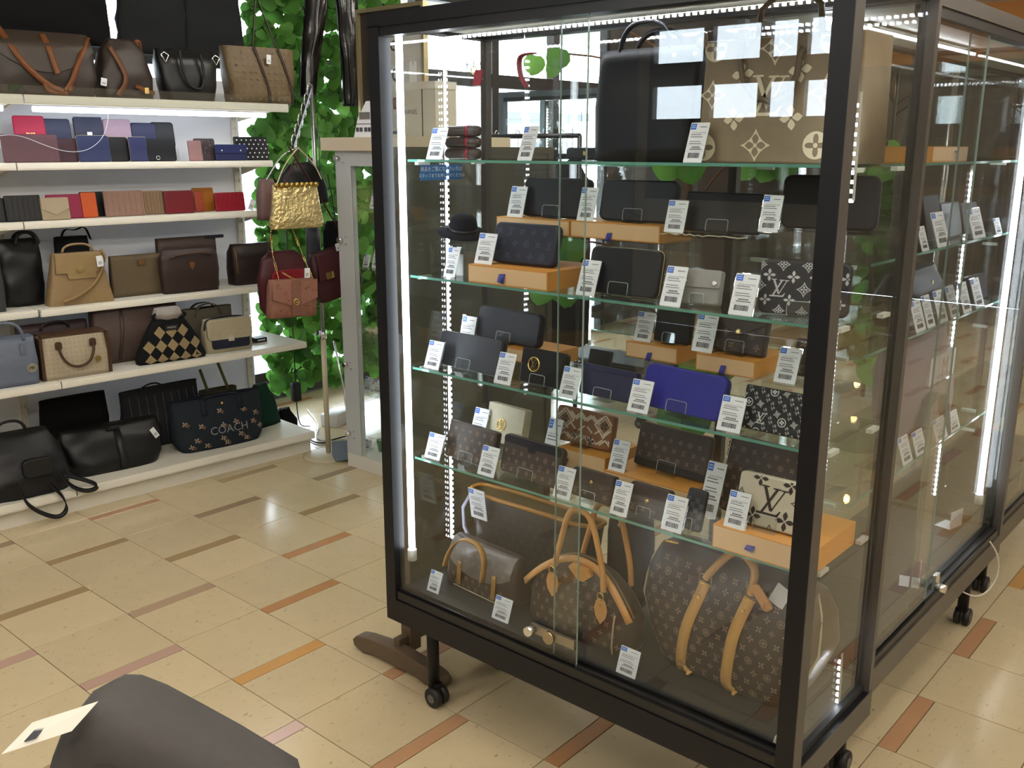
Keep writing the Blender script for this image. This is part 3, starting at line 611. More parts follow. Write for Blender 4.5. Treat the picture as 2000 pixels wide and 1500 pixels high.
# black tote beside it
sp = spot(1150, 1345, 313, 92, z1, 'C', .43); w_, h_ = sp['w'], sp['h']; BT = leather('222226', .4)
t = thing('tote_bag', 'black leather tote with gold studs behind the taupe tote', 'bag', sp['loc'], sp['rz'])
bg_ = Bag([(0, w_ * .96, .12, .06, 8), (h_ * .5, w_, .11, .06, 8), (h_, w_ * .98, .07, .06, 8)]); bg_.body('body', BT, t)
hl = MB().tube(arc(-w_ * .28, w_ * .22, h_ - .02, .075, .03), .006, 8); hl.build('handle', BT, t); MB().tube(arc(-w_ * .28, w_ * .22, h_ - .02, .06, .09), .006, 8).build('handle', BT, t)
for x in (w_ * .28, w_ * .46): MB().lathe([(.004, -.004), (.004, .01)], 10, (x, bg_.front(x, h_ - .02)[1], h_ - .018), 'y').build('stud', GOLD, t)
sp = spot(1105, 1180, 300, 262, z1, 'C', .52); t = thing('folded_case', 'flat black leather case lying behind the tote', 'case', sp['loc'], sp['rz']); MB().prism(rrect(sp['w'], .028, .008, 3), 0, .05, .004).build('body', BLK, t); MB().bx(-.004, .004, -.002, 0, .010, .020).build('clasp', GOLD, t)

# blue notice under the top shelf
p = at_y(822, 322, -1.648); q = at_y(902, 350, -1.648)
t = thing('notice_sign', 'blue notice with white Japanese lettering fixed inside the case', 'sign', ((p.x + q.x) / 2, -1.648, (p.z + q.z) / 2), 0)
nw, nh = q.x - p.x, p.z - q.z
MB().bx(-nw / 2, nw / 2, 0, .0015, -nh / 2, nh / 2).build('board', mat('blue print', hexc('2d6aa5'), .5), t)
tx = text('\u5546\u54c1\u3092\u3054\u89a7\u306b\u306a\u308a\u305f\u3044\u65b9\u306f', nw * .085); tx.v = [(a, -.0006, c + nh * .2) for a, b, c in tx.v]
t2 = text('\u30b9\u30bf\u30c3\u30d5\u307e\u3067\u304a\u7533\u3057\u4ed8\u3051\u304f\u3060\u3055\u3044', nw * .075); t2.v = [(a, -.0006, c - nh * .22) for a, b, c in t2.v]
n = len(tx.v); tx.v += t2.v; tx.f += [tuple(i + n for i in f) for f in t2.f]; tx.sm += t2.sm; tx.build('lettering', mat('white ink', hexc('dfe8f2'), .6), t)

# --- second shelf
z2 = ZS[2]
p = at_x(904, 468, .40); zr = p.z
riser(.345, .455, p.y - .058, p.y + .058, z2, zr, 'clear acrylic riser under the black hat')
hr = .075; t = thing('hat', 'black felt hat tipped on a clear riser', 'hat', (.40, p.y, zr + .016), R_(20)); t.scale = (.70,) * 3; t.rotation_euler = (R_(0), R_(-14), R_(60))
MB().lathe([(.004, .068), (.03, .066), (.044, .055), (.05, .03), (.053, .008), (.06, .004), (hr * 1.2, .0), (hr * 1.2, .003), (.062, .008), (.057, .012)][::-1], 24).build('hat_body', cloth('1d1e26'), t)
MB().lathe([(.0535, .010), (.0525, .022)], 24).build('band', mat('black band', hexc('111114'), .5), t)
price_tag(866, 888, 545, 482, z2, 'turned at an angle under the hat riser', depth=.34, lean=18)
tag(MB().bx(-.012, .012, -.001, .001, 0, .052).build('sign_card', CARD), 'blank white card behind the angled price tag', 'card'); o = bpy.data.objects['sign_card']; q = at_x(898, 545, .38); o.location = (q.x, q.y, z2); o.rotation_euler = (0, 0, -1.57)
b1, s1 = gift_box(915, 1069, 561, 524, z2, 'wide orange gift box under the dark navy zip wallet', .312, .2, (.45, .45), tabsize=(.018, .02)); zb = z2 + s1['h']
ws = wallet(957, 1078, 521, 440, zb, 'dark navy zip wallet with faint floral emboss on the wide box', leather('2c2f3d', .38), .024, .014, .36, 14, zipper=ZIPD, stand=False)
canvas_print(ws, mat('dark emboss', hexc('3d4152'), .4), .034, .018)
price_tag(926, 960, 520, 455, zb, 'on the wide orange box beside the navy zip wallet', depth=.335, lean=18)
price_tag(1124, 1160, 572, 507, z2, 'before the tall plain black wallet on the second shelf', depth=.318)
wallet(1143, 1280, 574, 488, z2, 'tall plain black wallet standing on the second shelf', BLK, .024, .014, .345, 12, zipper=ZIPG)
pr = at_x(1110, 462, .43); zr = pr.z; ya, yb_ = at_x(968, 460, .43).y, at_x(1300, 470, .43).y
riser(.432, .57, yb_ - .006, ya + .005, z2, zr, 'long clear acrylic riser under two orange boxes')
b2, s2 = gift_box(970, 1112, 462, 427, zr, 'orange gift box on the riser under a plain black wallet', .43, .13, (.47, .0), tabsize=(.010, .012)); zb2 = zr + s2['h']
b3, s3 = gift_box(1114, 1288, 470, 436, zr, 'orange gift box on the riser with blue pull tab, under a sheened wallet', .43, .13, (.46, .2), tabsize=(.013, .018)); zb3 = zr + s3['h']
wallet(1018, 1143, 424, 350, zb2, 'plain black wallet upright on the riser box', BLK, .022, .012, .46, 10)
wallet(1168, 1312, 436, 355, zb3, 'black zip wallet with soft sheen on the riser box', BLK2, .024, .014, .46, 10, zipper=ZIPD)
price_tag(990, 1020, 420, 364, zb2, 'on the riser box beside the plain black wallet', depth=.44, lean=16)
price_tag(1126, 1158, 427, 366, zb3, 'on the riser box beside the black zip wallet', depth=.44, lean=16)
# clear bag on a riser
pr = at_x(1380, 462, .42); zr5 = pr.z
riser(.40, .55, at_x(1470, 462, .42).y + .012, min(at_x(1302, 462, .42).y, yb_ - .012), z2, zr5, 'clear riser under the thin black long wallet')
sp = spot(1295, 1465, 463, 456, zr5, 'C', .40); mb = MB(); nn = 20; rr = random.Random(4); top = []; bot = []
for k in range(nn + 1):
    x = -sp['w'] / 2 + sp['w'] * k / nn; top.append((x, -.012 + rr.uniform(-.004, .004), .004 + rr.uniform(-.002, .003))); bot.append((x, .12, .002 + rr.uniform(0, .002)))
mb.add(top + bot, [(i, i + 1, nn + 2 + i, nn + 1 + i) for i in range(nn)], True)
t = thing('plastic_bag', 'crumpled clear plastic bag spread under the thin black long wallet', 'bag', sp['loc'], sp['rz']); mb.build('film', glass('film', (.93, .93, .9), .12, .1), t); MB().tube(top, .0014, 5).build('folded_edge', mat('film edge', hexc('a8a48c'), .3), t)
wallet(1330, 1478, 460, 378, zr5 + .005, 'thin black long wallet on the crumpled plastic bag', BLK, .016, .004, .44, 12)
price_tag(1296, 1334, 457, 391, zr5 + .005, 'on the plastic bag beside the long wallet', depth=.41, lean=16)
pr = at_x(1530, 455, .40); zr6 = pr.z; ra = at_x(1457, 455, .39).y
riser(.47, .58, -2.725, ra - .008, z2, zr6, 'tall clear acrylic box riser beside the corner post')
wallet(1522, 1712, 450, 344, zr6, 'black grained zip wallet on the box riser by the corner post', leather('26252a', .45), .024, .016, .505, 6, yaw=14, stand=False)
price_tag(1480, 1518, 450, 381, zr6, 'on the box riser beside the grained wallet', depth=.40, lean=16)
price_tag(1288, 1328, 588, 519, z2, 'beside the small pale grey flap wallet', depth=.315)
ws = wallet(1324, 1402, 594, 530, z2, 'small pale grey flap wallet with two press studs', leather('8f8e8c', .4), .022, .006, .35, 12, yaw=6)
flap(ws, rrect(ws['w'], ws['h'] * .52, .004, 3, 0, ws['h'] * .48), leather('9b9997', .35)); snap(ws, -ws['w'] * .38, ws['h'] * .62, .0055, SILVER, -.003); snap(ws, ws['w'] * .36, ws['h'] * .62, .0055, SILVER, -.003)
price_tag(1422, 1468, 608, 534, z2, 'beside the black pouch with white flower print', depth=.312)
ws = wallet(1477, 1655, 612, 514, z2, 'black zip pouch printed with white flower motifs', leather('2d2f36', .4), .026, .014, .365, 8, yaw=14, zipper=ZIPD, stand=True)
pm = MB(); rc = (-ws['w'] / 2 + .002, ws['w'] / 2 - .002, .002, ws['h'] - .002); SQ = ((1503, 540, 'cross', 22), (1550, 545, 'cross', 22), (1594, 547, 'cross', 22), (1521, 566, 'lv', 30), (1570, 570, 'diam', 26), (1620, 572, 'lv', 30), (1494, 588, 'cross', 20), (1541, 590, 'cross', 20), (1590, 594, 'cross', 20), (1484, 560, 'diam', 24), (1531, 520, 'diam', 24), (1580, 524, 'diam', 24), (1520, 610, 'diam', 22), (1565, 614, 'diam', 22), (1488, 520, 'diam', 20), (1655, 550, 'cross', 22), (1668, 578, 'diam', 22), (1640, 600, 'cross', 20), (1630, 524, 'diam', 22), (1676, 528, 'diam', 20))
pxs2 = (at_x(1540, 560, .335) - at_x(1541, 560, .335)).length
for px, py, k, s_ in SQ:
    x, zz = local(ws, px, py); put(pm, k, x, zz, s_ * pxs2 * 1.1, flat(-.0006), 0, rc)
pm.build('print', mat('silver print', hexc('b5b7b9'), .5), ws['t'])

# --- third shelf
z3 = ZS[3]
b9, s9 = gift_box(955, 1070, 707, 682, None, 'orange gift box under the black wallet behind the LED strip', .44, .12, (.2, .5)); s9t = s9['loc'].z + s9['h']
riser(.44, .56, s9['loc'].y - s9['w'] / 2 - .01, s9['loc'].y + s9['w'] / 2 + .06, z3, s9['loc'].z, 'clear riser under the black wallet behind the LED strip')
wallet(928, 1048, 682, 607, s9t, 'black zip wallet on a raised orange box near the LED strip', BLK2, .024, .014, .465, 12, zipper=ZIPD, yaw=-4)
sp = spot(895, 920, 662, 617, None, 'C', .44); price_tag(894, 921, 666, 616, s9['loc'].z, 'beside the raised black zip wallet', depth=.455, lean=14)
wallet(850, 968, 733, 657, z3, 'grey-black zip wallet at the end of the third shelf', DKGREY, .024, .014, .345, 16, zipper=ZIPD, yaw=-3)
price_tag(828, 856, 722, 664, z3, 'beside the grey-black zip wallet', depth=.318, lean=20)
price_tag(964, 996, 746, 687, z3, 'beside the black flap wallet with gold emblem', depth=.315)
ws = wallet(1012, 1094, 757, 686, z3, 'small black flap wallet with round gold emblem', leather('1f1f24', .35), .024, .006, .345, 12, yaw=-2)
flap(ws, [(-ws['w'] / 2 + .003, ws['h'] * .55), (0, ws['h'] * .3), (ws['w'] / 2 - .003, ws['h'] * .55), (ws['w'] / 2 - .003, ws['h'] - .001), (-ws['w'] / 2 + .003, ws['h'] - .001)], leather('26262b', .35)); gold_emblem(ws, -ws['w'] * .16, ws['h'] * .56, .0165)
price_tag(1090, 1124, 777, 715, z3, 'beside the dull navy card wallet', depth=.315)
sp = spot(1098, 1142, 725, 685, z3, 'C', .42, 0, 20); t = thing('clear_sleeve', 'empty clear plastic sleeve behind the navy card wallet', 'sleeve', sp['loc'], sp['rz'], 20); MB().prism(rrect(sp['w'], .05, .003, 2), 0, .003).build('sheet', ACRYLIC, t); MB().tube([(p[0], 0, p[1]) for p in rrect(sp['w'], .05, .003, 2)], .0008, 5, True).build('edge', MATS['acrylic edge'], t)
wallet(1143, 1186, 716, 684, z3, 'small black card case at the back of the third shelf', BLK, .012, .003, .50, 14, stand=False)
ws = wallet(1128, 1232, 797, 720, z3, 'dull navy card wallet with stitched top band', NAVY, .02, .004, .35, 16, yaw=-3)
MB().prism(rrect(ws['w'] * .99, ws['h'] * .16, .002, 2, 0, ws['h'] * .83), -.0012, 0, .0005).build('top_band', leather('23264a', .4), ws['t'])
price_tag(1224, 1264, 806, 740, z3, 'between navy card wallet and bright blue wallet', depth=.318)
wallet(1247, 1404, 824, 724, z3, 'bright cobalt blue zip wallet on the third shelf', leather('282a8c', .42), .024, .016, .35, 14, zipper=ZIPD, yaw=-5)
price_tag(1398, 1444, 848, 772, z3, 'between blue wallet and patterned black pouch', depth=.318)
pr = at_x(1272, 700, .43); zq = at_x(1272, 703, .43).z
riser(.432, .57, at_x(1480, 735, .43).y - .01, at_x(1222, 700, .43).y + .005, z3, zq, 'long clear riser under two small orange boxes')
b4, s4 = gift_box(1222, 1322, 704, 673, zq, 'small orange gift box under the plain black bifold', .43, .12, (.48, .25)); z4t = zq + s4['h']
b5, s5 = gift_box(1358, 1474, 732, 698, zq, 'small orange gift box under the envelope flap wallet', .415, .14, (.48, .3)); z5t = zq + s5['h']
wallet(1274, 1344, 670, 608, z4t, 'plain black bifold standing on a small orange box', BLK, .018, .003, .46, 12)
price_tag(1237, 1270, 666, 608, z4t, 'on the small orange box beside the black bifold', depth=.445, lean=18)
ws = wallet(1387, 1488, 696, 612, z5t, 'brown monogram envelope wallet with gold press stud', CANVAS, .022, .004, .45, 12, yaw=-3)
canvas_print(ws, step=.03, size=.016); flap(ws, [(-ws['w'] / 2 + .002, ws['h'] * .75), (0, ws['h'] * .42), (ws['w'] / 2 - .002, ws['h'] * .75), (ws['w'] / 2 - .002, ws['h'] - .001), (-ws['w'] / 2 + .002, ws['h'] - .001)], CANVAS); canvas_print(ws, step=.03, size=.016, z0=ws['h'] * .72, y=-.0036, name='flap_print'); snap(ws, 0, ws['h'] * .52, .006, GOLD, -.003)
price_tag(1350, 1390, 686, 610, z5t, 'on the small orange box beside the envelope wallet', depth=.43, lean=18)
tp = at_x(1530, 748, .40)
riser(.39, .50, -2.727, tp.y + .04, z3, tp.z, 'low clear riser by the corner post')
price_tag(1510, 1552, 748, 678, tp.z, 'on the low riser before the dark monogram bifold', depth=.40)
ws = wallet(1545, 1596, 736, 665, tp.z, 'dark monogram bifold half hidden by the corner post', CANVAS, .02, .004, .46, 10, stand=False); canvas_print(ws, step=.03, size=.016)
ws = wallet(1440, 1582, 872, 764, z3, 'black pouch printed all over with white lettering and flowers', leather('1d2126', .45), .02, .004, .345, 14, yaw=-2, stand=False)
pm = MB(); rc = (-ws['w'] / 2 + .002, ws['w'] / 2 - .002, .002, ws['h'] - .002); g = text('18', .02); g2 = text('54', .02); st = .0225; i0 = 0
def stamp(mbt, x, zz, s_, rot):
    for f in mbt.f:
        q = clip([(x + (mbt.v[i][0] * math.cos(rot) - mbt.v[i][2] * math.sin(rot)) * s_, zz + (mbt.v[i][0] * math.sin(rot) + mbt.v[i][2] * math.cos(rot)) * s_) for i in f], rc)
        if len(q) > 2: pm.poly([(a, -.0006, b) for a, b in q])
for i in range(-8, 9):
    for j in range(-8, 9):
        x = (i * .9 + j * .9) * st * .62; zz = ws['h'] * .45 + (i - j) * st * .62
        if not (-ws['w'] * .62 < x < ws['w'] * .62 and -.02 < zz < ws['h'] + .02): continue
        m_ = (i + 2 * j) % 5
        if m_ == 0: put(pm, 'diam', x, zz, .017, flat(), .3, rc)
        elif m_ == 2 and (i + j) % 2: put(pm, 'ring', x, zz, .018, flat(), .2, rc)
        else: stamp(g, x - .001, zz + .004, .42, .5); stamp(g2, x + .002, zz - .004, .42, .5)
x, zz = local(ws, 1486, 821); put(pm, 'lv', x, zz, .022, flat(-.0008)); pm.build('print', mat('white print', hexc('b9bdbd'), .6), ws['t'])

# --- fourth shelf
z4 = ZS[4]
ws = wallet(868, 958, 913, 832, z4, 'brown monogram zip wallet at the end of the fourth shelf', CANVAS, .022, .005, .345, 14, yaw=-3); canvas_print(ws)
price_tag(829, 858, 902, 844, z4, 'beside the monogram zip wallet', depth=.318)
price_tag(932, 964, 931, 869, z4, 'beside the monogram pouch with black top band', depth=.312)
ws = wallet(974, 1086, 950, 862, z4, 'monogram zip pouch with black leather top band', CANVAS, .022, .012, .345, 14, yaw=-4, zipper=ZIPD); canvas_print(ws, z1=ws['h'] * .8)
MB().prism(rrect(ws['w'] * .98, ws['h'] * .2, .008, 3, 0, ws['h'] * .79), -.0014, 0, .0006).build('top_band', leather('25262e', .4), ws['t']); MB().prism(rrect(.026, .018, .006, 3, .0, ws['h'] * .69), -.0016, 0, .0006).build('tab', leather('25262e', .4), ws['t'])
ws = wallet(946, 1018, 853, 793, z4, 'cream flap wallet with round gold emblem', leather('c7c1a7', .4), .024, .004, .52, 12, yaw=-3, stand=False)
flap(ws, [(-ws['w'] / 2 + .002, ws['h'] * .3), (ws['w'] * .1, ws['h'] * .2), (ws['w'] * .14, ws['h'] * .32), (ws['w'] / 2 - .002, ws['h'] * .38), (ws['w'] / 2 - .002, ws['h'] - .001), (-ws['w'] / 2 + .002, ws['h'] - .001)], leather('cfc9b0', .4)); gold_emblem(ws, -ws['w'] * .08, ws['h'] * .48, .0155)
price_tag(915, 942, 838, 794, z4, 'beside the cream flap wallet', depth=.50)
b6, s6 = gift_box(1090, 1182, 921, 884, z4, 'orange gift box under the brown and cream patterned pouch', .43, .14, (.2, .6), tabsize=(.008, .014)); z6t = z4 + s6['h']
ws = wallet(1080, 1190, 888, 803, z6t, 'brown and cream patterned pouch with diamond flowers', leather('8a5f3f', .45), .022, .008, .465, 12, yaw=0)
pm = MB(); rc = (-ws['w'] / 2 + .003, ws['w'] / 2 - .003, .003, ws['h'] - .003); rr = random.Random(9)
for fx in (-.34, .36):
    put(pm, ring_of(cdiamond(1, .22), .8), fx * ws['w'], ws['h'] * .66, .062, flat(), 0, rc); put(pm, ring_of(cdiamond(1, .22), .84), fx * ws['w'], ws['h'] * .66, .042, flat(), 0, rc)
for k in range(22):
    x = -ws['w'] * .5 + k * ws['w'] / 21; a = .9 if (k // 4) % 2 else -.9
    put(pm, [[(-.09, -.5), (.09, -.5), (.09, .5), (-.09, .5)]], x, ws['h'] * (.2 + .28 * (k % 3 == 1)), .022, flat(), a, rc)
    if k % 2: put(pm, [[(-.09, -.5), (.09, -.5), (.09, .5), (-.09, .5)]], x * .5, ws['h'] * .8, .026, flat(), -a, rc)
pr_ = pm.build('print', mat('cream print 2', hexc('cdbfa8'), .6), ws['t'])
pm = MB()
for fx, fz in ((-.34, .66), (.36, .66), (-.12, .28), (.16, .18)): put(pm, 'star' if fz > .5 else 'cross', fx * ws['w'], fz * ws['h'], .026, flat(-.0012), 0, rc)
pm.build('flower_print', mat('dark brown print', hexc('3a2c26'), .6), ws['t'])
price_tag(1050, 1076, 872, 812, z4, 'in a shiny sleeve beside the patterned pouch', depth=.402)
b7, s7 = gift_box(1178, 1346, 990, 940, z4, 'large flat orange gift box under the monogram long wallet', .402, .16, (.5, .5)); z7t = z4 + s7['h']
price_tag(1187, 1219, 921, 857, z7t, 'on the large flat orange box', depth=.413)
ws = wallet(1236, 1376, 918, 838, z7t, 'monogram long wallet with dark lower band on the large box', CANVAS, .02, .008, .47, 14, yaw=-4); canvas_print(ws, z0=ws['h'] * .16)
MB().prism(rrect(ws['w'] * .98, ws['h'] * .16, .004, 3, 0, .002), -.0012, 0, .0005).build('lower_band', leather('2a2522', .4), ws['t'])
lt = text('LOUIS VUITTON', .011); lt.v = [(a + .01, c * .6 + .05, .0003) for a, b, c in lt.v]; 
lo = lt.build('box_lettering', mat('brown ink', hexc('4a2f18'), .6), b7); lo.location = (0, 0, s7['h'])
price_tag(1079, 1112, 973, 909, z4, 'beside the small monogram flap wallet next to the pane edge', depth=.312)
ws = wallet(1112, 1190, 997, 922, z4, 'small monogram flap wallet with gold stud beside the pane edge', CANVAS, .022, .006, .335, 14, yaw=-3); canvas_print(ws, step=.028, size=.014)
flap(ws, rrect(ws['w'], ws['h'] * .5, .008, 3, 0, ws['h'] * .5), CANVAS); snap(ws, 0, ws['h'] * .62, .0045, GOLD, -.003)
price_tag(1190, 1223, 1003, 937, z4, 'with a second blue logo between two monogram flap wallets', depth=.312)
ws = wallet(1222, 1298, 1022, 950, z4, 'second small monogram flap wallet with gold stud before the large box', CANVAS, .022, .006, .335, 14, yaw=-4); canvas_print(ws, step=.028, size=.014)
flap(ws, rrect(ws['w'], ws['h'] * .55, .01, 3, 0, ws['h'] * .45), CANVAS); snap(ws, 0, ws['h'] * .5, .0045, GOLD, -.003)
price_tag(1290, 1330, 1040, 965, z4, 'beside the dark checked card holder', depth=.312)
ws = wallet(1328, 1364, 1050, 954, z4, 'tall dark grey checked card holder', leather('2e3036', .45), .014, .006, .335, 16, yaw=-3)
mb = MB()
for i in range(4):
    for j in range(6):
        if (i + j) % 2: mb.poly([((i - 2) * ws['w'] / 4.2 + a * ws['w'] / 4.2, -.0005, (.05 + j * .125 + b * .125) * ws['h']) for a, b in ((0, 0), (1, 0), (1, 1), (0, 1))])
mb.build('print', mat('dark check', hexc('3c3f46'), .5), ws['t'])
ws = wallet(1402, 1575, 968, 866, z4, 'wide monogram pouch with chain at the back of the fourth shelf', CANVAS, .024, .014, .475, 12, yaw=-3, stand=False); canvas_print(ws)
chain(MB(), [(-ws['w'] * .47, -.004, ws['h'] * .95), (-ws['w'] * .49, -.006, ws['h'] * .5), (-ws['w'] * .46, -.006, ws['h'] * .15)], .004).build('chain', SILVER, ws['t'])
price_tag(1364, 1400, 958, 898, z4, 'beside the wide monogram chain pouch', depth=.43)
bp = at_x(1387, 1066, .265)
b8, s8 = gift_box(1389, 1588, 1096, 1050, z4, 'wide orange gift box jutting over the fourth shelf edge', .30, .20, (.40, .45), body='d09038', front='d9b88c', tabsize=(.018, .010)); z8t = z4 + s8['h']
ws = wallet(1430, 1562, 1042, 934, z8t, 'cream pouch with large black letters and flowers', leather('d3cbb6', .45), .024, .008, .335, 12)
pm = MB(); rc = (-ws['w'] / 2 + .002, ws['w'] / 2 - .002, .002, ws['h'] - .002); px3 = (at_x(1500, 990, .325) - at_x(1501, 990, .325)).length
for px, py, k, s_ in ((1507, 984, 'lv', 46), (1469, 1010, 'cross', 30), (1532, 1024, 'cross', 32), (1487, 938, 'cross', 26), (1546, 955, 'cross', 28), (1447, 972, 'diam', 30), (1500, 1046, 'diam', 30), (1560, 992, 'diam', 28)):
    x, zz = local(ws, px, py); put(pm, k, x, zz, s_ * px3 * 1.15, flat(), 0, rc)
pm.build('print', mat('black print', hexc('2b2523'), .6), ws['t'])
price_tag(1412, 1453, 1034, 957, z8t, 'on the jutting orange box beside the cream pouch', depth=.306)

# --- deck
z5 = ZS[5]
price_tag(834, 856, 1166, 1112, z5, 'on the deck before the handled flap bag', depth=.30)
price_tag(960, 992, 1220, 1163, z5, 'on the deck between the flap bag and the domed bag', depth=.30)
price_tag(1202, 1240, 1333, 1262, z5, 'on the deck before the travel bag', depth=.295)
# open tote with tan rim
sp = spot(928, 1172, 1140, 988, z5, 'C', .515); w_, h_ = sp['w'], sp['h'] ; NF = mat('dark monogram canvas', hexc('3a3534'), .4, var=.15, scale=40)
t = thing('tote_bag', 'open brown monogram tote with tan rim behind the flap bag', 'bag', sp['loc'], sp['rz'])
bg_ = Bag([(0, w_ * .78, .06, 0, 6), (.04, w_ * .86, .07, 0, 5), (h_, w_ * 1.0, .075, 0, 4)]); bg_.body('body', NF, t, .004, 3, True)
rim = bg_.rings(.004, 3)[-1]; MB().tube(rim, .006, 6, True).build('rim', mat('tan rim', hexc('b57f33'), .45), t)
mb = monogram(MB(), -w_ * .46, w_ * .46, .02, h_ - .02, lambda x, z: bg_.front(x, z, .004), .03, .015, lambda x, z: abs(x) < bg_.half(z) * .82); mb.build('print', mat('dark print', hexc('544a44'), .45), t)
MB().ribbon([(-w_ * .46, -.03, h_ - .005), (-w_ * .50, -.046, h_ - .05), (-w_ * .47, -.055, h_ - .10), (-w_ * .36, -.06, h_ - .16), (-w_ * .32, -.062, h_ - .20)], (.6, -.2, .3), .02, .002).build('strap', mat('grey strap', hexc('6c6a7c'), .5), t)
MB().loft([[(p[0] * .96, p[1] * .9, p[2] - .002 - dz) for p in rim] for dz in (0, .05)], False, True).build('lining', mat('striped lining', hexc('6e5a30'), .7), t)
price_tag(921, 952, 1012, 958, sp['loc'].z + h_ * .72, 'hanging on the tan rimmed tote', depth=.462, lean=-8)
# flap bag with tan handle
sp = spot(868, 1000, 1186, 1066, z5, 'C', .36, yaw=-4); w_, h_ = sp['w'], sp['h'] * .92
t = thing('handbag', 'small monogram flap bag with tan handle and straps', 'bag', sp['loc'], sp['rz'])
bg_ = Bag([(0, w_ * .97, .085, .045, 7), (.015, w_, .09, .045, 6), (h_ * .7, w_ * .97, .075, .045, 6), (h_ * .93, w_ * .93, .05, .045, 4), (h_, w_ * .88, .02, .045, 3)]); bg_.body('body', CANVAS, t)
out = [(w_ * .46, h_ * .62), (w_ * .40, h_ * .50), (w_ * .25, h_ * .40), (0, h_ * .36), (-w_ * .25, h_ * .40), (-w_ * .40, h_ * .50), (-w_ * .46, h_ * .62), (-w_ * .44, h_ * .9), (-w_ * .38, h_ * .985), (w_ * .38, h_ * .985), (w_ * .44, h_ * .9)]
mb = MB(); nx = 16; rows = []
for j in range(9):
    tt = j / 8; row = []
    for i in range(nx + 1):
        x = -w_ * .45 + w_ * .9 * i / nx; zl = h_ * (.36 + .26 * (abs(x) / (w_ * .46)) ** 2.2); zt = h_ * .985; row.append(bg_.front(x, zl + (zt - zl) * tt, .006))
    rows += row
mb.add(rows, [(j * (nx + 1) + i, j * (nx + 1) + i + 1, (j + 1) * (nx + 1) + i + 1, (j + 1) * (nx + 1) + i) for j in range(8) for i in range(nx)], True)
FL = mat('glossy monogram canvas', hexc('6f6966'), .28, var=.15, scale=40); fo = mb.build('flap', FL, t)
monogram(MB(), -w_ * .45, w_ * .45, h_ * .02, h_ * .36, lambda x, z: bg_.front(x, z, .001), .026, .013).build('print', CANVAS_PRINT, t)
monogram(MB(), -w_ * .42, w_ * .42, h_ * .55, h_ * .95, lambda x, z: bg_.front(x, z, .0068), .028, .013).build('flap_print', mat('grey print', hexc('8a817a'), .4), fo)
for x, zt in ((-w_ * .24, .60), (w_ * .26, .60)):
    MB().ribbon([bg_.front(x, h_ * q, .009) for q in (.12, .22, .33, .42, .52, zt)], (1, 0, 0), .015, .002).build('strap', TAN_DARK, t)
MB().ribbon(arc(-w_ * .26, w_ * .28, h_ * .60, h_ * .62, -.05, 16, 1, .03), (0, 1, .12), .016, .004).build('handle', TAN_DARK, t)
MB().tube([bg_.front(-w_ * .485, h_ * q, .0) for q in (.02, .2, .4, .6, .8, .92)], .0022, 6).build('piping', mat('cream piping', hexc('a59a82'), .5), t)
MB().tube([bg_.front(w_ * (q - .5), .004, .002) for q in (.15, .4, .6, .85)], .0018, 6).build('base_piping', MATS['cream piping'], t)
MB().bx(-.001, w_ * .12, bg_.front(w_ * .3, h_ * .8)[1], bg_.front(w_ * .3, h_ * .8)[1] + .004, h_ * .86, h_ * .9).build('clasp', SILVER, t)
# domed bag
sp = spot(1018, 1226, 1262, 1105, z5, 'C', .345, yaw=-2); w_, h_ = sp['w'], sp['h']
t = thing('handbag', 'domed monogram handbag with tan trim and two tall handles', 'bag', sp['loc'], sp['rz'])
bg_ = Bag([(0, w_ * .9, .10, .055, 5), (.02, w_ * .98, .11, .055, 4), (h_ * .45, w_ * .96, .105, .055, 3.2), (h_ * .72, w_ * .80, .08, .055, 3), (h_ * .9, w_ * .56, .055, .055, 2.6), (h_, w_ * .30, .03, .055, 2.2)], 40, 5); bg_.body('body', CANVAS, t)
monogram(MB(), -w_ * .47, w_ * .47, .01, h_ * .9, lambda x, z: bg_.front(x, z, .0012), .03, .0155, lambda x, z: abs(x) < bg_.half(z) * .85 and z < h_ * .86).build('print', CANVAS_PRINT, t)
q = []
for k in range(21):
    u = -1 + k / 10; x = u * w_ * .49; zz = h_ * (1.0 - .50 * abs(u) ** 2.0); q.append((x, bg_.front(min(max(x, -bg_.half(zz) * .8), bg_.half(zz) * .8), zz)[1] - .005, zz))
MB().ribbon(q, (0, .5, 1), .017, .004).build('zip_trim', TAN, t); MB().tube([(x, y + .016, zz + .006) for x, y, zz in q], .004, 6).build('zipper', mat('brown zip', hexc('6b5638'), .4), t)
MB().prism([(-.03, h_ * .90), (.0, h_ * .76), (.012, h_ * .75), (.04, h_ * .88), (.03, h_ * .95), (-.02, h_ * .96)][::1], bg_.front(0, h_ * .84)[1] - .004, bg_.front(0, h_ * .84)[1] + .012).build('centre_patch', TAN, t)
lf = lambda x, zt, hh: [(x, zt - hh), (x + .011, zt - hh * .72), (x + .0145, zt - hh * .4), (x + .010, zt - hh * .08), (x + .006, zt), (x - .006, zt), (x - .010, zt - hh * .08), (x - .0145, zt - hh * .4), (x - .011, zt - hh * .72)]
for sx, ztop in ((-w_ * .19, h_ * .86), (w_ * .26, h_ * .76)):
    y = bg_.front(sx, ztop - .074)[1] - .006; tb = MB().prism([(sx + (p[0] - sx) * 1.3, p[1]) for p in lf(sx, ztop - .012, .062)], y, y + .003, .0008).build('handle_tab', TAN, t); MB().lathe([(.0028, -.002), (.0028, 0)], 10, (sx, y, ztop - .026), 'y').build('rivet', GOLD, tb)
    MB().tube([(sx + .009 * math.cos(a), y - .001, ztop - .004 + .009 * math.sin(a)) for a in [2 * math.pi * k / 14 for k in range(14)]], .0016, 6, True).build('ring', GOLD, t)
hx0, hx1 = -w_ * .19, w_ * .26; topz = local(sp, 1118, 992)[1]
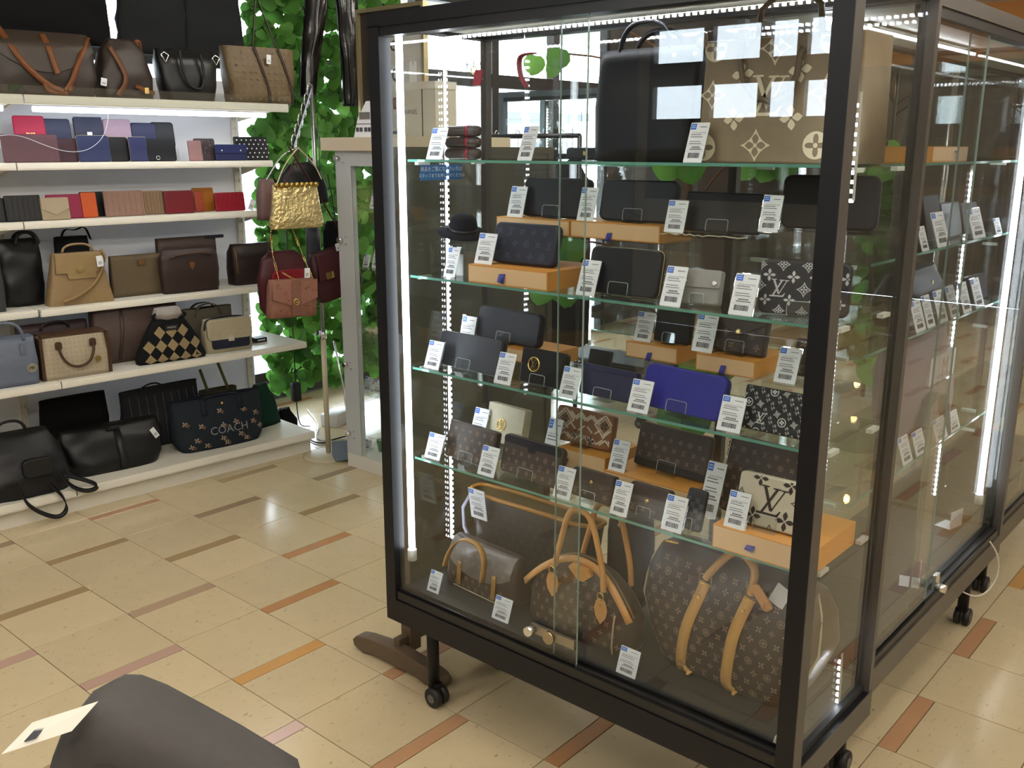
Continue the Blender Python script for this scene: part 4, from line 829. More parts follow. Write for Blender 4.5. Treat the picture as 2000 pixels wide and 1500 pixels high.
def tall(y, dz, dx=0): return [(hx0 + dx, y, h_ * .86 + dz), (hx0 + .006 + dx, y, h_ * 1.05), (hx0 + .018 + dx, y, h_ * 1.25), (hx0 + .04 + dx, y, topz - .012), ((hx0 + hx1) / 2 + dx, y, topz), (hx1 - .038 + dx, y, topz - .016), (hx1 - .014 + dx, y, h_ * 1.25), (hx1 - .003 + dx, y, h_ * 1.0), (hx1 + dx, y, h_ * .76 + dz)]
def smooth(pts, n=3):
    pts = [Vector(p) for p in pts]
    for _ in range(n):
        o = [pts[0]]
        for a, b in zip(pts[:-1], pts[1:]): o += [a * .75 + b * .25, a * .25 + b * .75]
        pts = o + [pts[-1]]
    return pts
MB().tube(smooth(tall(bg_.front(0, h_ * .8)[1] - .012, .004)), .0072, 10).build('handle', TAN, t); MB().tube(smooth(tall(.085, 0, .022)), .0072, 10).build('handle', TAN, t)
MB().tube([bg_.front(w_ * .36, h_ * q_, .004) for q_ in (.02, .12, .25, .4, .52)], .0022, 6).build('piping', mat('pale piping', hexc('b3a58a'), .5), t)
# round dark bag behind
sp = spot(1190, 1270, 1150, 1004, z5, 'C', .552); t = thing('handbag', 'plain black half-round bag behind the domed bag', 'bag', sp['loc'], sp['rz'])
w_, h_ = sp['w'] * 1.0, sp['h']; Bag([(0, w_ * .4, .05, 0, 3), (h_ * .12, w_ * .72, .07, 0, 3), (h_ * .4, w_ * .95, .08, 0, 3), (h_ * .8, w_, .07, 0, 3), (h_, w_ * .98, .04, 0, 3)]).body('body', BLK, t)
MB().tube([(.0, -.045, h_ * 1.0), (-.004, -.05, h_ * .95), (.003, -.05, h_ * .88)], .003, 6).build('zip_pull', SILVER, t)
# travel bag
sp = spot(1232, 1640, 1352, 1118, z5, 'C', .385, yaw=-3); w_, h_ = min(sp['w'], .44), sp['h'] * 1.0
t = thing('travel_bag', 'large monogram travel bag with tan straps and luggage tag', 'bag', sp['loc'], sp['rz'])
e_ = Vector((math.cos(sp['rz']), math.sin(sp['rz']), 0)); sh = (sp['w'] - w_) / 2; t.location = sp['loc'] - e_ * sh; sp['loc'] = Vector(t.location)
bg_ = Bag([(0, w_ * .70, .15, .085, 5), (.02, w_ * .77, .17, .085, 4.5), (h_ * .25, w_ * .88, .175, .085, 4.5), (h_ * .5, w_ * 1.0, .17, .085, 4.5), (h_ * .75, w_ * .985, .14, .085, 4), (h_ * .92, w_ * .90, .09, .085, 3.5), (h_, w_ * .74, .045, .085, 3)], 48, 5); bg_.body('body', CANVAS, t, .0015, 5)
monogram(MB(), -w_ * .49, w_ * .49, .008, h_ * .97, lambda x, z: bg_.front(x, z, .0022), .030, .017, lambda x, z: abs(x) < bg_.half(z) * .9).build('print', mat('monogram ink light', hexc('8a7763'), .45), t)
LT = mat('light cowhide', hexc('c99c5c'), .45, var=.08, scale=40)
def on(px, py, off=.004):
    x, zz = local(sp, px, py, .01); return bg_.front(x, max(.005, zz), off)
tops = []
for pts in (((1374, 1140), (1366, 1168), (1350, 1210), (1340, 1250), (1332, 1300), (1340, 1322), (1352, 1345)), ((1461, 1172), (1452, 1196), (1438, 1236), (1430, 1280), (1422, 1330), (1430, 1360), (1440, 1385))):
    q = [on(*p) for p in pts]; tops.append(q[0]); so = MB().ribbon(smooth(q, 2), (1, 0, 0), .026, .003).build('strap', LT, t); MB().lathe([(.004, -.004), (.004, 0)], 10, (q[1][0] + .002, q[1][1] - .001, q[1][2] + .006), 'y').build('rivet', GOLD, so)
    r = q[0]; MB().tube([(r[0] - .015, r[1] - .002, r[2] - .004), (r[0] + .015, r[1] - .002, r[2] - .004), (r[0] + .015, r[1], r[2] + .018), (r[0] - .015, r[1], r[2] + .018)], .0018, 6, True).build('loop', GOLD, t)
a, b = Vector(tops[0]), Vector(tops[1]); hz = local(sp, 1440, 1087, .02)[1]
MB().tube(smooth([a + Vector((0, 0, .01)), a + Vector((.012, .0, .03)), Vector((a.x + .045, a.y + .02, hz - .004)), Vector(((a.x + b.x) / 2 + .02, a.y + .025, hz)), Vector((b.x - .0, b.y + .015, hz - .02)), b + Vector((.006, 0, .04)), b + Vector((0, 0, .01))]), .0085, 10).build('handle', LT, t)
MB().tube([(x_ * 1, .085, h_ + .002) for x_ in (-w_ * .36, -.1, 0, .1, w_ * .36)], .004, 6).build('zipper', mat('brass zip', hexc('8a7550'), .35, .7), t)
MB().tube(smooth([(-w_ * .40, .05, h_ - .01), (-w_ * .36, .03, h_ + .004), (-w_ * .31, .045, h_ - .0)]), .004, 6).build('zip_pull', GOLD, t)
for s_ in (-1, 1): MB().tube([(s_ * bg_.half(h_ * q) * .985, bg_.front(bg_.half(h_ * q) * .97 * s_, h_ * q)[1] + .004, h_ * q) for q in (.05, .2, .35, .5, .65, .8, .93)], .0025, 6).build('piping', MATS['pale piping'], t)
x, y, zz = on(1488, 1172, .02); lg = MB().prism(rrect(.022, .06, .008, 3), -.003, .003, .001); lg.v = [(x + p[0] * .75 + p[2] * .66 - .02, y + p[1], zz + .028 - p[2] * .75 + p[0] * .66) for p in lg.v]; lo = lg.build('luggage_tag', mat('new cowhide', hexc('d09a5e'), .45), t)
bk = MB().tube([(x + .006, y - .005, zz - .004), (x + .022, y - .005, zz + .006), (x + .028, y - .005, zz - .004), (x + .012, y - .005, zz - .016)], .0014, 5, True).build('buckle', GOLD, lo)
x, y, zz = on(1508, 1168, .012); wc = MB().prism(rrect(.036, .05, .002, 2), -.0006, .0006); wc.v = [(x + p[0] * .88 + p[2] * .4, y + p[1], zz - .02 + p[2] * .88 - p[0] * .4) for p in wc.v]; wc.build('paper_label', CARD, t)
# crumpled paper in the corner
sp = spot(1507, 1532, 1466, 1425, z5, 'C', .275); o = tag(Bag([(0, sp['w'], .02, .01, 2.5), (.015, sp['w'] * .9, .02, .01, 2), (.03, sp['w'] * .3, .006, .01, 2)]).body('crumpled_paper', WHITE, None, .003), 'crumpled white paper in the deck corner by the post', 'paper'); o.location = sp['loc']; o.rotation_euler = (0, 0, sp['rz'])

# red charms hanging under the case top
for i, (px, py, lab) in enumerate(((930, 152, 'red leather tag with gold ring hanging under the case top'), (1026, 132, 'red curved leather strap hanging under the case top'))):
    q = at_x(px, py, .47); t = thing('leather_charm', lab, 'charm', q, -math.pi / 2); RL = mat('red leather', hexc('8c1626'), .4)
    if i == 0: lo = MB().prism(rrect(.026, .036, .003, 2, .006, -.018), -.002, .002, .0006); lo.v = [(x + z * .2, y, z) for x, y, z in lo.v]; lo.build('tag', RL, t); MB().tube([(-.008 + .009 * math.cos(a), 0, .018 + .009 * math.sin(a)) for a in [2 * math.pi * k / 14 for k in range(14)]], .0015, 6, True).build('ring', GOLD, t)
    else: MB().ribbon(smooth([(.03, 0, .03), (0, -.004, .03), (-.016, -.006, .02), (-.010, -.006, -.02), (.008, -.004, -.045)]), (0, 1, 0), .016, .003).build('strap', RL, t)
    MB().tube([(-.008 if i == 0 else 0, 0, .026), (-.004, 0, ZT0 + .01 - q.z)], .0007, 5).build('thread', SILVER, t)

# ================================================================== white gondola with bags
GP, GE = FR['G']; GN = rotz(GE, math.pi / 2)
def G(x, y, z=0): return GP + GE * x + GN * y + Vector((0, 0, z))
SHELF_W = mat('cream shelf enamel', hexc('e3dfd2'), .4, var=.03, scale=8); PANEL = mat('white back panel', hexc('f3f3f5'), .6)
N, L = nodes(PANEL); tr = N.new('ShaderNodeBsdfTranslucent'); tr.inputs[0].default_value = (.9, .92, 1, 1); mx = N.new('ShaderNodeMixShader'); mx.inputs[0].default_value = .10; L.new(N['Principled BSDF'].outputs[0], mx.inputs[1]); L.new(tr.outputs[0], mx.inputs[2]); L.new(mx.outputs[0], N['Material Output'].inputs[0])   # thin white board in front of the window
gz = dict(d=.110, a=.555, b=.828, c=1.176, e=1.407, t=1.660); gv = dict(d=0, a=.03, b=.17, c=.24, e=.24, t=.08)
go = thing('shelving_unit', 'white shelving unit with six shelves full of handbags and wallets', 'shelf unit', GP, GA)
JX = .30; XL, XR, VB = -1.0, 1.45, .53
for x0, x1 in ((XL, JX - .005), (JX + .005, XR)):
    for z0, z1 in ((.11, .62), (.625, 1.2), (1.205, 1.78)): MB().bx(x0, x1, VB, VB + .012, z0, z1).build('back_panel', PANEL, go)
for x in (JX - .7, JX, XR - .03):
    mb = MB().bx(x - .015, x + .015, VB - .001, VB + .02, 0, 2.42)      # channel: back, cheeks and a slotted face
    for a0, a1 in ((-.015, -.008), (-.005, .005), (.008, .015)): mb.bx(x + a0, x + a1, VB - .012, VB - .001 if a0 != -.005 else VB - .010, 0, 2.42)
    for k in range(-5, 43):
        for a0 in (-.008, .005): mb.bx(x + a0, x + a0 + .003, VB - .012, VB - .010, max(0, .265 + k * .05), .25 + (k + 1) * .05)
    mb.build('upright', SHELF_W, go)
MB().bx(XL, XR, .035, .05, 0, .08).build('kick_plate', SHELF_W, go)
def gshelf(k, x0, x1, dv=0, th=.028):
    z, v = gz[k], gv[k] + dv
    s = MB().bx(x0, x1, v, VB - .002, z - .006, z).bx(x0, x1, VB - .03, VB - .012, z - .02, z - .006); s.bx(x0, x1, v, v + .012, z - th, z - .006)
    o = MB().bx(x0, x1, v, VB - .013, z - .008, z).build('shelf', SHELF_W, go)
    MB().bx(x0, x1, v - .006, v + .008, z - th, z + .001).build('front_lip', SHELF_W, o); MB().bx(x0, x1, v - .0085, v - .006, z - th + .006, z - .006).build('label_rail', mat('label rail', hexc('e8e4d8'), .35), o)
    for x in (x0 + .01, x1 - .012): MB().prism([(VB - .02, -.07), (VB - .02, -.008), (v + .03, -.008), (v + .03, -.018)], 0, .003).build('bracket', SHELF_W, o)
    for b in o.children:
        if b.name.startswith('bracket'):
            if not b.data.get('t'):
                for vv in b.data.vertices: c = vv.co.copy(); vv.co = (c.y, c.x, c.z)
                b.data['t'] = 1
    bs = [b for b in o.children if b.name.startswith('bracket')]
    for b, x in zip(bs, (x0 + .008, x1 - .012)): b.location = (x, 0, z)
for k in 'dabcet':
    gshelf(k, XL, JX - .003, .02 if k == 'b' else 0, .035 if k in 'dt' else .028); gshelf(k, JX + .003, XR, 0, .035 if k in 'dt' else .028)
SL = emis('shelf tube', (.80, .87, 1), 9.0)
l = MB().tube([(-.6, .16, 1.612), (.25, .16, 1.612)], .011, 10).build('light_tube', SL, go); l = MB().tube([(.36, .16, 1.612), (1.38, .16, 1.612)], .011, 10).build('light_tube', SL, go)
g_ = thing('shelf_guard', 'clear plastic guard rail along the top shelf', 'guard rail', G(XL, .055, gz['t'] - .028), GA)
MB().bx(0, XR - XL, 0, .003, 0, .062).build('guard_sheet', ACRYLIC, g_)
for x in (.9, 1.05): MB().box((x, -.002, .05), (.02, .012, .035)).build('clip', BLACK_FRAME, g_)
rl = thing('clothes_rail', 'chrome clothes rail above the shelving unit', 'rail', G(XL, .40, 2.36), GA); MB().tube([(0, 0, 0), (XR - XL - .03, 0, 0)], .012, 10).build('tube', SILVER, rl)
for x in (.31, 1.3, XR - XL - .04): MB().bar((x, 0, 0), (x, .12, 0), .02, .02).build('arm', SHELF_W, rl)

def gs(x0, x1, yb, yt, k, dv=.03, yaw=0, lean=0): return spot(x0, x1, yb, yt, gz[k], 'G', gv[k] + dv, yaw, lean)
def gwallet(x0, x1, yb, yt, k, col, lab, dv=.03, r=.01, d=.013, yaw=-2, lean=8, zip_=None, rough=.4, lift=0):
    sp = gs(x0, x1, yb, yt, k, dv, yaw, lean); sp['loc'].z += lift; m = leather(col, rough) if isinstance(col, str) else col
    if lift: sp['h'] -= lift
    t = root_at('wallet', lab, 'wallet', sp, d, 'wallets on the white shelving unit'); sp['t'] = t; sp['d'] = d; w, h = sp['w'], max(.03, sp['h'])
    sp['h'] = h; MB().prism(rrect(w, h, r, 4), 0, d, .004).build('body', m, t)
    if zip_: MB().prism(rrect(w + .0012, h + .0012, r, 4, 0, -.0003), d * .4, d * .6).build('zipper', zip_, t)
    return sp
# lit shelf: front row
e = 'e'
gwallet(9, 119, 316, 263, e, '5a3b41', 'wide mauve brown wallet on the lit shelf', .02, .008)
gwallet(112, 157, 315, 271, e, '3a1e28', 'burgundy wallet between mauve and navy ones', .05, .012)
s = gwallet(156, 219, 315, 265, e, '232b52', 'navy zip wallet on the lit shelf beside the burgundy one', .03, .01, zip_=ZIPG)
gwallet(212, 256, 315, 268, e, '14151c', 'black zip wallet between two navy wallets', .055, .014, zip_=ZIPG)
gwallet(257, 291, 314, 268, e, '262b55', 'narrow navy wallet with gold zip on the lit shelf', .03, .004, zip_=ZIPG)
s = gwallet(288, 347, 314, 272, e, '17181f', 'black wallet with a ring pull on the lit shelf', .05, .012, zip_=ZIPD); MB().tube([(-.02 + .008 * math.cos(a), -.004, .014 + .008 * math.sin(a)) for a in [k * .45 for k in range(14)]], .0012, 5, True).build('ring_pull', SILVER, s['t'])
gwallet(372, 398, 315, 275, e, '8e6a68', 'small pink card wallet before the studded one', .025, .004)
s = gwallet(384, 424, 314, 271, e, '3c2f30', 'brown wallet with tiny silver studs', .055, .008)
mb = MB(); rr = random.Random(2)
for k in range(26): mb.box((rr.uniform(-.4, .4) * s['w'], -.001, rr.uniform(.1, .9) * s['h']), (.0025, .002, .0025))
mb.build('studs', SILVER, s['t'], kind='stuff')
s = gwallet(423, 484, 315, 283, e, '191f45', 'small navy flap wallet with two snaps', .025, .006); flap(s, rrect(s['w'], s['h'] * .55, .006, 3, 0, s['h'] * .45), leather('1d2450', .4))
for x in (-.3, .3): snap(s, x * s['w'], s['h'] * .62, .004, SILVER, -.003)
s = gwallet(462, 527, 314, 268, e, '15161c', 'black zip wallet with white perforated dots', .05, .008, zip_=ZIPD); mb = MB()
for i in range(7):
    for j in range(5): put(mb, [disc(.5, 8)], (-.42 + i * .14 + (.07 if j % 2 else 0)) * s['w'], (.14 + j * .18) * s['h'], .007, flat())
mb.build('dots', mat('white dots', hexc('d9dbe2'), .6), s['t'])
# lit shelf: back row on a step
st = thing('display_step', 'clear step carrying the back row of the lit shelf', 'riser', G(.18, .33, gz['e']), GA); MB().bx(0, .85, 0, .12, .055, .058).build('top_sheet', ACRYLIC, st); MB().bx(0, .85, 0, .003, 0, .055).build('front_sheet', ACRYLIC, st)
BK = .058
def bwallet(x0, x1, yt, col, lab, dv=.11, **k): return gwallet(x0, x1, 270, yt, e, col, lab, dv, lift=BK, **k)
s = bwallet(31, 93, 227, 'c21446', 'crimson pink wallet on the clear step', rough=.45); q = text('kate spade', .008); q.v = [(a, -.0006, c + s['h'] * .45) for a, b, c in q.v]; q.build('lettering', GOLD, s['t'])
bwallet(90, 142, 233, '20264a', 'dark navy wallet on the clear step beside the crimson one')
s = bwallet(149, 204, 230, '171c38', 'navy satchel wallet with silver clasp on the step'); flap(s, rrect(s['w'], s['h'] * .6, .003, 2, 0, s['h'] * .4), leather('1a2142', .4)); MB().bx(-.01, .01, -.006, -.003, s['h'] * .34, s['h'] * .5).build('clasp', SILVER, s['t'])
bwallet(206, 260, 234, 'b294a6', 'pale lilac pink wallet on the step')
bwallet(260, 308, 241, '1c2350', 'royal navy wallet on the step beside the lilac one')
bwallet(298, 343, 240, '15151b', 'black rounded zip wallet at the end of the step', .13, r=.014, zip_=ZIPD)
# colourful wallet row
c = 'c'
for x0, x1, yb, yt, col, lab, dv in ((-12, 34, 431, 388, '17171a', 'soft black purse at the start of the colourful row', .05), (15, 86, 434, 382, '1b191b', 'black woven wallet in the colourful row', .03), (84, 140, 431, 386, '9a8a6e', 'beige flap wallet in the colourful row', .02), (96, 168, 428, 380, '8f1645', 'magenta wallet in the colourful row', .07), (164, 194, 427, 376, 'c2521c', 'vivid orange wallet in the colourful row', .06), (162, 227, 424, 375, '1d2228', 'black zip wallet behind the orange one', .105), (208, 286, 424, 373, '8a6a5c', 'dusty taupe crocodile wallet', .04), (283, 326, 421, 373, '82694f', 'tan wallet beside the crocodile one', .06), (325, 382, 418, 373, '701420', 'dark red wallet beside the tan one', .04), (384, 401, 418, 374, 'a0452f', 'coral wallet behind the dark red one', .075), (381, 422, 416, 367, 'a4661f', 'mustard yellow wallet in the colourful row', .11), (423, 481, 415, 376, '8a1526', 'raspberry red quilted wallet at the end of the row', .045)):
    s = gwallet(x0, x1, yb, yt, c, col, lab, dv, yaw=-2, r=.006, zip_=ZIPD if col in ('701420', '1d2228', '17171a') else None)
    if 'crocodile' in lab or 'woven' in lab or 'quilted' in lab:
        mb = MB()
        for i in range(7): mb.bar((-s['w'] * .44 + i * s['w'] * .145, -.0006, .006), (-s['w'] * .44 + i * s['w'] * .145 + (s['w'] * .1 if 'quilted' in lab else 0), -.0006, s['h'] - .008), .0012, .0012)
        mb.build('stitching', leather(col, .6), s['t'])
    if 'flap' in lab: flap(s, [(-s['w'] / 2 + .002, s['h'] * .5), (0, s['h'] * .2), (s['w'] / 2 - .002, s['h'] * .5), (s['w'] / 2 - .002, s['h'] - .002), (-s['w'] / 2 + .002, s['h'] - .002)], leather('a3937a', .45))
def swing_tag(px, py, v, lab, roll=0, size=(.028, .05), fr='G', logo=False):
    p0, e_ = FR[fr]; n_ = rotz(e_, math.pi / 2); p = at_pl(px, py, p0 + n_ * v, n_); t = thing('swing_tag', lab, 'price tag', p, math.atan2(e_.y, e_.x), 0, 'swing tags on bags'); t.rotation_euler = (0, R_(roll), math.atan2(e_.y, e_.x))
    MB().prism(rrect(size[0], size[1], .001, 1, 0, -size[1] / 2), 0, .0008).build('card', CARD, t)
    mb = MB()
    for k in range(3): mb.bx(-size[0] * .3, size[0] * .3, -.0004, -.0001, (-.28 + k * .1) * size[1], (-.24 + k * .1) * size[1])
    mb.build('print', INK, t); return t
swing_tag(492, 400, .262, 'white tag leaning beside the raspberry wallet', 25)
# --- second bag shelf (b)
def handbag(name, lab, sp, prof, m, wob=0, seg=36, open_top=False, seed=1, group='handbags on the white shelving unit'):
    t = root_at(name, lab, 'bag', sp, 0, group); w, h = sp['w'], sp['h']; b = Bag([(z * h, ww * w, d, cy, n) for z, ww, d, cy, n in prof], seg); b.body('body', m, t, wob, seed, open_top); return t, b, w, h
sp = gs(-22, 18, 600, 497, 'b', .05); t, b, w, h = handbag('handbag', 'charcoal bag cut by the picture edge beside the black tote', sp, [(0, .9, .08, .05, 5), (.5, 1, .08, .05, 5), (1, .9, .04, .05, 4)], leather('34383a', .45)); MB().tube(arc(-w * .2, w * .25, h, .05, .05), .005, 8).build('handle', BLK, t)
sp = gs(8, 100, 592, 468, 'b', .135); t, b, w, h = handbag('handbag', 'soft black leather tote with slouching top and straps', sp, [(0, .86, .12, .07, 4), (.3, .98, .13, .07, 3.5), (.75, 1, .10, .07, 3), (1, .98, .05, .07, 3)], leather('17181a', .4), .006, seed=4)
MB().tube(arc(-w * .05, w * .42, h * .92, .05, .03), .007, 8).build('handle', BLK, t); MB().tube(arc(0, w * .5, h * .92, .045, .10), .007, 8).build('handle', BLK, t)
sp = gs(120, 190, 560, 462, 'b', .22); t, b, w, h = handbag('handbag', 'black nylon bag with folded straps behind the beige bag', sp, [(0, .95, .07, .04, 4), (.6, 1, .08, .04, 4), (1, .9, .04, .04, 3)], cloth('1b1c1e'), .004, seed=6)
MB().ribbon(smooth([(-w * .4, .0, h * .9), (-w * .3, -.01, h * 1.15), (0, -.01, h * 1.1), (w * .3, -.01, h * 1.18), (w * .45, 0, h * .95)]), (0, 1, 0), .02, .003).build('strap', cloth('1b1c1e'), t)
BEI = leather('8f7652', .42); sp = gs(98, 228, 590, 494, 'b', .03, yaw=-3); t, b, w, h = handbag('handbag', 'beige leather flap bag with turn lock and long strap', sp, [(0, 1.0, .085, .05, 7), (.04, 1.0, .09, .05, 6), (.6, .82, .07, .05, 6), (1, .70, .04, .05, 5)], BEI)
fo = MB().prism([(-w * .36, h * .62), (-w * .2, h * .62), (-w * .18, h * .5), (w * .24, h * .5), (w * .24, h * .62), (w * .35, h * .66), (w * .34, h * .99), (-w * .34, h * .99)], b.front(0, h * .5)[1] - .006, b.front(0, h)[1] + .004, .0015).build('flap', leather('98805a', .4), t)
MB().bx(-.014, .014, b.front(0, h * .5)[1] - .011, b.front(0, h * .5)[1] - .006, h * .62, h * .7).build('turn_lock', GOLD, fo)
MB().ribbon(smooth([(-w * .34, -.03, h * .10), (-w * .12, -.035, h * .18), (w * .2, -.03, h * .42), (w * .40, -.01, h * .85), (w * .36, .03, h * 1.02)]), (.3, 0, 1), .016, .003).build('strap', leather('8a7048', .45), t)
MB().tube(arc(-w * .2, w * .26, h, .035, .04), .005, 8).build('handle', BEI, t)
swing_tag(195, 510, .16, 'white barcode tag on the beige flap bag', -3, (.026, .045))
sp = gs(222, 338, 573, 497, 'b', .10); t, b, w, h = handbag('clutch_bag', 'flat khaki clutch with small leather badge', sp, [(0, 1, .04, .02, 8), (.5, 1, .045, .02, 8), (1, .98, .03, .02, 6)], leather('5f513b', .6)); MB().prism(rrect(.03, .024, .003, 2, 0, h * .75), -.006, .0).build('badge', leather('6b4a2a', .5), t)
swing_tag(316, 512, .25, 'white tag between the clutch and the brown pouch', 0, (.02, .04))
sp = gs(314, 430, 552, 463, 'b', .14); t, b, w, h = handbag('document_case', 'dark brown document case standing behind the brown pouch', sp, [(0, 1, .04, .02, 8), (1, .98, .035, .02, 8)], leather('3b2c24', .5)); MB().bx(w * .3, w * .62, .0, .014, h - .012, h + .002).build('zip_end', BLK, t)
sp = gs(320, 434, 566, 486, 'b', .03, yaw=-4); t, b, w, h = handbag('clutch_bag', 'brown leather zip pouch with horse badge and piped handle', sp, [(0, .94, .05, .03, 5), (.5, 1, .06, .03, 5), (.85, .98, .05, .03, 4), (1, .88, .02, .03, 3)], leather('352622', .45)); MB().tube(smooth([(-w * .35, -.006, h * .84), (-w * .2, -.012, h * .9), (w * .2, -.012, h * .92), (w * .36, -.006, h * .86)]), .006, 8).build('handle', leather('4a362b', .45), t)
MB().prism([(0, h * .52), (.012, h * .6), (.012, h * .7), (-.012, h * .7), (-.012, h * .6)], -.006, .0).build('badge', leather('6b4426', .5), t)
sp = gs(462, 545, 556, 476, 'b', .06); t, b, w, h = handbag('handbag', 'dark brown barrel bag at the end of its shelf', sp, [(0, .95, .10, .06, 5), (.4, 1, .11, .06, 4), (.8, .97, .09, .06, 4), (1, .88, .04, .06, 3)], leather('2c1e19', .45)); MB().tube([b.front(-w * .42, h * q, .002) for q in (.3, .6, .8, .92)], .004, 6).build('trim', leather('6e4a2c', .45), t)
# --- lower bag shelf (a)
sp = gs(-35, 87, 772, 664, 'a', .03, yaw=-4); PB = leather('656d7e', .42); t, b, w, h = handbag('handbag', 'powder blue tote with round handle and silver disc charm', sp, [(0, .96, .12, .07, 8), (.5, 1, .12, .07, 8), (1, .97, .08, .07, 7)], PB)
MB().tube(arc(-w * .30, w * .30, h * .94, .075, .03), .006, 8).build('handle', PB, t); MB().prism(rrect(.022, .05, .008, 3, w * .26, h * .62), -.004 + b.front(w * .26, h * .7)[1], b.front(w * .26, h * .7)[1] + .002, .001).build('hang_tag', PB, t)
ch = MB().lathe([(.019, -.002), (.019, .0)], 20, (w * .36, b.front(w * .3, h * .3)[1] - .003, h * .36), 'y').build('charm', SILVER, t); q = text('MK', .016); q.v = [(a + w * .36, b.front(w * .3, h * .3)[1] - .0065, cc + h * .36) for a, _, cc in q.v]; q.build('letters', mat('charm ink', hexc('55565a'), .4, 1), ch)
sp = gs(45, 184, 715, 632, 'a', .18); t, b, w, h = handbag('handbag', 'dark purple brown tote behind the pale logo bag', sp, [(0, .95, .08, .04, 6), (.6, 1, .08, .04, 6), (1, 1, .05, .04, 5)], leather('38292b', .45)); MB().tube(arc(-w * .2, w * .2, h * .9, .03, .0), .005, 8).build('handle', leather('2a1f20', .45), t)
LG = mat('pale logo canvas', hexc('a39680'), .55, var=.1, scale=220); sp = gs(88, 222, 748, 652, 'a', .03, yaw=-3); t, b, w, h = handbag('handbag', 'pale beige logo bag with drooping brown handle and gold charm', sp, [(0, .98, .11, .06, 9), (.5, 1, .11, .06, 9), (1, .94, .07, .06, 8)], LG); BR = leather('46301f', .45)
mb = MB()
for i in range(13):
    for j in range(9): put(mb, [annulus(.3, .5, 8)[k] for k in range(8)] if False else ring_of(disc(.5, 8), .6), -w * .42 + i * w * .07, h * (.06 + j * .105), .007, lambda x, z: b.front(x, z, .001))
mb.build('print', mat('tan print', hexc('8b7a60'), .6), t, kind='stuff')
for x in (-1, 1): MB().bx(x * w * .49 - .006, x * w * .49 + .006, .005, .11, .002, h * .97).build('side_panel', BR, t)
MB().bx(-w * .47, w * .47, .02, .1, h * .97, h * 1.02).build('top_trim', BR, t); y = b.front(0, h * .5)[1] - .006
MB().tube(smooth([(-w * .24, y, h * .78), (-w * .25, y - .006, h * .6), (-w * .16, y - .012, h * .34), (0, y - .014, h * .25), (w * .17, y - .012, h * .34), (w * .25, y - .006, h * .6), (w * .25, y, h * .78)]), .0055, 8).build('handle', BR, t)
for x in (-w * .25, w * .25): MB().prism(rrect(.026, .034, .009, 3, x, h * .68), y, y + .006, .001).build('handle_tab', BR, t)
MB().lathe([(.0125, -.002), (.0125, 0)], 16, (w * .30, y - .004, h * .38), 'y').build('charm', GOLD, t)
sp = gs(194, 360, 712, 592, 'a', .17); t, b, w, h = handbag('handbag', 'tall mauve brown shopper behind the checked knit bag', sp, [(0, .95, .09, .05, 7), (.5, 1, .09, .05, 7), (1, 1, .06, .05, 6)], leather('554640', .5)); MB().ribbon([(-w * .18, b.front(0, h)[1] - .003, h), (-w * .2, b.front(0, h * .5)[1] - .004, h * .5), (-w * .26, b.front(0, .1)[1] - .004, h * .05)], (1, 0, 0), .012, .003).build('strap', leather('4b3d38', .5), t)
sp = gs(275, 408, 724, 622, 'a', .03, yaw=-4); t, b, w, h = handbag('handbag', 'black and cream checked knit bag with label', sp, [(0, 1.0, .06, .04, 5), (.1, 1.02, .08, .04, 4), (.55, .80, .06, .04, 4), (.85, .56, .05, .04, 4), (1, .44, .04, .04, 3)], cloth('18171a'), .003)
mb = MB(); MOTIF['sq'] = [[(.5, 0), (0, .5), (-.5, 0), (0, -.5)]]
for i in range(-4, 5):
    for j in range(0, 6):
        x = i * w * .17 + (w * .085 if j % 2 else 0); zz = h * (.08 + j * .155)
        if j % 2 == 0 and abs(x) < b.half(min(zz, h * .95)) * .97:
            pl = [(x + p[0] * w * .165, max(.002, zz + p[1] * h * .30)) for p in MOTIF['sq'][0]]; rr_ = []
            for a_, c_ in zip(pl, pl[1:] + pl[:1]):
                for k in range(3): rr_.append((a_[0] + (c_[0] - a_[0]) * k / 3, a_[1] + (c_[1] - a_[1]) * k / 3))
            pts = [b.front(max(-b.half(q[1]) * .97, min(b.half(q[1]) * .97, q[0])), min(q[1], h * .97), .003) for q in rr_]; ctr = b.front(max(-b.half(zz) * .95, min(b.half(zz) * .95, x)), min(zz, h * .95), .003)
            mb.add(pts + [ctr], [(k, (k + 1) % 12, 12) for k in range(12)])
mb.build('cream_checks', cloth('a3906c'), t)
for s_ in (-1, 1): MB().tube(smooth([(s_ * w * .2, .02, h), (s_ * w * .26, .02, h * 1.08), (s_ * w * .1, .03, h * 1.16)]), .006, 8).build('strap', cloth('18171a'), t)
Bag([(h * .98, w * .3, .05, .04, 3), (h * 1.1, w * .42, .07, .04, 3), (h * 1.24, w * .34, .05, .04, 3)]).body('tissue', mat('tissue', hexc('8c8582'), .7), t, .006)
lb = MB().bx(-.028, .03, b.front(0, h * .8)[1] - .008, b.front(0, h * .8)[1] - .002, h * .74, h * .86).build('label_patch', BLK, t); q = text('MARNI', .011, 1.2); q.v = [(a + .001, b.front(0, h * .8)[1] - .0086, cc + h * .80) for a, _, cc in q.v]; q.build('letters', mat('pale letters', hexc('c9c4b6'), .6), lb)
sp = gs(366, 466, 688, 602, 'a', .15); t, b, w, h = handbag('handbag', 'grey green canvas tote with wide straps', sp, [(0, .84, .08, .05, 5), (.6, .96, .08, .05, 5), (1, 1.0, .05, .05, 4)], cloth('5d574a'), .003, open_top=True)
for yy in (.02, .07): MB().ribbon(arc(-w * .26, w * .24, h * .82, .055, yy), (0, 1, 0), .022, .003).build('strap', cloth('575144'), t)
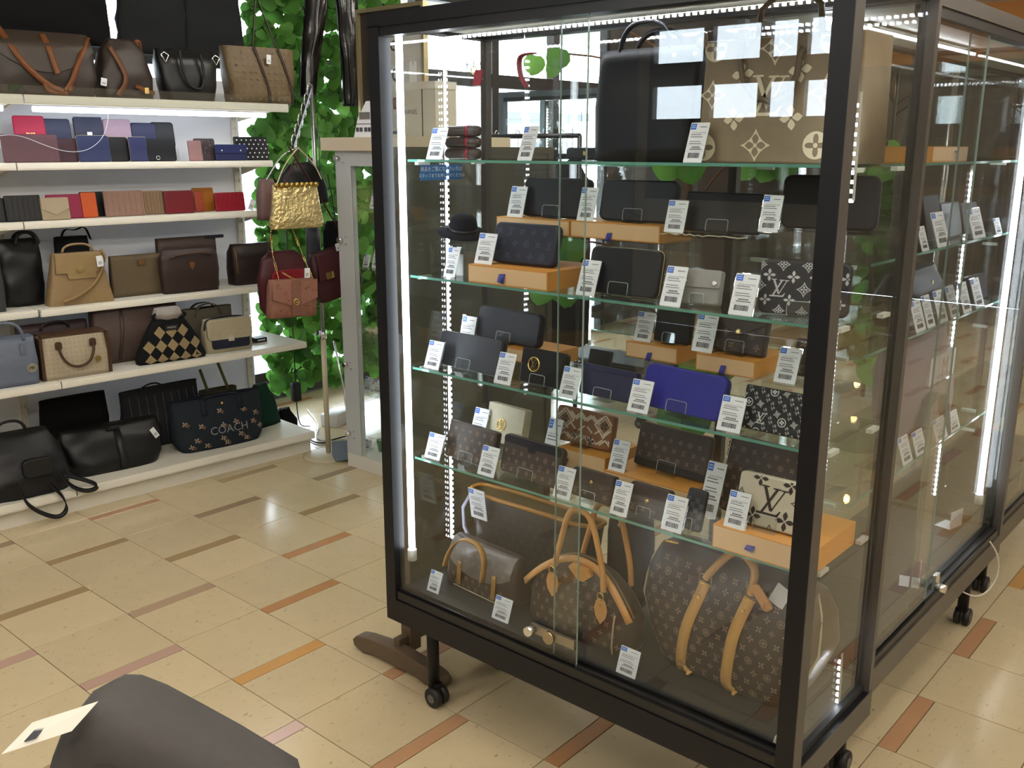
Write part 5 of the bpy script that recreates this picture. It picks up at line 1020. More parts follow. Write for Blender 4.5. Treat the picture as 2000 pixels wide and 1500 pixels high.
sp = gs(404, 498, 696, 622, 'a', .05, yaw=-7); IV = leather('b0a68a', .42); t, b, w, h = handbag('handbag', 'ivory and navy flap bag with silver buckle', sp, [(0, .96, .07, .04, 5), (.1, 1.0, .08, .04, 5), (.7, 1, .07, .04, 5), (1, .92, .04, .04, 4)], IV)
nb = MB().prism(rrect(w * .78, h * .42, .012, 4, .004, h * .12), -.006, .01, .002).build('navy_pocket', leather('1b2236', .4), t); fo = MB().prism(rrect(w * .92, h * .60, .02, 4, 0, h * .40), -.009, .012, .002).build('flap', leather('b7ad92', .42), t); MB().bx(-.012, .016, -.014, -.009, h * .34, h * .5).build('buckle', SILVER, fo)
MB().tube(smooth([(-w * .48, .02, h * .7), (-w * .5, .0, h * .85), (-w * .42, .03, h * 1.02), (w * .3, .05, h * 1.04), (w * .5, .03, h * .9), (w * .5, .02, h * .6)]), .004, 6).build('strap', BLK, t)
sp = gs(500, 522, 670, 655, 'a', .14); t = thing('small_box', 'small black box on the lower bag shelf', 'box', sp['loc'], sp['rz']); MB().bx(-.03, .03, 0, .05, 0, .022).build('body', BLK, t); MB().bx(-.02, .02, -.001, 0, .008, .014).build('label_strip', CARD, t)
# --- deck
d_ = 'd'
sp = gs(-40, 140, 985, 845, d_, .10, yaw=-2); BB = leather('1e1e21', .45); t, b, w, h = handbag('handbag', 'slouchy black pocket bag with straps hanging over the deck edge', sp, [(0, .92, .16, .0, 4), (.3, 1.0, .18, .0, 3.5), (.7, .9, .14, .02, 3), (1, .7, .06, .04, 3)], BB, .007, seed=8)
MB().tube(arc(-w * .22, w * .12, h * .95, .06, .04), .006, 8).build('handle', BB, t); MB().prism(rrect(w * .34, h * .3, .02, 4, w * .1, h * .35), -.103, -.075, .004).build('pocket', leather('242427', .45), t)
lz = lambda px, py: (lambda q: (q[0], q[1]))(local(sp, px, py, -.10))
q = [(local(sp, *p, -.13)[0], -.13, local(sp, *p, -.13)[1]) for p in ((34, 945), (44, 970), (60, 992), (95, 1008), (118, 1010), (132, 995), (126, 972), (98, 945))]; MB().ribbon(smooth(q), (0, .7, 1), .018, .004).build('strap', BB, t)
q = [(local(sp, *p, -.125)[0], -.125, local(sp, *p, -.125)[1]) for p in ((118, 925), (138, 950), (166, 960), (188, 955), (190, 946), (168, 938), (130, 928))]; MB().ribbon(smooth(q), (0, .7, 1), .018, .004).build('strap', BB, t)
sp = gs(124, 330, 928, 830, d_, .14, yaw=-3); t, b, w, h = handbag('handbag', 'large black leather tote slumped on the deck', sp, [(0, .80, .15, .03, 4), (.25, .9, .17, .03, 3.6), (.7, .98, .12, .04, 3.4), (1, .92, .04, .05, 3)], leather('18181a', .4), .006, seed=11)
MB().ribbon([b.front(w * .03, h * q, .008) for q in (.05, .3, .6, .97)], (1, 0, 0), .03, .002).build('centre_seam', leather('202022', .4), t); MB().prism(rrect(.05, .016, .003, 2, w * .0, h * .9), b.front(0, h * .9)[1] - .012, b.front(0, h * .9)[1], .001).build('buckle_tab', BLK, t)
swing_tag(302, 845, .08, 'white swing tag on the slumped black tote', -30, (.022, .05))
sp = gs(80, 214, 842, 772, d_, .36); t, b, w, h = handbag('handbag', 'black fabric bag with yellow flower print at the back of the deck', sp, [(0, .9, .08, .0, 4), (.6, 1, .08, .0, 4), (1, .96, .04, .0, 3)], cloth('151416'), .004, seed=3); mb = MB()
for x, zz, s_ in ((.22, .35, .024), (.30, .42, .018), (-.18, .38, .014), (.40, .5, .014)): put(mb, 'cross', x * w, zz * h, s_, lambda x, z: b.front(x, z, .006)); put(mb, 'star', x * w, zz * h, s_, lambda x, z: b.front(x, z, .0064))
mb.build('print', mat('yellow flowers', hexc('8c7a34'), .6), t)
sp = gs(240, 390, 838, 752, d_, .35, yaw=3); SB = cloth('39393d'); t, b, w, h = handbag('handbag', 'grey striped bag with short black handle on the deck', sp, [(0, .9, .09, .0, 4), (.5, 1, .09, .0, 4), (1, 1.0, .04, .0, 3)], SB, .004, seed=5); mb = MB()
for i in range(9): mb.ribbon([b.front((-.42 + i * .105) * w, h * q, .005) for q in (.05, .3, .6, .9)], (1, 0, 0), .002, .001)
mb.build('stripes', mat('pale stripes', hexc('6e6d70'), .8), t); MB().tube(smooth([(-w * .28, -.03, h * .93), (-w * .3, -.04, h * 1.05), (-w * .1, -.04, h * 1.12), (w * .05, -.03, h * .98)]), .004, 6).build('handle', BLK, t); q = text('MARNI', .016); q.v = [(a + w * .1, b.front(w * .1, h * .3)[1] - .007, cc + h * .3) for a, _, cc in q.v]; q.build('letters', mat('grey letters', hexc('77777a'), .7), t)
sp = gs(346, 522, 884, 775, d_, .10, yaw=-4); DN = cloth('2a3038'); t, b, w, h = handbag('handbag', 'navy denim tote printed with blossoms and bold lettering', sp, [(0, .86, .14, .05, 4), (.15, .96, .15, .05, 3.6), (.6, 1.0, .12, .05, 3.4), (1, .98, .07, .05, 3)], DN, .004, seed=2, open_top=True)
mb = MB(); m2 = MB(); rr = random.Random(5)
for x, zz in ((-.40, .58), (-.24, .5), (-.02, .74), (.24, .7), (.38, .58), (-.3, .24), (-.02, .2), (.18, .22), (.42, .3), (-.36, .12), (-.2, .11), (.02, .1), (.24, .12), (.0, .46), (.14, .48), (.34, .42)):
    put(mb, 'cross', x * w, zz * h, .028, lambda x, z: b.front(x, z, .006), rr.uniform(0, 1)); put(m2, 'star', x * w + .012, zz * h - .006, .022, lambda x, z: b.front(x, z, .0066), rr.uniform(0, 1))
mb.build('blossoms', mat('cream blossom', hexc('a8957e'), .7), t); m2.build('rust_blossoms', mat('rust blossom', hexc('7d5a48'), .7), t)
q = text('COACH', .052); q.v = [b.front(a + w * .06, cc + h * .36, .008) for a, _, cc in q.v]; q.build('letters', mat('grey print letters', hexc('7f8488'), .7), t)
for x in (-w * .18, w * .22): MB().ribbon([b.front(x, h * q, .006) for q in (.7, .85, 1.0)], (1, 0, 0), .022, .003).build('strap', DN, t)
for yy in (.01, .09): MB().ribbon(arc(-w * .18, w * .22, h * .99, .015, yy), (0, 1, 0), .02, .003).build('strap_loop', DN, t)
MB().lathe([(.006, -.002), (.006, 0)], 10, (w * .02, b.front(0, h * .88)[1] - .006, h * .88), 'y').build('snap', GOLD, t)
sp = gs(482, 545, 855, 748, d_, .28, yaw=10); t, b, w, h = handbag('handbag', 'dark green fabric bag leaning behind the denim tote', sp, [(0, 1, .10, .0, 3), (.5, .8, .08, .0, 3), (1, .35, .03, .0, 3)], cloth('163a2c'), .006, seed=7)
sp = gs(392, 462, 790, 758, d_, .33); t, b, w, h = handbag('handbag', 'olive bag with two upright straps at the back of the deck', sp, [(0, .9, .08, .0, 4), (1, 1, .06, .0, 4)], cloth('4f4a2a'), .004, open_top=True)
for x0, x1 in ((-.45, -.22), (.05, .35)): MB().ribbon([(w * x0, 0, h * 1.5 if x0 < 0 else h * 1.6), (w * x1, 0, h * .8)], (1, 0, .2), .014, .003).build('strap', leather('6a6436', .5), t)
# --- top shelf
sp = gs(-18, 188, 192, 62, 't', .10, yaw=-4); VC = mat('worn monogram canvas', hexc('2c221c'), .5, var=.15, scale=40); OT = leather('754522', .45)
t, b, w, h = handbag('messenger_bag', 'worn brown messenger bag with orange tan straps on the top shelf', sp, [(0, .92, .12, .0, 5), (.3, 1.0, .14, .0, 4.5), (.8, .98, .12, .0, 4), (1, .94, .05, .02, 3)], VC, .004, seed=2)
fl_ = []
nx = 14
for j in range(7):
    for i in range(nx + 1):
        x = (-.47 + .94 * i / nx) * w; zl = h * (.36 + .35 * (abs(x) / (w * .47)) ** 2); fl_.append(b.front(x, zl + (h * .99 - zl) * j / 6, .010))
MB().add(fl_, [(j * (nx + 1) + i, j * (nx + 1) + i + 1, (j + 1) * (nx + 1) + i + 1, (j + 1) * (nx + 1) + i) for j in range(6) for i in range(nx)], True).build('flap', mat('flap canvas', hexc('33281f'), .5, var=.12, scale=40), t)
def top_on(px, py, off=.016): x, zz = local(sp, px, py, -.05); zz = max(zz, .014); return b.front(max(-b.half(zz) * .95, min(b.half(zz) * .95, x)), zz, off)
for pts, wd in ((((0, 50), (18, 90), (45, 130), (90, 168), (120, 180)), .022), (((84, 66), (92, 95), (102, 130), (108, 145)), .022), (((186, 74), (160, 96), (146, 130), (136, 160), (124, 178)), .020), (((82, 162), (92, 180), (112, 190), (132, 182), (136, 168)), .018)):
    MB().ribbon(smooth([top_on(*p) for p in pts], 2), (1, 0, .5) if wd < .022 else (1, 0, 0), wd, .004).build('strap', OT, t)
sp = gs(192, 294, 194, 78, 't', .12, yaw=4); t, b, w, h = handbag('backpack', 'worn brown backpack with buckled strap on the top shelf', sp, [(0, .95, .13, .0, 4), (.4, 1.0, .14, .0, 3.5), (.8, .8, .10, .0, 3), (1, .5, .05, .0, 3)], VC, .005, seed=6)
MB().ribbon(smooth([b.front(w * x, h * z, .012) for x, z in ((-.30, .85), (-.18, .55), (-.10, .3), (-.3, .05))], 2), (1, 0, .2), .02, .004).build('strap', leather('6a4328', .45), t); MB().ribbon([b.front(w * x, h * z, .012) for x, z in ((.05, .22), (.25, .15), (.44, .12))], (0, 0, 1), .016, .004).build('side_strap', OT, t); MB().bx(w * .20, w * .28, b.front(w * .25, h * .15)[1] - .018, b.front(w * .25, h * .15)[1] - .012, h * .1, h * .2).build('buckle', GOLD, t)
MB().tube(smooth([(w * .25, .0, h * .95), (w * .36, -.01, h * 1.02), (w * .42, .02, h * .8)]), .008, 8).build('grip', OT, t)
sp = gs(308, 424, 198, 98, 't', .10, yaw=-2); t, b, w, h = handbag('handbag', 'black leather handbag with looped handle on the top shelf', sp, [(0, .8, .12, .0, 4), (.3, .9, .13, .0, 4), (.8, 1.0, .10, .0, 4), (1, .98, .04, .0, 3)], leather('1b1b1d', .38), .003, seed=5)
y = b.front(0, h * .6)[1] - .014; MB().tube(smooth([(-w * .20, y, h * .95), (-w * .18, y - .004, h * .6), (-w * .1, y - .006, h * .3), (.02, y - .006, h * .22), (w * .14, y - .006, h * .3), (w * .18, y - .004, h * .55), (w * .14, y, h * .9)]), .006, 8).build('handle', BLK, t)
for x in (-1, 1): MB().tube([(x * w * .42, y + .02, h * .92), (x * w * .48, y + .01, h * .86), (x * w * .42, y + .01, h * .72), (x * w * .36, y + .012, h * .85)], .003, 6, True).build('buckle', SILVER, t)
sp = gs(438, 574, 208, 94, 't', .09, yaw=-4); SG = mat('beige signature canvas', hexc('5c4a2e'), .55, var=.25, scale=160); t, b, w, h = handbag('tote_bag', 'beige signature canvas tote with long thin straps', sp, [(0, .84, .13, .0, 6), (.5, .96, .12, .0, 5), (1, 1.0, .07, .0, 4)], SG, .004, seed=3, open_top=True)
mb = MB()
for i in range(11):
    for j in range(8):
        x = (-.44 + i * .088) * w; zz = (.08 + j * .12) * h
        put(mb, 'sq', x, zz, .013, lambda x, z: b.front(x, z, .005))
mb.build('print', mat('tan lozenges', hexc('6b5838'), .6), t, kind='stuff')
LB = leather('33241b', .45)
for x in (-.1, .24): MB().ribbon(smooth([b.front(x * w, h * 1.0, .008), b.front((x + .08) * w, h * .6, .008), b.front((x + .15) * w, h * .25, .008), b.front((x + .15) * w, h * .02, .008)], 2), (1, 0, 0), .010, .003).build('strap', LB, t)
hz = .34
for x0, x1 in ((-.1, .02), (.24, .06)): MB().ribbon([(x0 * w, -.03, h), (x1 * w, .0, h + hz * .6), ((x0 + x1) / 2 * w, .02, h + hz)], (0, 1, 0), .009, .003).build('long_strap', LB, t)
swing_tag(525, 116, .10, 'white swing tag on the beige signature tote', 5, (.022, .04))
swing_tag(203, 160, .10, 'white card tag beneath the worn backpack strap', 10, (.024, .03))
# garments on the rail
def garment(x0, x1, yt, yb, v, lab, m, wob, seed, gloss=False):
    a = at_pl(x0, yb, GP + GN * v, GN); b_ = at_pl(x1, yb, GP + GN * v, GN); w_ = (b_ - a).dot(GE); c_ = (a + b_) / 2
    t = thing('garment', lab, 'clothing', c_, GA, group='clothes on the chrome rail'); H = 2.36 - c_.z
    bg = Bag([(0, w_, .06, 0, 5), (H * .35, w_ * .98, .07, 0, 4), (H * .78, w_ * .9, .06, 0, 4), (H * .92, w_ * .6, .04, 0, 3), (H * .95, w_ * .2, .03, 0, 2)], 60, 6); bg.body('fabric', m, t, wob, seed)
    MB().tube(smooth([(0, 0, H * .93), (0, 0, H - .03), (.02, 0, H + .0), (0, 0, H + .014), (-.014, 0, H + .004)]), .002, 5).build('hook', SILVER, t); return t, bg, w_, H
garment(-60, 216, 0, 84, .40, 'plain black knitted garment hanging on the rail', cloth('121214'), .010, 2)
t, bg, w_, H = garment(233, 476, 0, 112, .42, 'charcoal tailored garment with centre crease on the rail', cloth('26282a'), .010, 5); MB().bar(bg.front(0, .02, .008), bg.front(.01, H * .6, .008), .006, .004).build('centre_crease', cloth('26282a'), t)

q = [at_pl(px, py, GP + GN * (gv['e'] - .012), GN) for px, py in ((-20, 268), (20, 262), (50, 268), (90, 285), (130, 297), (165, 296), (192, 280), (206, 258), (212, 230))]; q = [Vector((p.x, p.y, p.z)) for p in q]; q.append(G((q[-1] - GP).dot(GE), gv['e'] - .012, gz['t'] - .009)); tag(MB().tube(smooth(q), .0012, 5).build('security_cable', mat('white cable', hexc('c9cad2'), .4)), 'thin white security cable looping before the lit shelf', 'cable')

# ================================================================== leaf curtain in front of the window
LEAFM = [mat('leaf green ' + h, hexc(h), .5, var=.15, scale=25, rnd=.25, spec=.35) for h in ('659a42', '72a94e', '528636', '40702c')]
for m in LEAFM:      # thin leaves let daylight through
    N, L = nodes(m); b = N['Principled BSDF']; tr = N.new('ShaderNodeBsdfTranslucent'); mx = N.new('ShaderNodeMixShader'); mx.inputs[0].default_value = .5
    src = b.inputs['Base Color'].links[0].from_socket; L.new(src, tr.inputs[0]); L.new(b.outputs[0], mx.inputs[1]); L.new(tr.outputs[0], mx.inputs[2]); L.new(mx.outputs[0], N['Material Output'].inputs[0])
def leaf_mesh(s, curl, name='leaf'):
    o = [(0, 0), (.24, -.06), (.44, .06), (.54, .28), (.48, .54), (.28, .80), (0, .96)]; v = []; f = []
    for i, (x, y) in enumerate(o):
        zc = -curl * (y - .4) ** 2
        v += [(-x * s, (zc + abs(x) * curl * .8) * s, -y * s), (0, zc * s, -max(y, 0) * s), (x * s, (zc + abs(x) * curl * .8) * s, -y * s)]
    for i in range(len(o) - 1): a = i * 3; f += [(a, a + 1, a + 4, a + 3), (a + 1, a + 2, a + 5, a + 4)]
    return MB().add(v, f, True)
lm = []
for k in range(8):
    me = leaf_mesh(.058 + .006 * (k % 4), .15 + .1 * (k % 3)).mesh('leaf'); me.materials.append(LEAFM[(0, 1, 2, 1, 0, 3, 2, 1)[k]]); lm.append(me)
cx0, cx1, cy, cz0, cz1 = 1.56, 2.50, .80, .16, 2.45
lc = thing('ivy_curtain', 'curtain of artificial green ivy leaves on a net before the window', 'artificial ivy', ((cx0 + cx1) / 2, cy, cz0))
mb = MB(); hw = (cx1 - cx0) / 2; ch = cz1 - cz0
for k in range(15): x = -hw + 2 * hw * k / 14; mb.tube([(x, 0, 0), (x, 0, ch)], .0012, 4)
for k in range(37): mb.tube([(-hw, 0, ch * k / 36), (hw, 0, ch * k / 36)], .0012, 4)
mb.build('net', mat('dark green net', hexc('2a3a22'), .7), lc)
rr = random.Random(21); pos = []
for k in range(2300): pos.append((rr.uniform(-hw, hw), rr.uniform(-.06, .06), rr.uniform(.05, ch), rr.uniform(-.5, .5), rr.uniform(-.9, .35), rr.uniform(-.8, .8), rr.randrange(8)))
pos.sort(key=lambda p: p[1]); stf = MB(); mi = []
for i, (x, y, z, rx, ry, rz, k) in enumerate(pos):
    if x > .55 and i % 3: continue
    M = Matrix.Translation((x, y, z)) @ Euler((rx, ry * .6, rz - .5)).to_matrix().to_4x4()
    if i < 300:
        o = obj('leaf', lm[k], None, lc); o.matrix_local = M
    else: stf.add([M @ v.co for v in lm[k].vertices], [tuple(p.vertices) for p in lm[k].polygons], True)
stf.build('more_leaves', LEAFM[2], lc, kind='stuff')
for x in (1.58, 2.46): struct_o = None
tag(MB().tube([(1.50, cy, 2.47), (2.56, cy, 2.47)], .012, 8).build('curtain_rod', SILVER), 'thin rod carrying the ivy curtain', 'rod')
for x in (1.55, 2.5): o = tag(MB().tube([(x, cy, 2.47), (x, cy, RM['h'])], .004, 6).build('hanging_wire', SILVER), 'thin ceiling wire at the rod end ' + ('beside the shelving unit' if x < 2 else 'beside the framed picture'), 'wire')

# ================================================================== black vinyl trousers
VIN = mat('black vinyl', hexc('060607'), .16, spec=.4, bump=.5, scale=18)
def tp(px, py): return at_y(px, py, .55)
t = thing('trousers', 'glossy black vinyl trousers hanging before the ivy', 'clothing', tp(650, 200)); O = Vector(t.location)
for a in (((612, -60), (618, 0), (610, 70), (604, 120), (600, 190)), ((668, -60), (676, 0), (680, 60), (684, 130), (686, 208))):
    c = [tp(*p) - O for p in a]; rgs = []; wd = [.15, .13, .12, .11, .085] if a[0][0] < 640 else [.15, .13, .12, .11, .10]
    c = smooth(c, 2); n_ = len(c)
    for i, p in enumerate(c):
        w_ = wd[0] + (wd[-1] - wd[0]) * i / (n_ - 1); rgs.append([p + Vector((math.cos(q) * w_ / 2 + .005 * math.sin(3 * q + .25 * math.sin(i * .8)), math.sin(q) * .04 + .006 * math.sin(4 * q + .5 * math.sin(i * 1.1)), 0)) for q in [2 * math.pi * k / 28 for k in range(28)]])
    MB().loft(rgs[::-1]).build('leg', VIN, t)
a, b_ = tp(640, -60) - O, tp(640, -160) - O
MB().loft([[p + Vector((math.cos(q) * .12, math.sin(q) * .05, 0)) for q in [2 * math.pi * k / 24 for k in range(24)]] for p in (a, b_)]).build('waist', VIN, t)
MB().tube([b_, b_ + Vector((0, 0, .22)), Vector((b_.x, b_.y, RM['h'] - O.z))], .003, 6).build('hanger_wire', SILVER, t)

# ================================================================== bag rack
base = at_z(642, 890, 0)
rk = thing('bag_rack', 'cream pole rack with chrome sloping arm hung with bags', 'rack', base); CP = mat('cream pole', hexc('b8ad92'), .45)
MB().lathe([(.125, 0), (.125, .004), (.10, .010), (.02, .016)], 32).build('foot', CP, rk)
MB().tube([(0, 0, .012), (0, 0, .62)], .0125, 12).build('pole', CP, rk); MB().tube([(0, 0, .60), (0, 0, 1.74)], .008, 12).build('inner_pole', mat('worn chrome', (.4, .4, .4), .35, 1), rk); MB().tube([(0, 0, .585), (0, 0, .625)], .017, 12).build('collar', SILVER, rk)
def rp(px, py, v): return at_pl(px, py, GP + GN * v, GN) - base
arm0, arm1 = Vector((0, 0, 1.73)), rp(572, 288, -.30)
MB().bar(arm0, arm1, .010, .014).build('arm', mat('dull chrome', (.10, .10, .11), .35, 1), rk)
hooks = []
for k in range(6):
    p = arm0.lerp(arm1, .08 + k * .17); hk = MB().tube([p + Vector((0, 0, .006)) + Vector((math.cos(q) * .022, math.cos(q) * .012, math.sin(q) * .03)) for q in [2 * math.pi * i / 14 for i in range(14)]], .0025, 6, True).build('hook_ring', SILVER, rk); hooks.append(p)
for px, py in ((612, 185), (620, 230)):
    q = rp(px, py, -.09); MB().tube([q, q + Vector((.01, .01, -.32))], .002, 6).build('hanger_rod', MATS['dull chrome'], rk)
def rbag(name, lab, x0, x1, yb, yt, v, prof, m, yaw=0, wob=0, seg=36, seed=1, roll=0):
    sp = spot(x0, x1, yb, yt, None, 'G', v, yaw); t = root_at(name, lab, 'bag', sp, 0, 'bags hanging on the pole rack'); t.rotation_euler = (0, R_(roll), sp['rz']); w, h = sp['w'], sp['h']; b = Bag([(z * h, ww * w, d, cy, n) for z, ww, d, cy, n in prof], seg); b.body('body', m, t, wob, seed); return t, b, w, h, sp
def strap_to(t, sp, pts, r, m, name='strap', flat_w=None):
    q = []
    for px, py, off in pts: x, zz = local(sp, px, py, off); q.append((x, off, zz))
    q = smooth(q, 2)
    return (MB().ribbon(q, (0, 1, 0), flat_w, .003) if flat_w else MB().tube(q, r, 6)).build(name, m, t)
GLD = mat('crumpled gold foil', (.63, .50, .24), .32, .75, bump=0); N, L = nodes(GLD); vb = N.new('ShaderNodeTexNoise'); vb.inputs['Scale'].default_value = 55; vb.inputs['Detail'].default_value = 2; tcn = N.new('ShaderNodeTexCoord'); L.new(tcn.outputs['Object'], vb.inputs['Vector']); bu = N.new('ShaderNodeBump'); bu.inputs['Strength'].default_value = 1; bu.inputs['Distance'].default_value = .012; L.new(vb.outputs['Fac'], bu.inputs['Height']); L.new(bu.outputs[0], N['Principled BSDF'].inputs['Normal'])
t, b, w, h, sp = rbag('handbag', 'crumpled gold handbag with thin straps hanging on the rack', 535, 636, 446, 360, -.30, [(0, .96, .05, .025, 4), (.1, 1, .06, .025, 4), (.6, .88, .05, .025, 4), (1, .82, .03, .025, 4)], GLD, 0, .004, 48, 3)
for k in range(9): MB().lathe([(.004, -.006), (.011, -.004), (.011, .004)], 12, (-w * .38 + k * w * .095, b.front(-w * .38 + k * w * .095, h)[1] - .002, h * .99), 'y').build('rim_disc', mat('bronze gold', (.42, .28, .07), .3, 1), t)
for o_ in ((540, 362), (628, 350)): strap_to(t, sp, ((o_[0], o_[1], 0), ((o_[0] + 580) / 2 + (-4 if o_[0] < 560 else 10), 320, -.004), (582, 288, 0)), .0025, mat('pale gold cord', (.55, .48, .3), .4, .6))
MV = leather('6e5656', .45); t, b, w, h, sp = rbag('handbag', 'mauve quilted bag tucked behind the gold one', 513, 550, 430, 350, -.16, [(0, 1, .06, .03, 4), (.6, .95, .06, .03, 4), (1, .7, .03, .03, 3)], MV); strap_to(t, sp, ((520, 352, 0), (548, 305, 0), (576, 290, 0)), .003, SILVER)
t, b, w, h, sp = rbag('handbag', 'black rounded flap bag hanging behind the gold bag', 556, 648, 402, 318, -.165, [(0, 1, .06, .03, 4), (.4, .98, .07, .03, 3.5), (.8, .8, .05, .03, 2.6), (1, .4, .02, .03, 2)], leather('141416', .45), roll=-6); strap_to(t, sp, ((586, 325, 0), (590, 285, 0), (592, 262, 0)), .004, leather('5a4034', .45), 'strap', .008)
t, b, w, h, sp = rbag('handbag', 'deep red oval zip bag hanging low on the rack', 515, 612, 618, 490, -.22, [(0, .7, .05, .03, 3), (.15, .95, .07, .03, 3), (.6, 1, .07, .03, 3), (.9, .8, .05, .03, 3), (1, .5, .03, .03, 2.5)], leather('45141c', .4)); MB().prism(rrect(w * .7, h * .6, .03, 4, w * .04, h * .12), b.front(0, h * .4)[1] - .006, b.front(0, h * .4)[1] + .012, .003).build('front_pocket', leather('7a1422', .35), t); strap_to(t, sp, ((522, 500, .0), (534, 440, 0), (566, 330, .05), (585, 290, .06)), .003, leather('3c1018', .45), 'strap', .010)
t, b, w, h, sp = rbag('handbag', 'pink glitter flap bag with gold chain and ring lock', 531, 622, 620, 546, -.34, [(0, .98, .05, .03, 6), (.1, 1.0, .06, .03, 6), (.8, .97, .05, .03, 6), (1, .94, .03, .03, 5)], leather('8d6152', .42), roll=3)
fy = b.front(0, h * .6)[1]; fo = MB().prism([(-w * .48, h * .5), (-w * .1, h * .32), (w * .14, h * .32), (w * .48, h * .5), (w * .47, h * .99), (-w * .47, h * .99)], fy - .007, fy + .006, .0015).build('flap', leather('96685a', .42), t)
MB().bx(-w * .09, w * .11, fy - .010, fy - .006, h * .05, h * .98).build('centre_band', leather('845a4c', .42), t); MB().tube([(w * .0 + .0125 * math.cos(q), fy - .012, h * .42 + .0125 * math.sin(q)) for q in [2 * math.pi * k / 18 for k in range(18)]], .002, 6, True).build('ring_lock', GOLD, t); MB().lathe([(.005, -.004), (.005, 0)], 10, (0, fy - .010, h * .42), 'y').build('stud', GOLD, t)
mb = MB(); rr = random.Random(8)
for cx, czz in ((-.36, .84), (-.26, .66), (-.30, .22), (-.4, .08), (.22, .78), (.34, .86), (.38, .66), (.26, .26), (.4, .2), (-.16, .1), (.3, .06), (-.2, .46)):
    for k in range(9): mb.box(((cx + rr.uniform(-.06, .06)) * w, fy - .009, (czz + rr.uniform(-.06, .06)) * h), (.0028, .002, .0028), rr.uniform(0, 1))
mb.build('glitter', mat('copper glitter', (.9, .45, .18), .15, 1), t, kind='stuff')
mb = MB()
for pts in (((540, 548), (546, 500), (556, 440), (568, 380)), ((614, 560), (606, 500), (596, 440), (584, 380)), ((548, 535), (575, 548), (600, 552))): chain(mb, [(local(sp, *p)[0], -.004 + (.15 * min(1, (560 - p[1]) / 110) if p[1] < 500 or (pts[0][1] in (548, 560) and p[1] <= 500) else 0), local(sp, *p)[1]) for p in pts], .005, .0014)
mb.build('chain', GOLD, t, kind='stuff'); sw = swing_tag(600, 533, -.36, 'white barcode tag clipped to the pink chain bag', 4, (.026, .042)); 
t, b, w, h, sp = rbag('handbag', 'burgundy suede satchel with square clasp on the rack', 624, 716, 578, 482, -.20, [(0, .85, .07, .03, 4), (.2, 1, .08, .03, 4), (.7, .95, .07, .03, 4), (1, .80, .03, .03, 3)], leather('3a1419', .55), roll=-12); fy = b.front(0, h * .6)[1]
fo = MB().prism([(-w * .44, h * .45), (w * .20, h * .52), (w * .28, h * .58), (w * .34, h * .99), (-w * .36, h * .99)], fy - .008, fy + .010, .0015).build('flap', leather('431820', .5), t); MB().bx(-w * .30, -w * .14, fy - .013, fy - .008, h * .46, h * .60).build('clasp', GOLD, fo); MB().bx(-w * .02, w * .10, fy - .006, fy + .004, h * .03, h * .45).build('front_tab', leather('4c1f22', .5), t)
strap_to(t, sp, ((700, 500, .03), (680, 440, .03), (650, 350, .0), (618, 270, .02)), .003, leather('4a2620', .5), 'strap', .012)
t, b, w, h, sp = rbag('handbag', 'black nylon bag with folded paper tag on the rack', 642, 676, 500, 432, -.14, [(0, 1, .05, .03, 4), (.7, .95, .05, .03, 3.5), (1, .6, .03, .03, 3)], cloth('17171a')); strap_to(t, sp, ((655, 440, 0), (652, 400, 0), (640, 340, .02)), .003, BLK); swing_tag(661, 482, -.22, 'folded cream paper tag on the burgundy satchel', -14, (.03, .034))
t, b, w, h, sp = rbag('handbag', 'dark grey bag hanging behind the pink chain bag', 606, 630, 545, 446, -.125, [(0, 1, .04, .02, 4), (1, .8, .03, .02, 3)], leather('3a3a42', .45)); strap_to(t, sp, ((618, 450, .02), (616, 400, .03), (612, 280, .035)), .003, leather('8a5a44', .45), 'strap', .008)

# ================================================================== white glass cabinet and things on top
CABX = 1.43; CW = mat('white cabinet', hexc('b9bdbf'), .4); TOPB = mat('cream board', hexc('cdbfa4'), .5)
cb = thing('glass_cabinet', 'white framed glass cabinet with silver locks and cream top', 'cabinet', (CABX, .02, 0)); CL, CD = .62, .42     # local: x depth, -y along
MB().bx(0, CD, -CL, 0, 0, .065).build('plinth', WHITE, cb); MB().bx(-.03, CD + .02, -CL - .02, .06, 1.455, 1.51).build('top_board', TOPB, cb)
for y in (0, -CL + .10): MB().bx(0, .03, y - .10, y, .065, 1.455).build('front_post', CW, cb)
for y in (0, -CL + .03): MB().bx(CD - .03, CD, y - .03, y, .065, 1.455).build('rear_post', CW, cb)
MB().bx(0, .03, -CL + .10, -.10, 1.39, 1.455).build('head_rail', CW, cb); MB().bx(.004, .008, -CL + .10, -.10, .065, 1.39).build('door', GLASS, cb); MB().bx(CD - .012, CD - .008, -CL + .03, -.03, .065, 1.455).build('back_pane', GLASS, cb); MB().bx(.03, CD - .03, -.008, -.004, .065, 1.455).build('side_pane', GLASS, cb); MB().bx(.03, CD - .03, -CL + .004, -CL + .008, .065, 1.455).build('side_pane', GLASS, cb)
cz_ = [at_x(720, y, CABX + .05).z for y in (408, 525, 655, 770)]
for z in cz_: MB().bx(.03, CD - .03, -CL + .04, -.04, z - .005, z).build('shelf', SHELF_GLASS, cb)
for y in (310, 470, 712, 845): z = at_x(678, y, CABX).z; lk = MB().lathe([(.012, -.02), (.012, 0)], 14, (0, -.02, z), 'x').build('lock', SILVER, cb); MB().lathe([(.004, -.006), (.004, 0)], 10, (0, -.055, z + .016), 'x').lathe([(.004, -.006), (.004, 0)], 10, (0, -.055, z - .016), 'x').build('screws', SILVER, lk)
def cabtag(px0, px1, yb, yt, z, lab): price_tag(px0, px1, yb, yt, z, lab, depth=CABX + .09, lean=16)
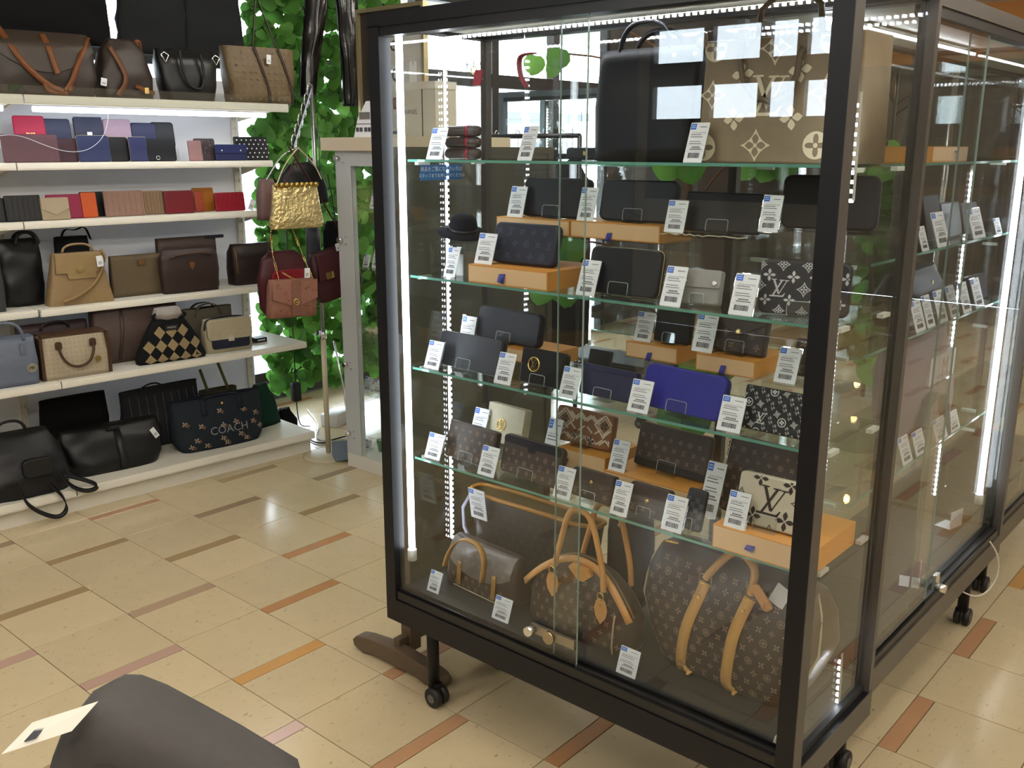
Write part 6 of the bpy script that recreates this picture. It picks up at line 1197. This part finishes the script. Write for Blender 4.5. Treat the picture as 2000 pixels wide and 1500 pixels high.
cabtag(722, 736, 408, 378, cz_[0], 'beside the beads in the white cabinet'); cabtag(708, 720, 526, 497, cz_[1], 'upper pair inside the white cabinet'); cabtag(726, 740, 528, 480, cz_[1], 'taller one inside the white cabinet')
cabtag(710, 724, 762, 735, cz_[3], 'on the low shelf of the white cabinet'); cabtag(728, 744, 770, 742, cz_[3], 'second on the low shelf of the white cabinet'); cabtag(712, 723, 885, 858, .066, 'on the cabinet floor by the green pot')
mb = MB(); rr = random.Random(4); bp = at_x(725, 648, CABX + .12)
for k in range(40): mb.lathe([(.002, -.006), (.007, 0), (.002, .006)], 8, (bp.x + rr.uniform(-.04, .04), bp.y - .05 + rr.uniform(-.06, .06), cz_[2] + .006 + rr.choice((0, .009))))
tag(mb.build('bead_necklace', mat('pearl beads', hexc('b9ac90'), .35), kind=None), 'heap of cream beads on the cabinet shelf', 'necklace')
bpp = at_x(748, 895, CABX + .12); o = tag(MB().lathe([(.02, 0), (.028, .05), (.030, .055), (.026, .055)], 16).build('small_pot', mat('green pot', hexc('1f6b3a'), .4)), 'small green pot on the cabinet floor', 'pot'); o.location = (bpp.x, bpp.y, .066)
# boxes, picture and cards on top
p, q = at_x(776, 285, 1.52), at_x(852, 285, 1.52); zt = at_x(812, 160, 1.52).z
bxw = p.y - q.y; t = thing('white_box', 'tall cream brand box standing on the cabinet', 'box', (1.52, (p.y + q.y) / 2, 1.51), -math.pi / 2); MB().bx(-bxw / 2, bxw / 2, 0, .12, 0, zt - 1.51 - .012).build('body', mat('cream box', hexc('b9b4a6'), .5), t); MB().bx(-bxw / 2 - .002, bxw / 2 + .002, -.002, .122, zt - 1.51 - .03, zt - 1.51).build('lid', mat('cream lid', hexc('c2bdb0'), .5), t)
MB().bx(bxw * .17, bxw * .18, -.003, -.0002, .004, zt - 1.51 - .03).build('ribbon_line', BLK, t); q_ = text('CHANEL', .026); q_.v = [(a - bxw * .16, -.0012, c + (zt - 1.51) * .46) for a, _, c in q_.v]; q_.build('letters', INK, t)
a, b_ = at_x(697, 20, 1.66), at_x(830, 20, 1.66); fw = a.y - b_.y; fh = a.z - 1.51
t = thing('framed_picture', 'gold framed picture with dark border leaning on the cabinet', 'picture', (1.66, (a.y + b_.y) / 2, 1.51), -math.pi / 2); GF = mat('gold frame', (.5, .42, .24), .35, .8)
for x0, x1, z0, z1 in ((-fw / 2, fw / 2, fh - .016, fh), (-fw / 2, fw / 2, 0, .016), (-fw / 2, -fw / 2 + .016, .016, fh - .016), (fw / 2 - .016, fw / 2, .016, fh - .016)): MB().bx(x0, x1, -.012, .014, z0, z1).build('frame_bar', GF, t)
MB().bx(-fw / 2 + .016, fw / 2 - .016, .004, .010, .016, fh - .016).build('dark_mount', mat('dark mount', hexc('221c18'), .6), t); pp = MB().bx(-fw / 2 + .075, fw / 2 - .02, -.002, .004, .03, fh - .06).build('print_sheet', mat('print paper', hexc('b6b3ae'), .5), t)
MB().bx(fw * .02, fw * .26, -.003, -.002, fh * .22, fh * .31).build('print_block', mat('brown print', hexc('43312c'), .6), pp); q_ = text('PRADA', .042); q_.v = [(a + fw * .14, -.0036, c + fh * .262) for a, _, c in q_.v]; q_.build('print_letters', mat('tan letters', hexc('8a7a70'), .6), pp)
mb = MB()
for x, z, r in ((.05, .70, .022), (.12, .76, .018), (.16, .68, .012), (.08, .48, .030)): put(mb, annulus(.3, .5) if r > .02 else [disc(.5, 12)], fw * x, fh * z, r * 2, flat(-.0032))
mb.build('print_shapes', MATS['brown print'], pp); MB().prism([(fw * .27, fh * .36), (fw * .37, fh * .36), (fw * .37, fh * .56), (fw * .34, fh * .58), (fw * .32, fh * .52), (fw * .30, fh * .58), (fw * .27, fh * .56)], -.0035, -.002).build('print_shirt', mat('white print shape', hexc('d7d7d4'), .6), pp)
p = at_x(710, 266, 1.47); t = thing('card_sign', 'slanted white shop card with dark print on the cabinet', 'sign', (1.47, p.y, 1.51), -math.pi / 2 + .15)
MB().prism([(-.055, 0), (.06, 0), (.06, .15), (.02, .15), (-.03, .08)], 0, .004).build('card', CARD, t); MB().bx(-.04, -.024, -.001, 0, .024, .042).bx(-.02, -.004, -.001, 0, .024, .042).bx(.006, .022, -.001, 0, .024, .042).bx(.026, .042, -.001, 0, .024, .042).build('printed_words', INK, t); MB().bx(-.02, .04, -.001, 0, .075, .105).build('picture_block', mat('grey picture', hexc('6b6663'), .6), t); MB().bx(-.045, .05, -.001, 0, .055, .058).build('rule', INK, t)

# ================================================================== standing mirror behind the black case
mp = at_z(793, 1270, .04); WD = mat('dark walnut', hexc('5a4a38'), .5, var=.2, scale=12)
t = thing('standing_mirror', 'tall standing mirror seen from its dark back with wooden feet', 'mirror', (.36, -1.50, 0))
MB().bx(.07, .66, -.012, .012, .16, 1.45).build('panel', mat('dark olive backing', hexc('4d4a3a'), .5, var=.1, scale=3), t)
for x0, x1, z0, z1 in ((.045, .07, .10, 1.47), (.66, .685, .10, 1.47), (.07, .66, 1.45, 1.47), (.07, .66, .13, .16)): MB().bx(x0, x1, -.016, .016, z0, z1).build('frame_bar', mat('olive frame', hexc('4a4536'), .5), t)
for x in (.0575, .6725):
    MB().bx(x - .02, x + .02, -.02, .02, .035, .24).build('upright', WD, t)
    MB().prism([(-.20, .012), (-.205, .03), (-.19, .045), (-.15, .055), (-.04, .065), (.04, .065), (.12, .055), (.16, .045), (.175, .03), (.17, .012), (.13, 0), (.09, .012), (-.10, .012), (-.14, 0)][::-1], -.022, .022, .004).build('foot', WD, t)
for o in t.children:
    if o.name.startswith('foot'):
        for v in o.data.vertices: c = v.co.copy(); v.co = (c.y, c.x, c.z)
        o.data.flip_normals()
fs_ = [o for o in t.children if o.name.startswith('foot')]; fs_[0].location.x = .0; fs_[1].location.x = .6725
MB().bx(.0, .67, -.012, .012, .06, .085).build('stretcher', WD, t)
# dustpan, adapter, cables
p = at_z(676, 897, 0); p.z = .012; t = thing('dustpan', 'grey long handled dustpan resting on the rack foot', 'dustpan', p, -.5); MB().add([(-.06, -.05, 0), (.06, -.05, 0), (.06, .05, 0), (-.06, .05, 0), (-.06, -.05, .006), (.06, -.05, .006), (.055, .05, .07), (-.055, .05, .07)], [(3, 2, 1, 0), (4, 5, 6, 7), (0, 1, 5, 4), (1, 2, 6, 5), (2, 3, 7, 6), (3, 0, 4, 7)]).build('pan', mat('grey plastic', hexc('5d6673'), .4), t); MB().tube([(.04, .05, .03), (.01, .06, .35), (-.02, .08, .56)], .004, 8).build('handle', SILVER, t)
p = at_y(578, 765, .64); t = thing('power_adapter', 'black power brick hanging on its cord before the ivy', 'adapter', p); MB().prism(rrect(.045, .10, .006, 3, 0, -.05), -.018, .018, .004).build('brick', BLK, t); MB().tube(smooth([(0, 0, .05), (.004, 0, .3), (-.004, 0, .7), (0, .0, 1.0)]), .003, 6).build('cord', BLK, t); MB().tube(smooth([(0, 0, -.05), (.002, 0, -.12), (.03, .02, -.2), (.1, .03, -p.z + .006)]), .003, 6).build('lower_cord', BLK, t)
for k, (pts, mt, lb) in enumerate(((((590, 845), (620, 870), (660, 855), (690, 850)), BLK, 'black cable looping on the floor behind the rack'), (((600, 800), (625, 830), (615, 858), (650, 862)), WHITE, 'white cable curling on the floor behind the rack'))):
    q = [at_z(px, py, .006) for px, py in pts]; q = [Vector((v.x, min(v.y, 1.15), .006)) for v in q]; tag(MB().tube(smooth(q), .004, 6).build('cable', mt), lb, 'cable')
p = at_z(600, 835, 0); p.y = min(p.y, .62); o = tag(MB().prism(rrect(.16, .07, .008, 3), -.05, .05, .004).build('router_box', mat('white plastic', hexc('c5c3c0'), .4)), 'white plastic box on the floor below the ivy', 'box'); o.location = (1.84, .62, 0); o.rotation_euler = (0, 0, .4)
sp_ = at_z(545, 830, 0); o = tag(Bag([(0, .14, .10, 0, 3), (.06, .15, .10, 0, 2.5), (.13, .06, .04, 0, 2)]).body('black_bundle', cloth('151517'), None, .01, 4), 'black cloth bundle on the floor at the shelf end', 'bundle'); o.location = (1.56, .70, 0)

# ================================================================== inside the bronze case
case2zs = [1.436, 1.234, 1.037, .70]
gift_box(1820, 1888, 315, 286, case2zs[0], 'orange gift box on the top shelf of the bronze case', depth=-2.62, dp=.14, fr='D', tab=(.62, .5))
def dtag(x0, x1, yb, yt, z, lab, depth=-2.652): price_tag(x0, x1, yb, yt, z, lab, 'D', depth, 18)
z = case2zs[1]
wallet(1812, 1842, 470, 384, z, 'tall black wallet on the second shelf of the bronze case', BLK, .03, .006, -2.60, 12, fr='D', yaw=0, stand=False)
o = tag(MB().lathe([(.016, 0), (.016, .05), (.010, .06), (.010, .066), (.012, .066), (.012, .085), (.010, .086)], 14).build('small_bottle', mat('pale bottle', hexc('8f95a3'), .3)), 'small pale bottle with ribbed cap in the bronze case', 'bottle'); o.location = (*at_y(1835, 460, -2.52).xy, z)
wallet(1845, 1880, 462, 397, z, 'grey flat wallet with silver sheen in the bronze case', leather('4b4d55', .3), .02, .006, -2.60, 12, fr='D', yaw=0, stand=False)
wallet(1884, 1914, 455, 397, z, 'pale grey wallet beside the light bar of the bronze case', leather('6a6d78', .3), .02, .006, -2.60, 12, fr='D', yaw=0, stand=False)
dtag(1802, 1815, 487, 440, z, 'at the post on the second bronze case shelf'); dtag(1833, 1856, 475, 412, z, 'beside the tall black wallet in the bronze case', -2.65); dtag(1944, 1955, 475, 425, z, 'at the light bar on the second bronze case shelf'); dtag(1905, 1928, 438, 405, z, 'between two grey wallets in the bronze case', -2.65)
z = case2zs[2]
sp = spot(1795, 1872, 640, 535, z, 'D', -2.635, 4); t = thing('handbag', 'soft black bag with small gold mark in the bronze case', 'bag', sp['loc'], sp['rz']); w, h = sp['w'], sp['h']; b = Bag([(0, .9 * w, .10, .085, 4), (.5 * h, w, .11, .085, 4), (h, .85 * w, .05, .085, 3)]); b.body('body', leather('17171a', .4), t, .003); MB().box(b.front(w * .1, h * .7), (.012, .004, .01)).build('mark', GOLD, t)
wallet(1900, 1925, 620, 540, z, 'dark grey wallet behind five tags in the bronze case', leather('34363d', .4), .03, .006, -2.62, 12, fr='D', stand=False)
for i, (x0, x1, yb, yt) in enumerate(((1790, 1808, 652, 582), (1812, 1826, 645, 572), (1834, 1850, 640, 563), (1858, 1873, 628, 555), (1882, 1897, 618, 548), (1906, 1921, 610, 540))): dtag(x0, x1, yb, yt, z, ['next to the post', 'second from the post', 'third from the post', 'fourth from the post', 'fifth from the post', 'last from the post'][i] + ' on the third bronze case shelf')
z = case2zs[3]
sp = spot(1786, 1890, 860, 660, z, 'D', -2.648, 0); LV_ = mat('lilac fleece', hexc('8a7f8c'), .9, var=.15, scale=200, bump=.6); t = thing('fleece_scarf', 'folded lilac fleece scarf with white script label', 'scarf', sp['loc'], sp['rz']); w, h = sp['w'], sp['h']
b = Bag([(0, .7 * w, .06, .10, 3), (.3 * h, .95 * w, .08, .10, 3), (.7 * h, w, .09, .10, 3), (.95 * h, .85 * w, .07, .10, 2.6), (h, .5 * w, .03, .10, 2)]); b.body('fleece', LV_, t, .004)
lb = MB().bx(-.01, w * .42, -.006 + b.front(w * .2, h * .6)[1], b.front(w * .2, h * .6)[1] + .012, h * .46, h * .72).build('label', mat('label cloth', hexc('b9b4b8'), .6), t); q = text('M', .075); q.v = [(a + w * .24, b.front(w * .2, h * .6)[1] - .0068, c + h * .58) for a, _, c in q.v]; q.build('script', mat('red script', hexc('8d3a3a'), .6), lb)
mb = MB(); rr = random.Random(3)
for k in range(16): x = w * (.1 + .03 * k * .8); mb.tube(smooth([(x, b.front(0, h * .3)[1] - .002, h * .42), (x + rr.uniform(-.01, .01), b.front(0, h * .2)[1] - .01, h * .2), (x + rr.uniform(-.015, .01), b.front(0, .05)[1] - .004, .004)]), .0035, 5)
mb.build('fringe', mat('pale fringe', hexc('a79aa0'), .9), t, kind='stuff')
t = thing('grey_strap', 'grey leather strap curving over its stand in the bronze case', 'strap', at_y(1822, 865, -2.618).to_tuple()); t.location.z = z; MB().ribbon(smooth([(-.05, .03, .0), (-.05, .02, .08), (-.03, .0, .125), (.0, -.01, .12), (.02, -.015, .06), (.035, -.02, .0)]), (0, 1, 0), .03, .003).build('leather', leather('6d7580', .4), t)
o = tag(MB().tube([(.04 * math.cos(q), 0, .045 + .04 * math.sin(q)) for q in [2 * math.pi * k / 24 for k in range(24)]], .004, 8, True).build('bangle', mat('coral bangle', hexc('a8563a'), .4)), 'coral bangle on the low shelf of the bronze case', 'bangle'); o.location = (*at_y(1775, 875, -2.55).xy, z); o.rotation_euler = (0, 0, .5)
for i, (x0, x1, yb, yt) in enumerate(((1765, 1782, 905, 845), (1790, 1808, 895, 835), (1828, 1848, 878, 812), (1855, 1872, 862, 800))): dtag(x0, x1, yb, yt, z, ['before the coral bangle', 'beside the grey strap', 'under the lilac scarf', 'beside the scarf fringe'][i] + ' in the bronze case')
# deck of bronze case: white cards
for i, (px, py, r) in enumerate(((1795, 1140, .3), (1866, 1030, -.2))):
    q = at_z(px, py, ZB1 + .013); t = thing('folded_card', ['white folded card lying on the bronze case deck', 'white notice card on the bronze case deck by the light bar'][i], 'card', q, r); MB().bx(-.035, .035, -.001, .001, 0, .055).build('card', CARD, t); MB().bx(-.035, .035, 0, .05, 0, .0012).build('card_foot', CARD, t)
p = at_y(1936, 1040, -2.745); tag(MB().tube(smooth([(p.x, -2.745, .345), (p.x + .03, -2.765, .30), (p.x + .05, -2.77, .22), (p.x - .02, -2.745, .17), (p.x - .08, -2.70, .20), (p.x - .08, -2.66, .248)]), .0022, 6).build('dangling_wire', WHITE), 'thin white power cord dangling under the bronze cases', 'cord')
# third case: a few things
for i, (x, z_, col, lab) in enumerate(((2.02, 1.42, '2a2a2e', 'black wallet on the top shelf of the last case'), (2.2, 1.21, '5a4638', 'brown wallet on the second shelf of the last case'), (2.35, .965, '33343b', 'grey wallet on the third shelf of the last case'))):
    t = thing('wallet', lab, 'wallet', (x, -2.60, z_ + .03 if i == 0 else z_), 0, 10); t.location.z = (1.441, 1.20, .95)[i] + .004; MB().prism(rrect(.19, .10, .01, 4), 0, .022, .004).build('body', leather(col, .4), t)

# ================================================================== beyond the cases
# lit cabinet
lit = showcase('lit glass cabinet with light bars behind the black case', (2.80, .28, 0), -math.pi / 2, 1.05, .40, (.5, .57), [.5, .8, 1.1, 1.38], [(.14, .05), (.62, .05)], [((.108, .3, .4), (.108, .3, 1.7))], mat('grey steel', hexc('5d6468'), .35, .5))
for x, y in ((.1, .07), (.95, .07), (.1, .33), (.95, .33)): caster(lit, x, y)
rr = random.Random(12)
for i, (yy, z_, col, lab) in enumerate(((.0, .5, '3d5a4a', 'green glass jar in the lit cabinet'), (-.25, .8, '59606a', 'grey case in the lit cabinet'), (-.5, 1.1, '7a7f84', 'pale box in the lit cabinet'))):
    t = thing('small_case' if i else 'glass_jar', lab, 'jar' if i == 0 else 'box', (3.0, yy, z_)); (MB().lathe([(.04, 0), (.05, .04), (.05, .09), (.03, .11), (.032, .13)], 16) if i == 0 else MB().prism(rrect(.14, .09, .01, 3), -.04, .04, .004)).build('body', leather(col, .3), t)
# garment rack with dark clothes
rk2 = thing('garment_rack', 'dark steel garment rack behind the black case', 'rack', (2.15, -.40, 0)); DS = mat('dark steel', hexc('3a3c40'), .35, .6)
for y in (-.38, .34): MB().tube([(0, y, .03), (0, y, 1.52)], .011, 8).build('upright', DS, rk2); MB().bar((-.22, y, .02), (.22, y, .02), .03, .03).build('foot', DS, rk2)
MB().tube([(0, -.38, 1.52), (0, .34, 1.52)], .011, 8).build('rail', DS, rk2); MB().tube([(0, -.38, .16), (0, .34, .16)], .009, 8).build('lower_bar', DS, rk2)
for i in range(5):
    y = -.28 + i * .13; col = ('2b2c33', '35343c', '1f2024', '3c3b40', '26272c')[i]
    t = thing('garment', ['navy black jacket', 'slate jacket', 'jet black coat', 'grey knit top', 'ink blue coat'][i] + ' on the dark steel rack', 'clothing', (2.15, -.40 + y, 0), 0, group='clothes on the dark steel rack')
    Bag([(.55 + .05 * (i % 3), .40, .09, 0, 4), (1.0, .40, .10, 0, 3.5), (1.30, .42, .08, 0, 3), (1.40, .26, .05, 0, 2.5), (1.44, .10, .03, 0, 2)], 40, 4).body('fabric', cloth(col), t, .01, i)
    MB().tube(smooth([(0, 0, 1.43), (0, 0, 1.50), (.018, 0, 1.54), (-.004, 0, 1.548), (-.014, 0, 1.532)]), .0022, 5).build('hook', SILVER, t)
# suits
sr = thing('suit_rack', 'wall rail holding grey suit jackets', 'rack', (3.05, -2.15, 0)); MB().tube([(-.35, 0, 1.90), (2.0, .0, 1.90)], .012, 8).build('rail', SILVER, sr)
for x in (-.3, 1.9): MB().tube([(x, 0, 0), (x, 0, 1.90)], .012, 8).build('upright', SILVER, sr); MB().bar((x, -.2, .015), (x, .2, .015), .03, .03).build('foot', SILVER, sr)
for i, (x, col) in enumerate(((.0, '55534d'), (.22, '484b4b'), (.44, '6a665d'), (.66, '3d3f42'), (.9, '585048'), (1.2, '6b1820'), (1.5, '2c2d31'))):
    t = thing('suit_jacket', ['warm grey', 'slate grey', 'pale grey', 'charcoal', 'brown grey', 'red', 'black'][i] + ' suit jacket on the wall rail', 'clothing', (3.05 + x, -2.15, 0), R_(90), group='jackets on the wall rail')
    b = Bag([(.95, .46, .13, 0, 4), (1.3, .44, .14, 0, 3.5), (1.62, .46, .12, 0, 3), (1.74, .34, .09, 0, 2.6), (1.80, .13, .05, 0, 2)], 40, 4); b.body('fabric', cloth(col), t, .008, i)
    for s_ in (-1, 1): MB().tube(smooth([(s_ * .22, 0, 1.64), (s_ * .27, -.02, 1.4), (s_ * .26, -.03, 1.02)]), [.05] * 10 + [.04] * 8 if False else .045, 10).build('sleeve', cloth(col), t)
    MB().tube(smooth([(0, 0, 1.79), (0, 0, 1.87), (0, .018, 1.915), (0, 0, 1.922), (0, -.014, 1.905)]), .0022, 5).build('hook', SILVER, t)
# warm bulbs on a branch lamp
WB = emis('warm bulb', (1, .62, .28), 30.0); o_ = Vector((3.6, -1.62, 0)); t = thing('branch_lamp', 'floor lamp with three bare warm bulbs', 'lamp', o_); MB().lathe([(.14, 0), (.14, .01), (.02, .02)], 20).build('foot', BLACK_FRAME, t); MB().tube([(0, 0, .015), (0, 0, 1.86)], .009, 8).build('pole', BLACK_FRAME, t)
for px, py in ((1728, 157), (1811, 153), (1813, 173)):
    q = at_x(px, py, 3.6) - o_; MB().tube(smooth([(0, 0, q.z - .12), (q.x, q.y * .6, q.z - .06), (q.x, q.y, q.z - .02)]), .005, 6).build('arm', BLACK_FRAME, t); MB().lathe([(.006, -.02), (.014, -.008), (.017, .004), (.010, .018), (.003, .022)], 12, q).build('bulb', WB, t)
# plant in white pot
pc = at_z(1688, 868, 0); t = thing('potted_plant', 'variegated plant in a round white pot behind the cases', 'plant', (3.3, -1.70, 0)); MB().lathe([(.10, 0), (.13, .15), (.15, .27), (.158, .30), (.148, .30), (.138, .27), (.13, .255)], 28).build('pot', mat('white ceramic', hexc('aaa9a2'), .4), t); MB().lathe([(.002, .25), (.134, .25)], 20).build('soil', mat('soil', hexc('2b211a'), .9), t)
MB().tube(smooth([(0, 0, .24), (.02, .0, .6), (-.01, .02, 1.1), (.0, .0, 1.5)]), .012, 8).build('stem', mat('brown stem', hexc('5b3a22'), .7), t)
pl = [leaf_mesh(.13 + .03 * k, .2).mesh('leaf') for k in range(3)]
for k, m in enumerate(pl): m.materials.append((LEAFM[1], LEAFM[3], LEAFM[0])[k])
rr = random.Random(5)
for k in range(34):
    o = obj('leaf', pl[k % 3], None, t); a = rr.uniform(0, 6.28); zz = .45 + 1.05 * k / 33; o.location = (.06 * math.cos(a), .06 * math.sin(a), zz); o.rotation_euler = (rr.uniform(-.9, -.3), rr.uniform(-.3, .3), a + 1.57)
# climbing plant between the cases
cp0 = Vector((1.02, -2.02, 0)); t = thing('climbing_plant', 'tall climbing plant with pointed leaves behind the black case', 'plant', cp0)
MB().lathe([(.09, 0), (.11, .16), (.115, .17), (.10, .17)], 20).build('pot', mat('dark pot', hexc('2a2724'), .6), t); MB().tube(smooth([(0, 0, .15), (.02, .01, .7), (-.02, 0, 1.2), (0, 0, 1.72)]), .010, 8).build('stem', MATS['brown stem'], t)
for i, (px, py, n_) in enumerate(((1335, 330, 6), (1500, 330, 7), (1012, 60, 3), (1075, 140, 3), (1090, 575, 4), (1090, 500, 5), (1390, 720, 5), (1330, 830, 4))):
    q = at_x(px, py, .98 if i == 1 else .80) - cp0; q.z = min(q.z, 1.95); br = MB().tube(smooth([(0, 0, max(.2, min(1.7, q.z - .12))), (q.x * .5, q.y * .5, q.z + .03), (q.x, q.y, q.z + .05)]), .003, 6).build('branch', MATS['brown stem'], t)
    for k in range(n_): o = obj('leaf', lm[k % 8], None, br); o.location = (q.x + .02 * math.cos(k * 2.1), q.y + .05 * math.sin(k * 2.1), q.z + .03 + .012 * k); o.rotation_euler = (rr.uniform(-.4, .1), rr.uniform(-.4, .4), -1.2 + rr.uniform(-.7, .7)); o.scale = (.9,) * 3 if i in (2, 3) else (1.3,) * 3
# hanging board seen in the reflection
t = thing('hanging_board', 'dark grey notice board hanging on two strings', 'board', (-3.2, .1, 1.45)); MB().bx(-.01, .01, -.14, .14, 0, .55).build('board', mat('dark board', hexc('4b4d52'), .6), t)
for y in (-.12, .12): MB().tube([(0, y, .55), (0, 0, RM['h'] - 1.45)], .002, 5).build('string', SILVER, t)

# ================================================================== foreground: shoulder of a grey jacket with tag
c_ = CAM + ray(250, 1400) * 1.02
e_ = Vector((AX.x, AX.y, 0)).normalized(); n_ = rotz(e_, math.pi / 2); sp = dict(loc=Vector((c_.x, c_.y, 0)), rz=math.atan2(e_.y, e_.x), lean=0)
GJ = mat('grey wool', hexc('423f3e'), .85, var=.12, scale=60, bump=.2); t = thing('jacket', 'dark grey jacket shoulder on a stand with white tag', 'clothing', sp['loc'], sp['rz'])
pts = [(430, 1506), (345, 1462), (262, 1420), (205, 1399), (168, 1398), (128, 1420), (98, 1458), (78, 1510), (66, 1580)]
ol = [local(sp, *p) for p in pts]; ol = [(x, zz) for x, zz in ol]; x1, x0 = local(sp, 560, 1580)[0], ol[-1][0]
zlo = .30; out = [(x0 + .01, zlo), (x1, zlo), (x1, local(sp, 560, 1580)[1])] + ol
rings = []; cxm = sum(p[0] for p in out) / len(out)
sm_ = [Vector((p[0], 0, p[1])) for p in out]
def dense(q, k=2):
    q = q + [q[0]]
    o = []
    for a, b in zip(q[:-1], q[1:]):
        for i in range(k): o.append(a.lerp(b, i / k))
    return o
ol2 = [(p.x, p.z) for p in dense(sm_, 3)]
cz_m = .6
def inset(d): return [(p[0] + (cxm - p[0]) * d, max(zlo, p[1] - d * .10 - (p[1] - cz_m) * d * .25)) for p in ol2]
for y, d in ((-.03, .30), (-.022, .14), (-.01, .04), (.01, 0), (.05, 0), (.08, .06), (.10, .2)): rings.append([(p[0], y + .02, p[1]) for p in inset(d)])
MB().loft(rings[::-1]).build('fabric', GJ, t); MB().tube([(cxm, .05, 0), (cxm, .05, .5)], .012, 8).build('stand_pole', BLACK_FRAME, t); MB().lathe([(.13, 0), (.13, .008), (.02, .015)], 20, (cxm, .05, 0)).build('stand_foot', BLACK_FRAME, t)
a, b_, c2, d2 = [local(sp, *p, .0) for p in ((30, 1440), (150, 1415), (182, 1383), (62, 1412))]
MB().add([(p[0], yy + k_, p[1]) for yy in (.0, .0012) for p, k_ in zip((a, b_, c2, d2), (-.03, -.012, .012, .0))], [(0, 1, 2, 3), (7, 6, 5, 4), (0, 4, 5, 1), (1, 5, 6, 2), (2, 6, 7, 3), (3, 7, 4, 0)]).build('paper_tag', mat('warm white card', hexc('d9d5c8'), .6), t)
mb = MB()
for k in range(8): f0 = .22 + k * .022; u0, u1 = Vector(a).lerp(Vector(b_), f0), Vector(d2).lerp(Vector(c2), f0); mb.bar((u0.x + (u1.x - u0.x) * .35, -.026 + f0 * .018, u0.y + (u1.y - u0.y) * .35), (u0.x + (u1.x - u0.x) * .62, -.012 + f0 * .018, u0.y + (u1.y - u0.y) * .62), .0012, .0008, (0, 1, 0))
mb.build('barcode', INK, t, kind='stuff')
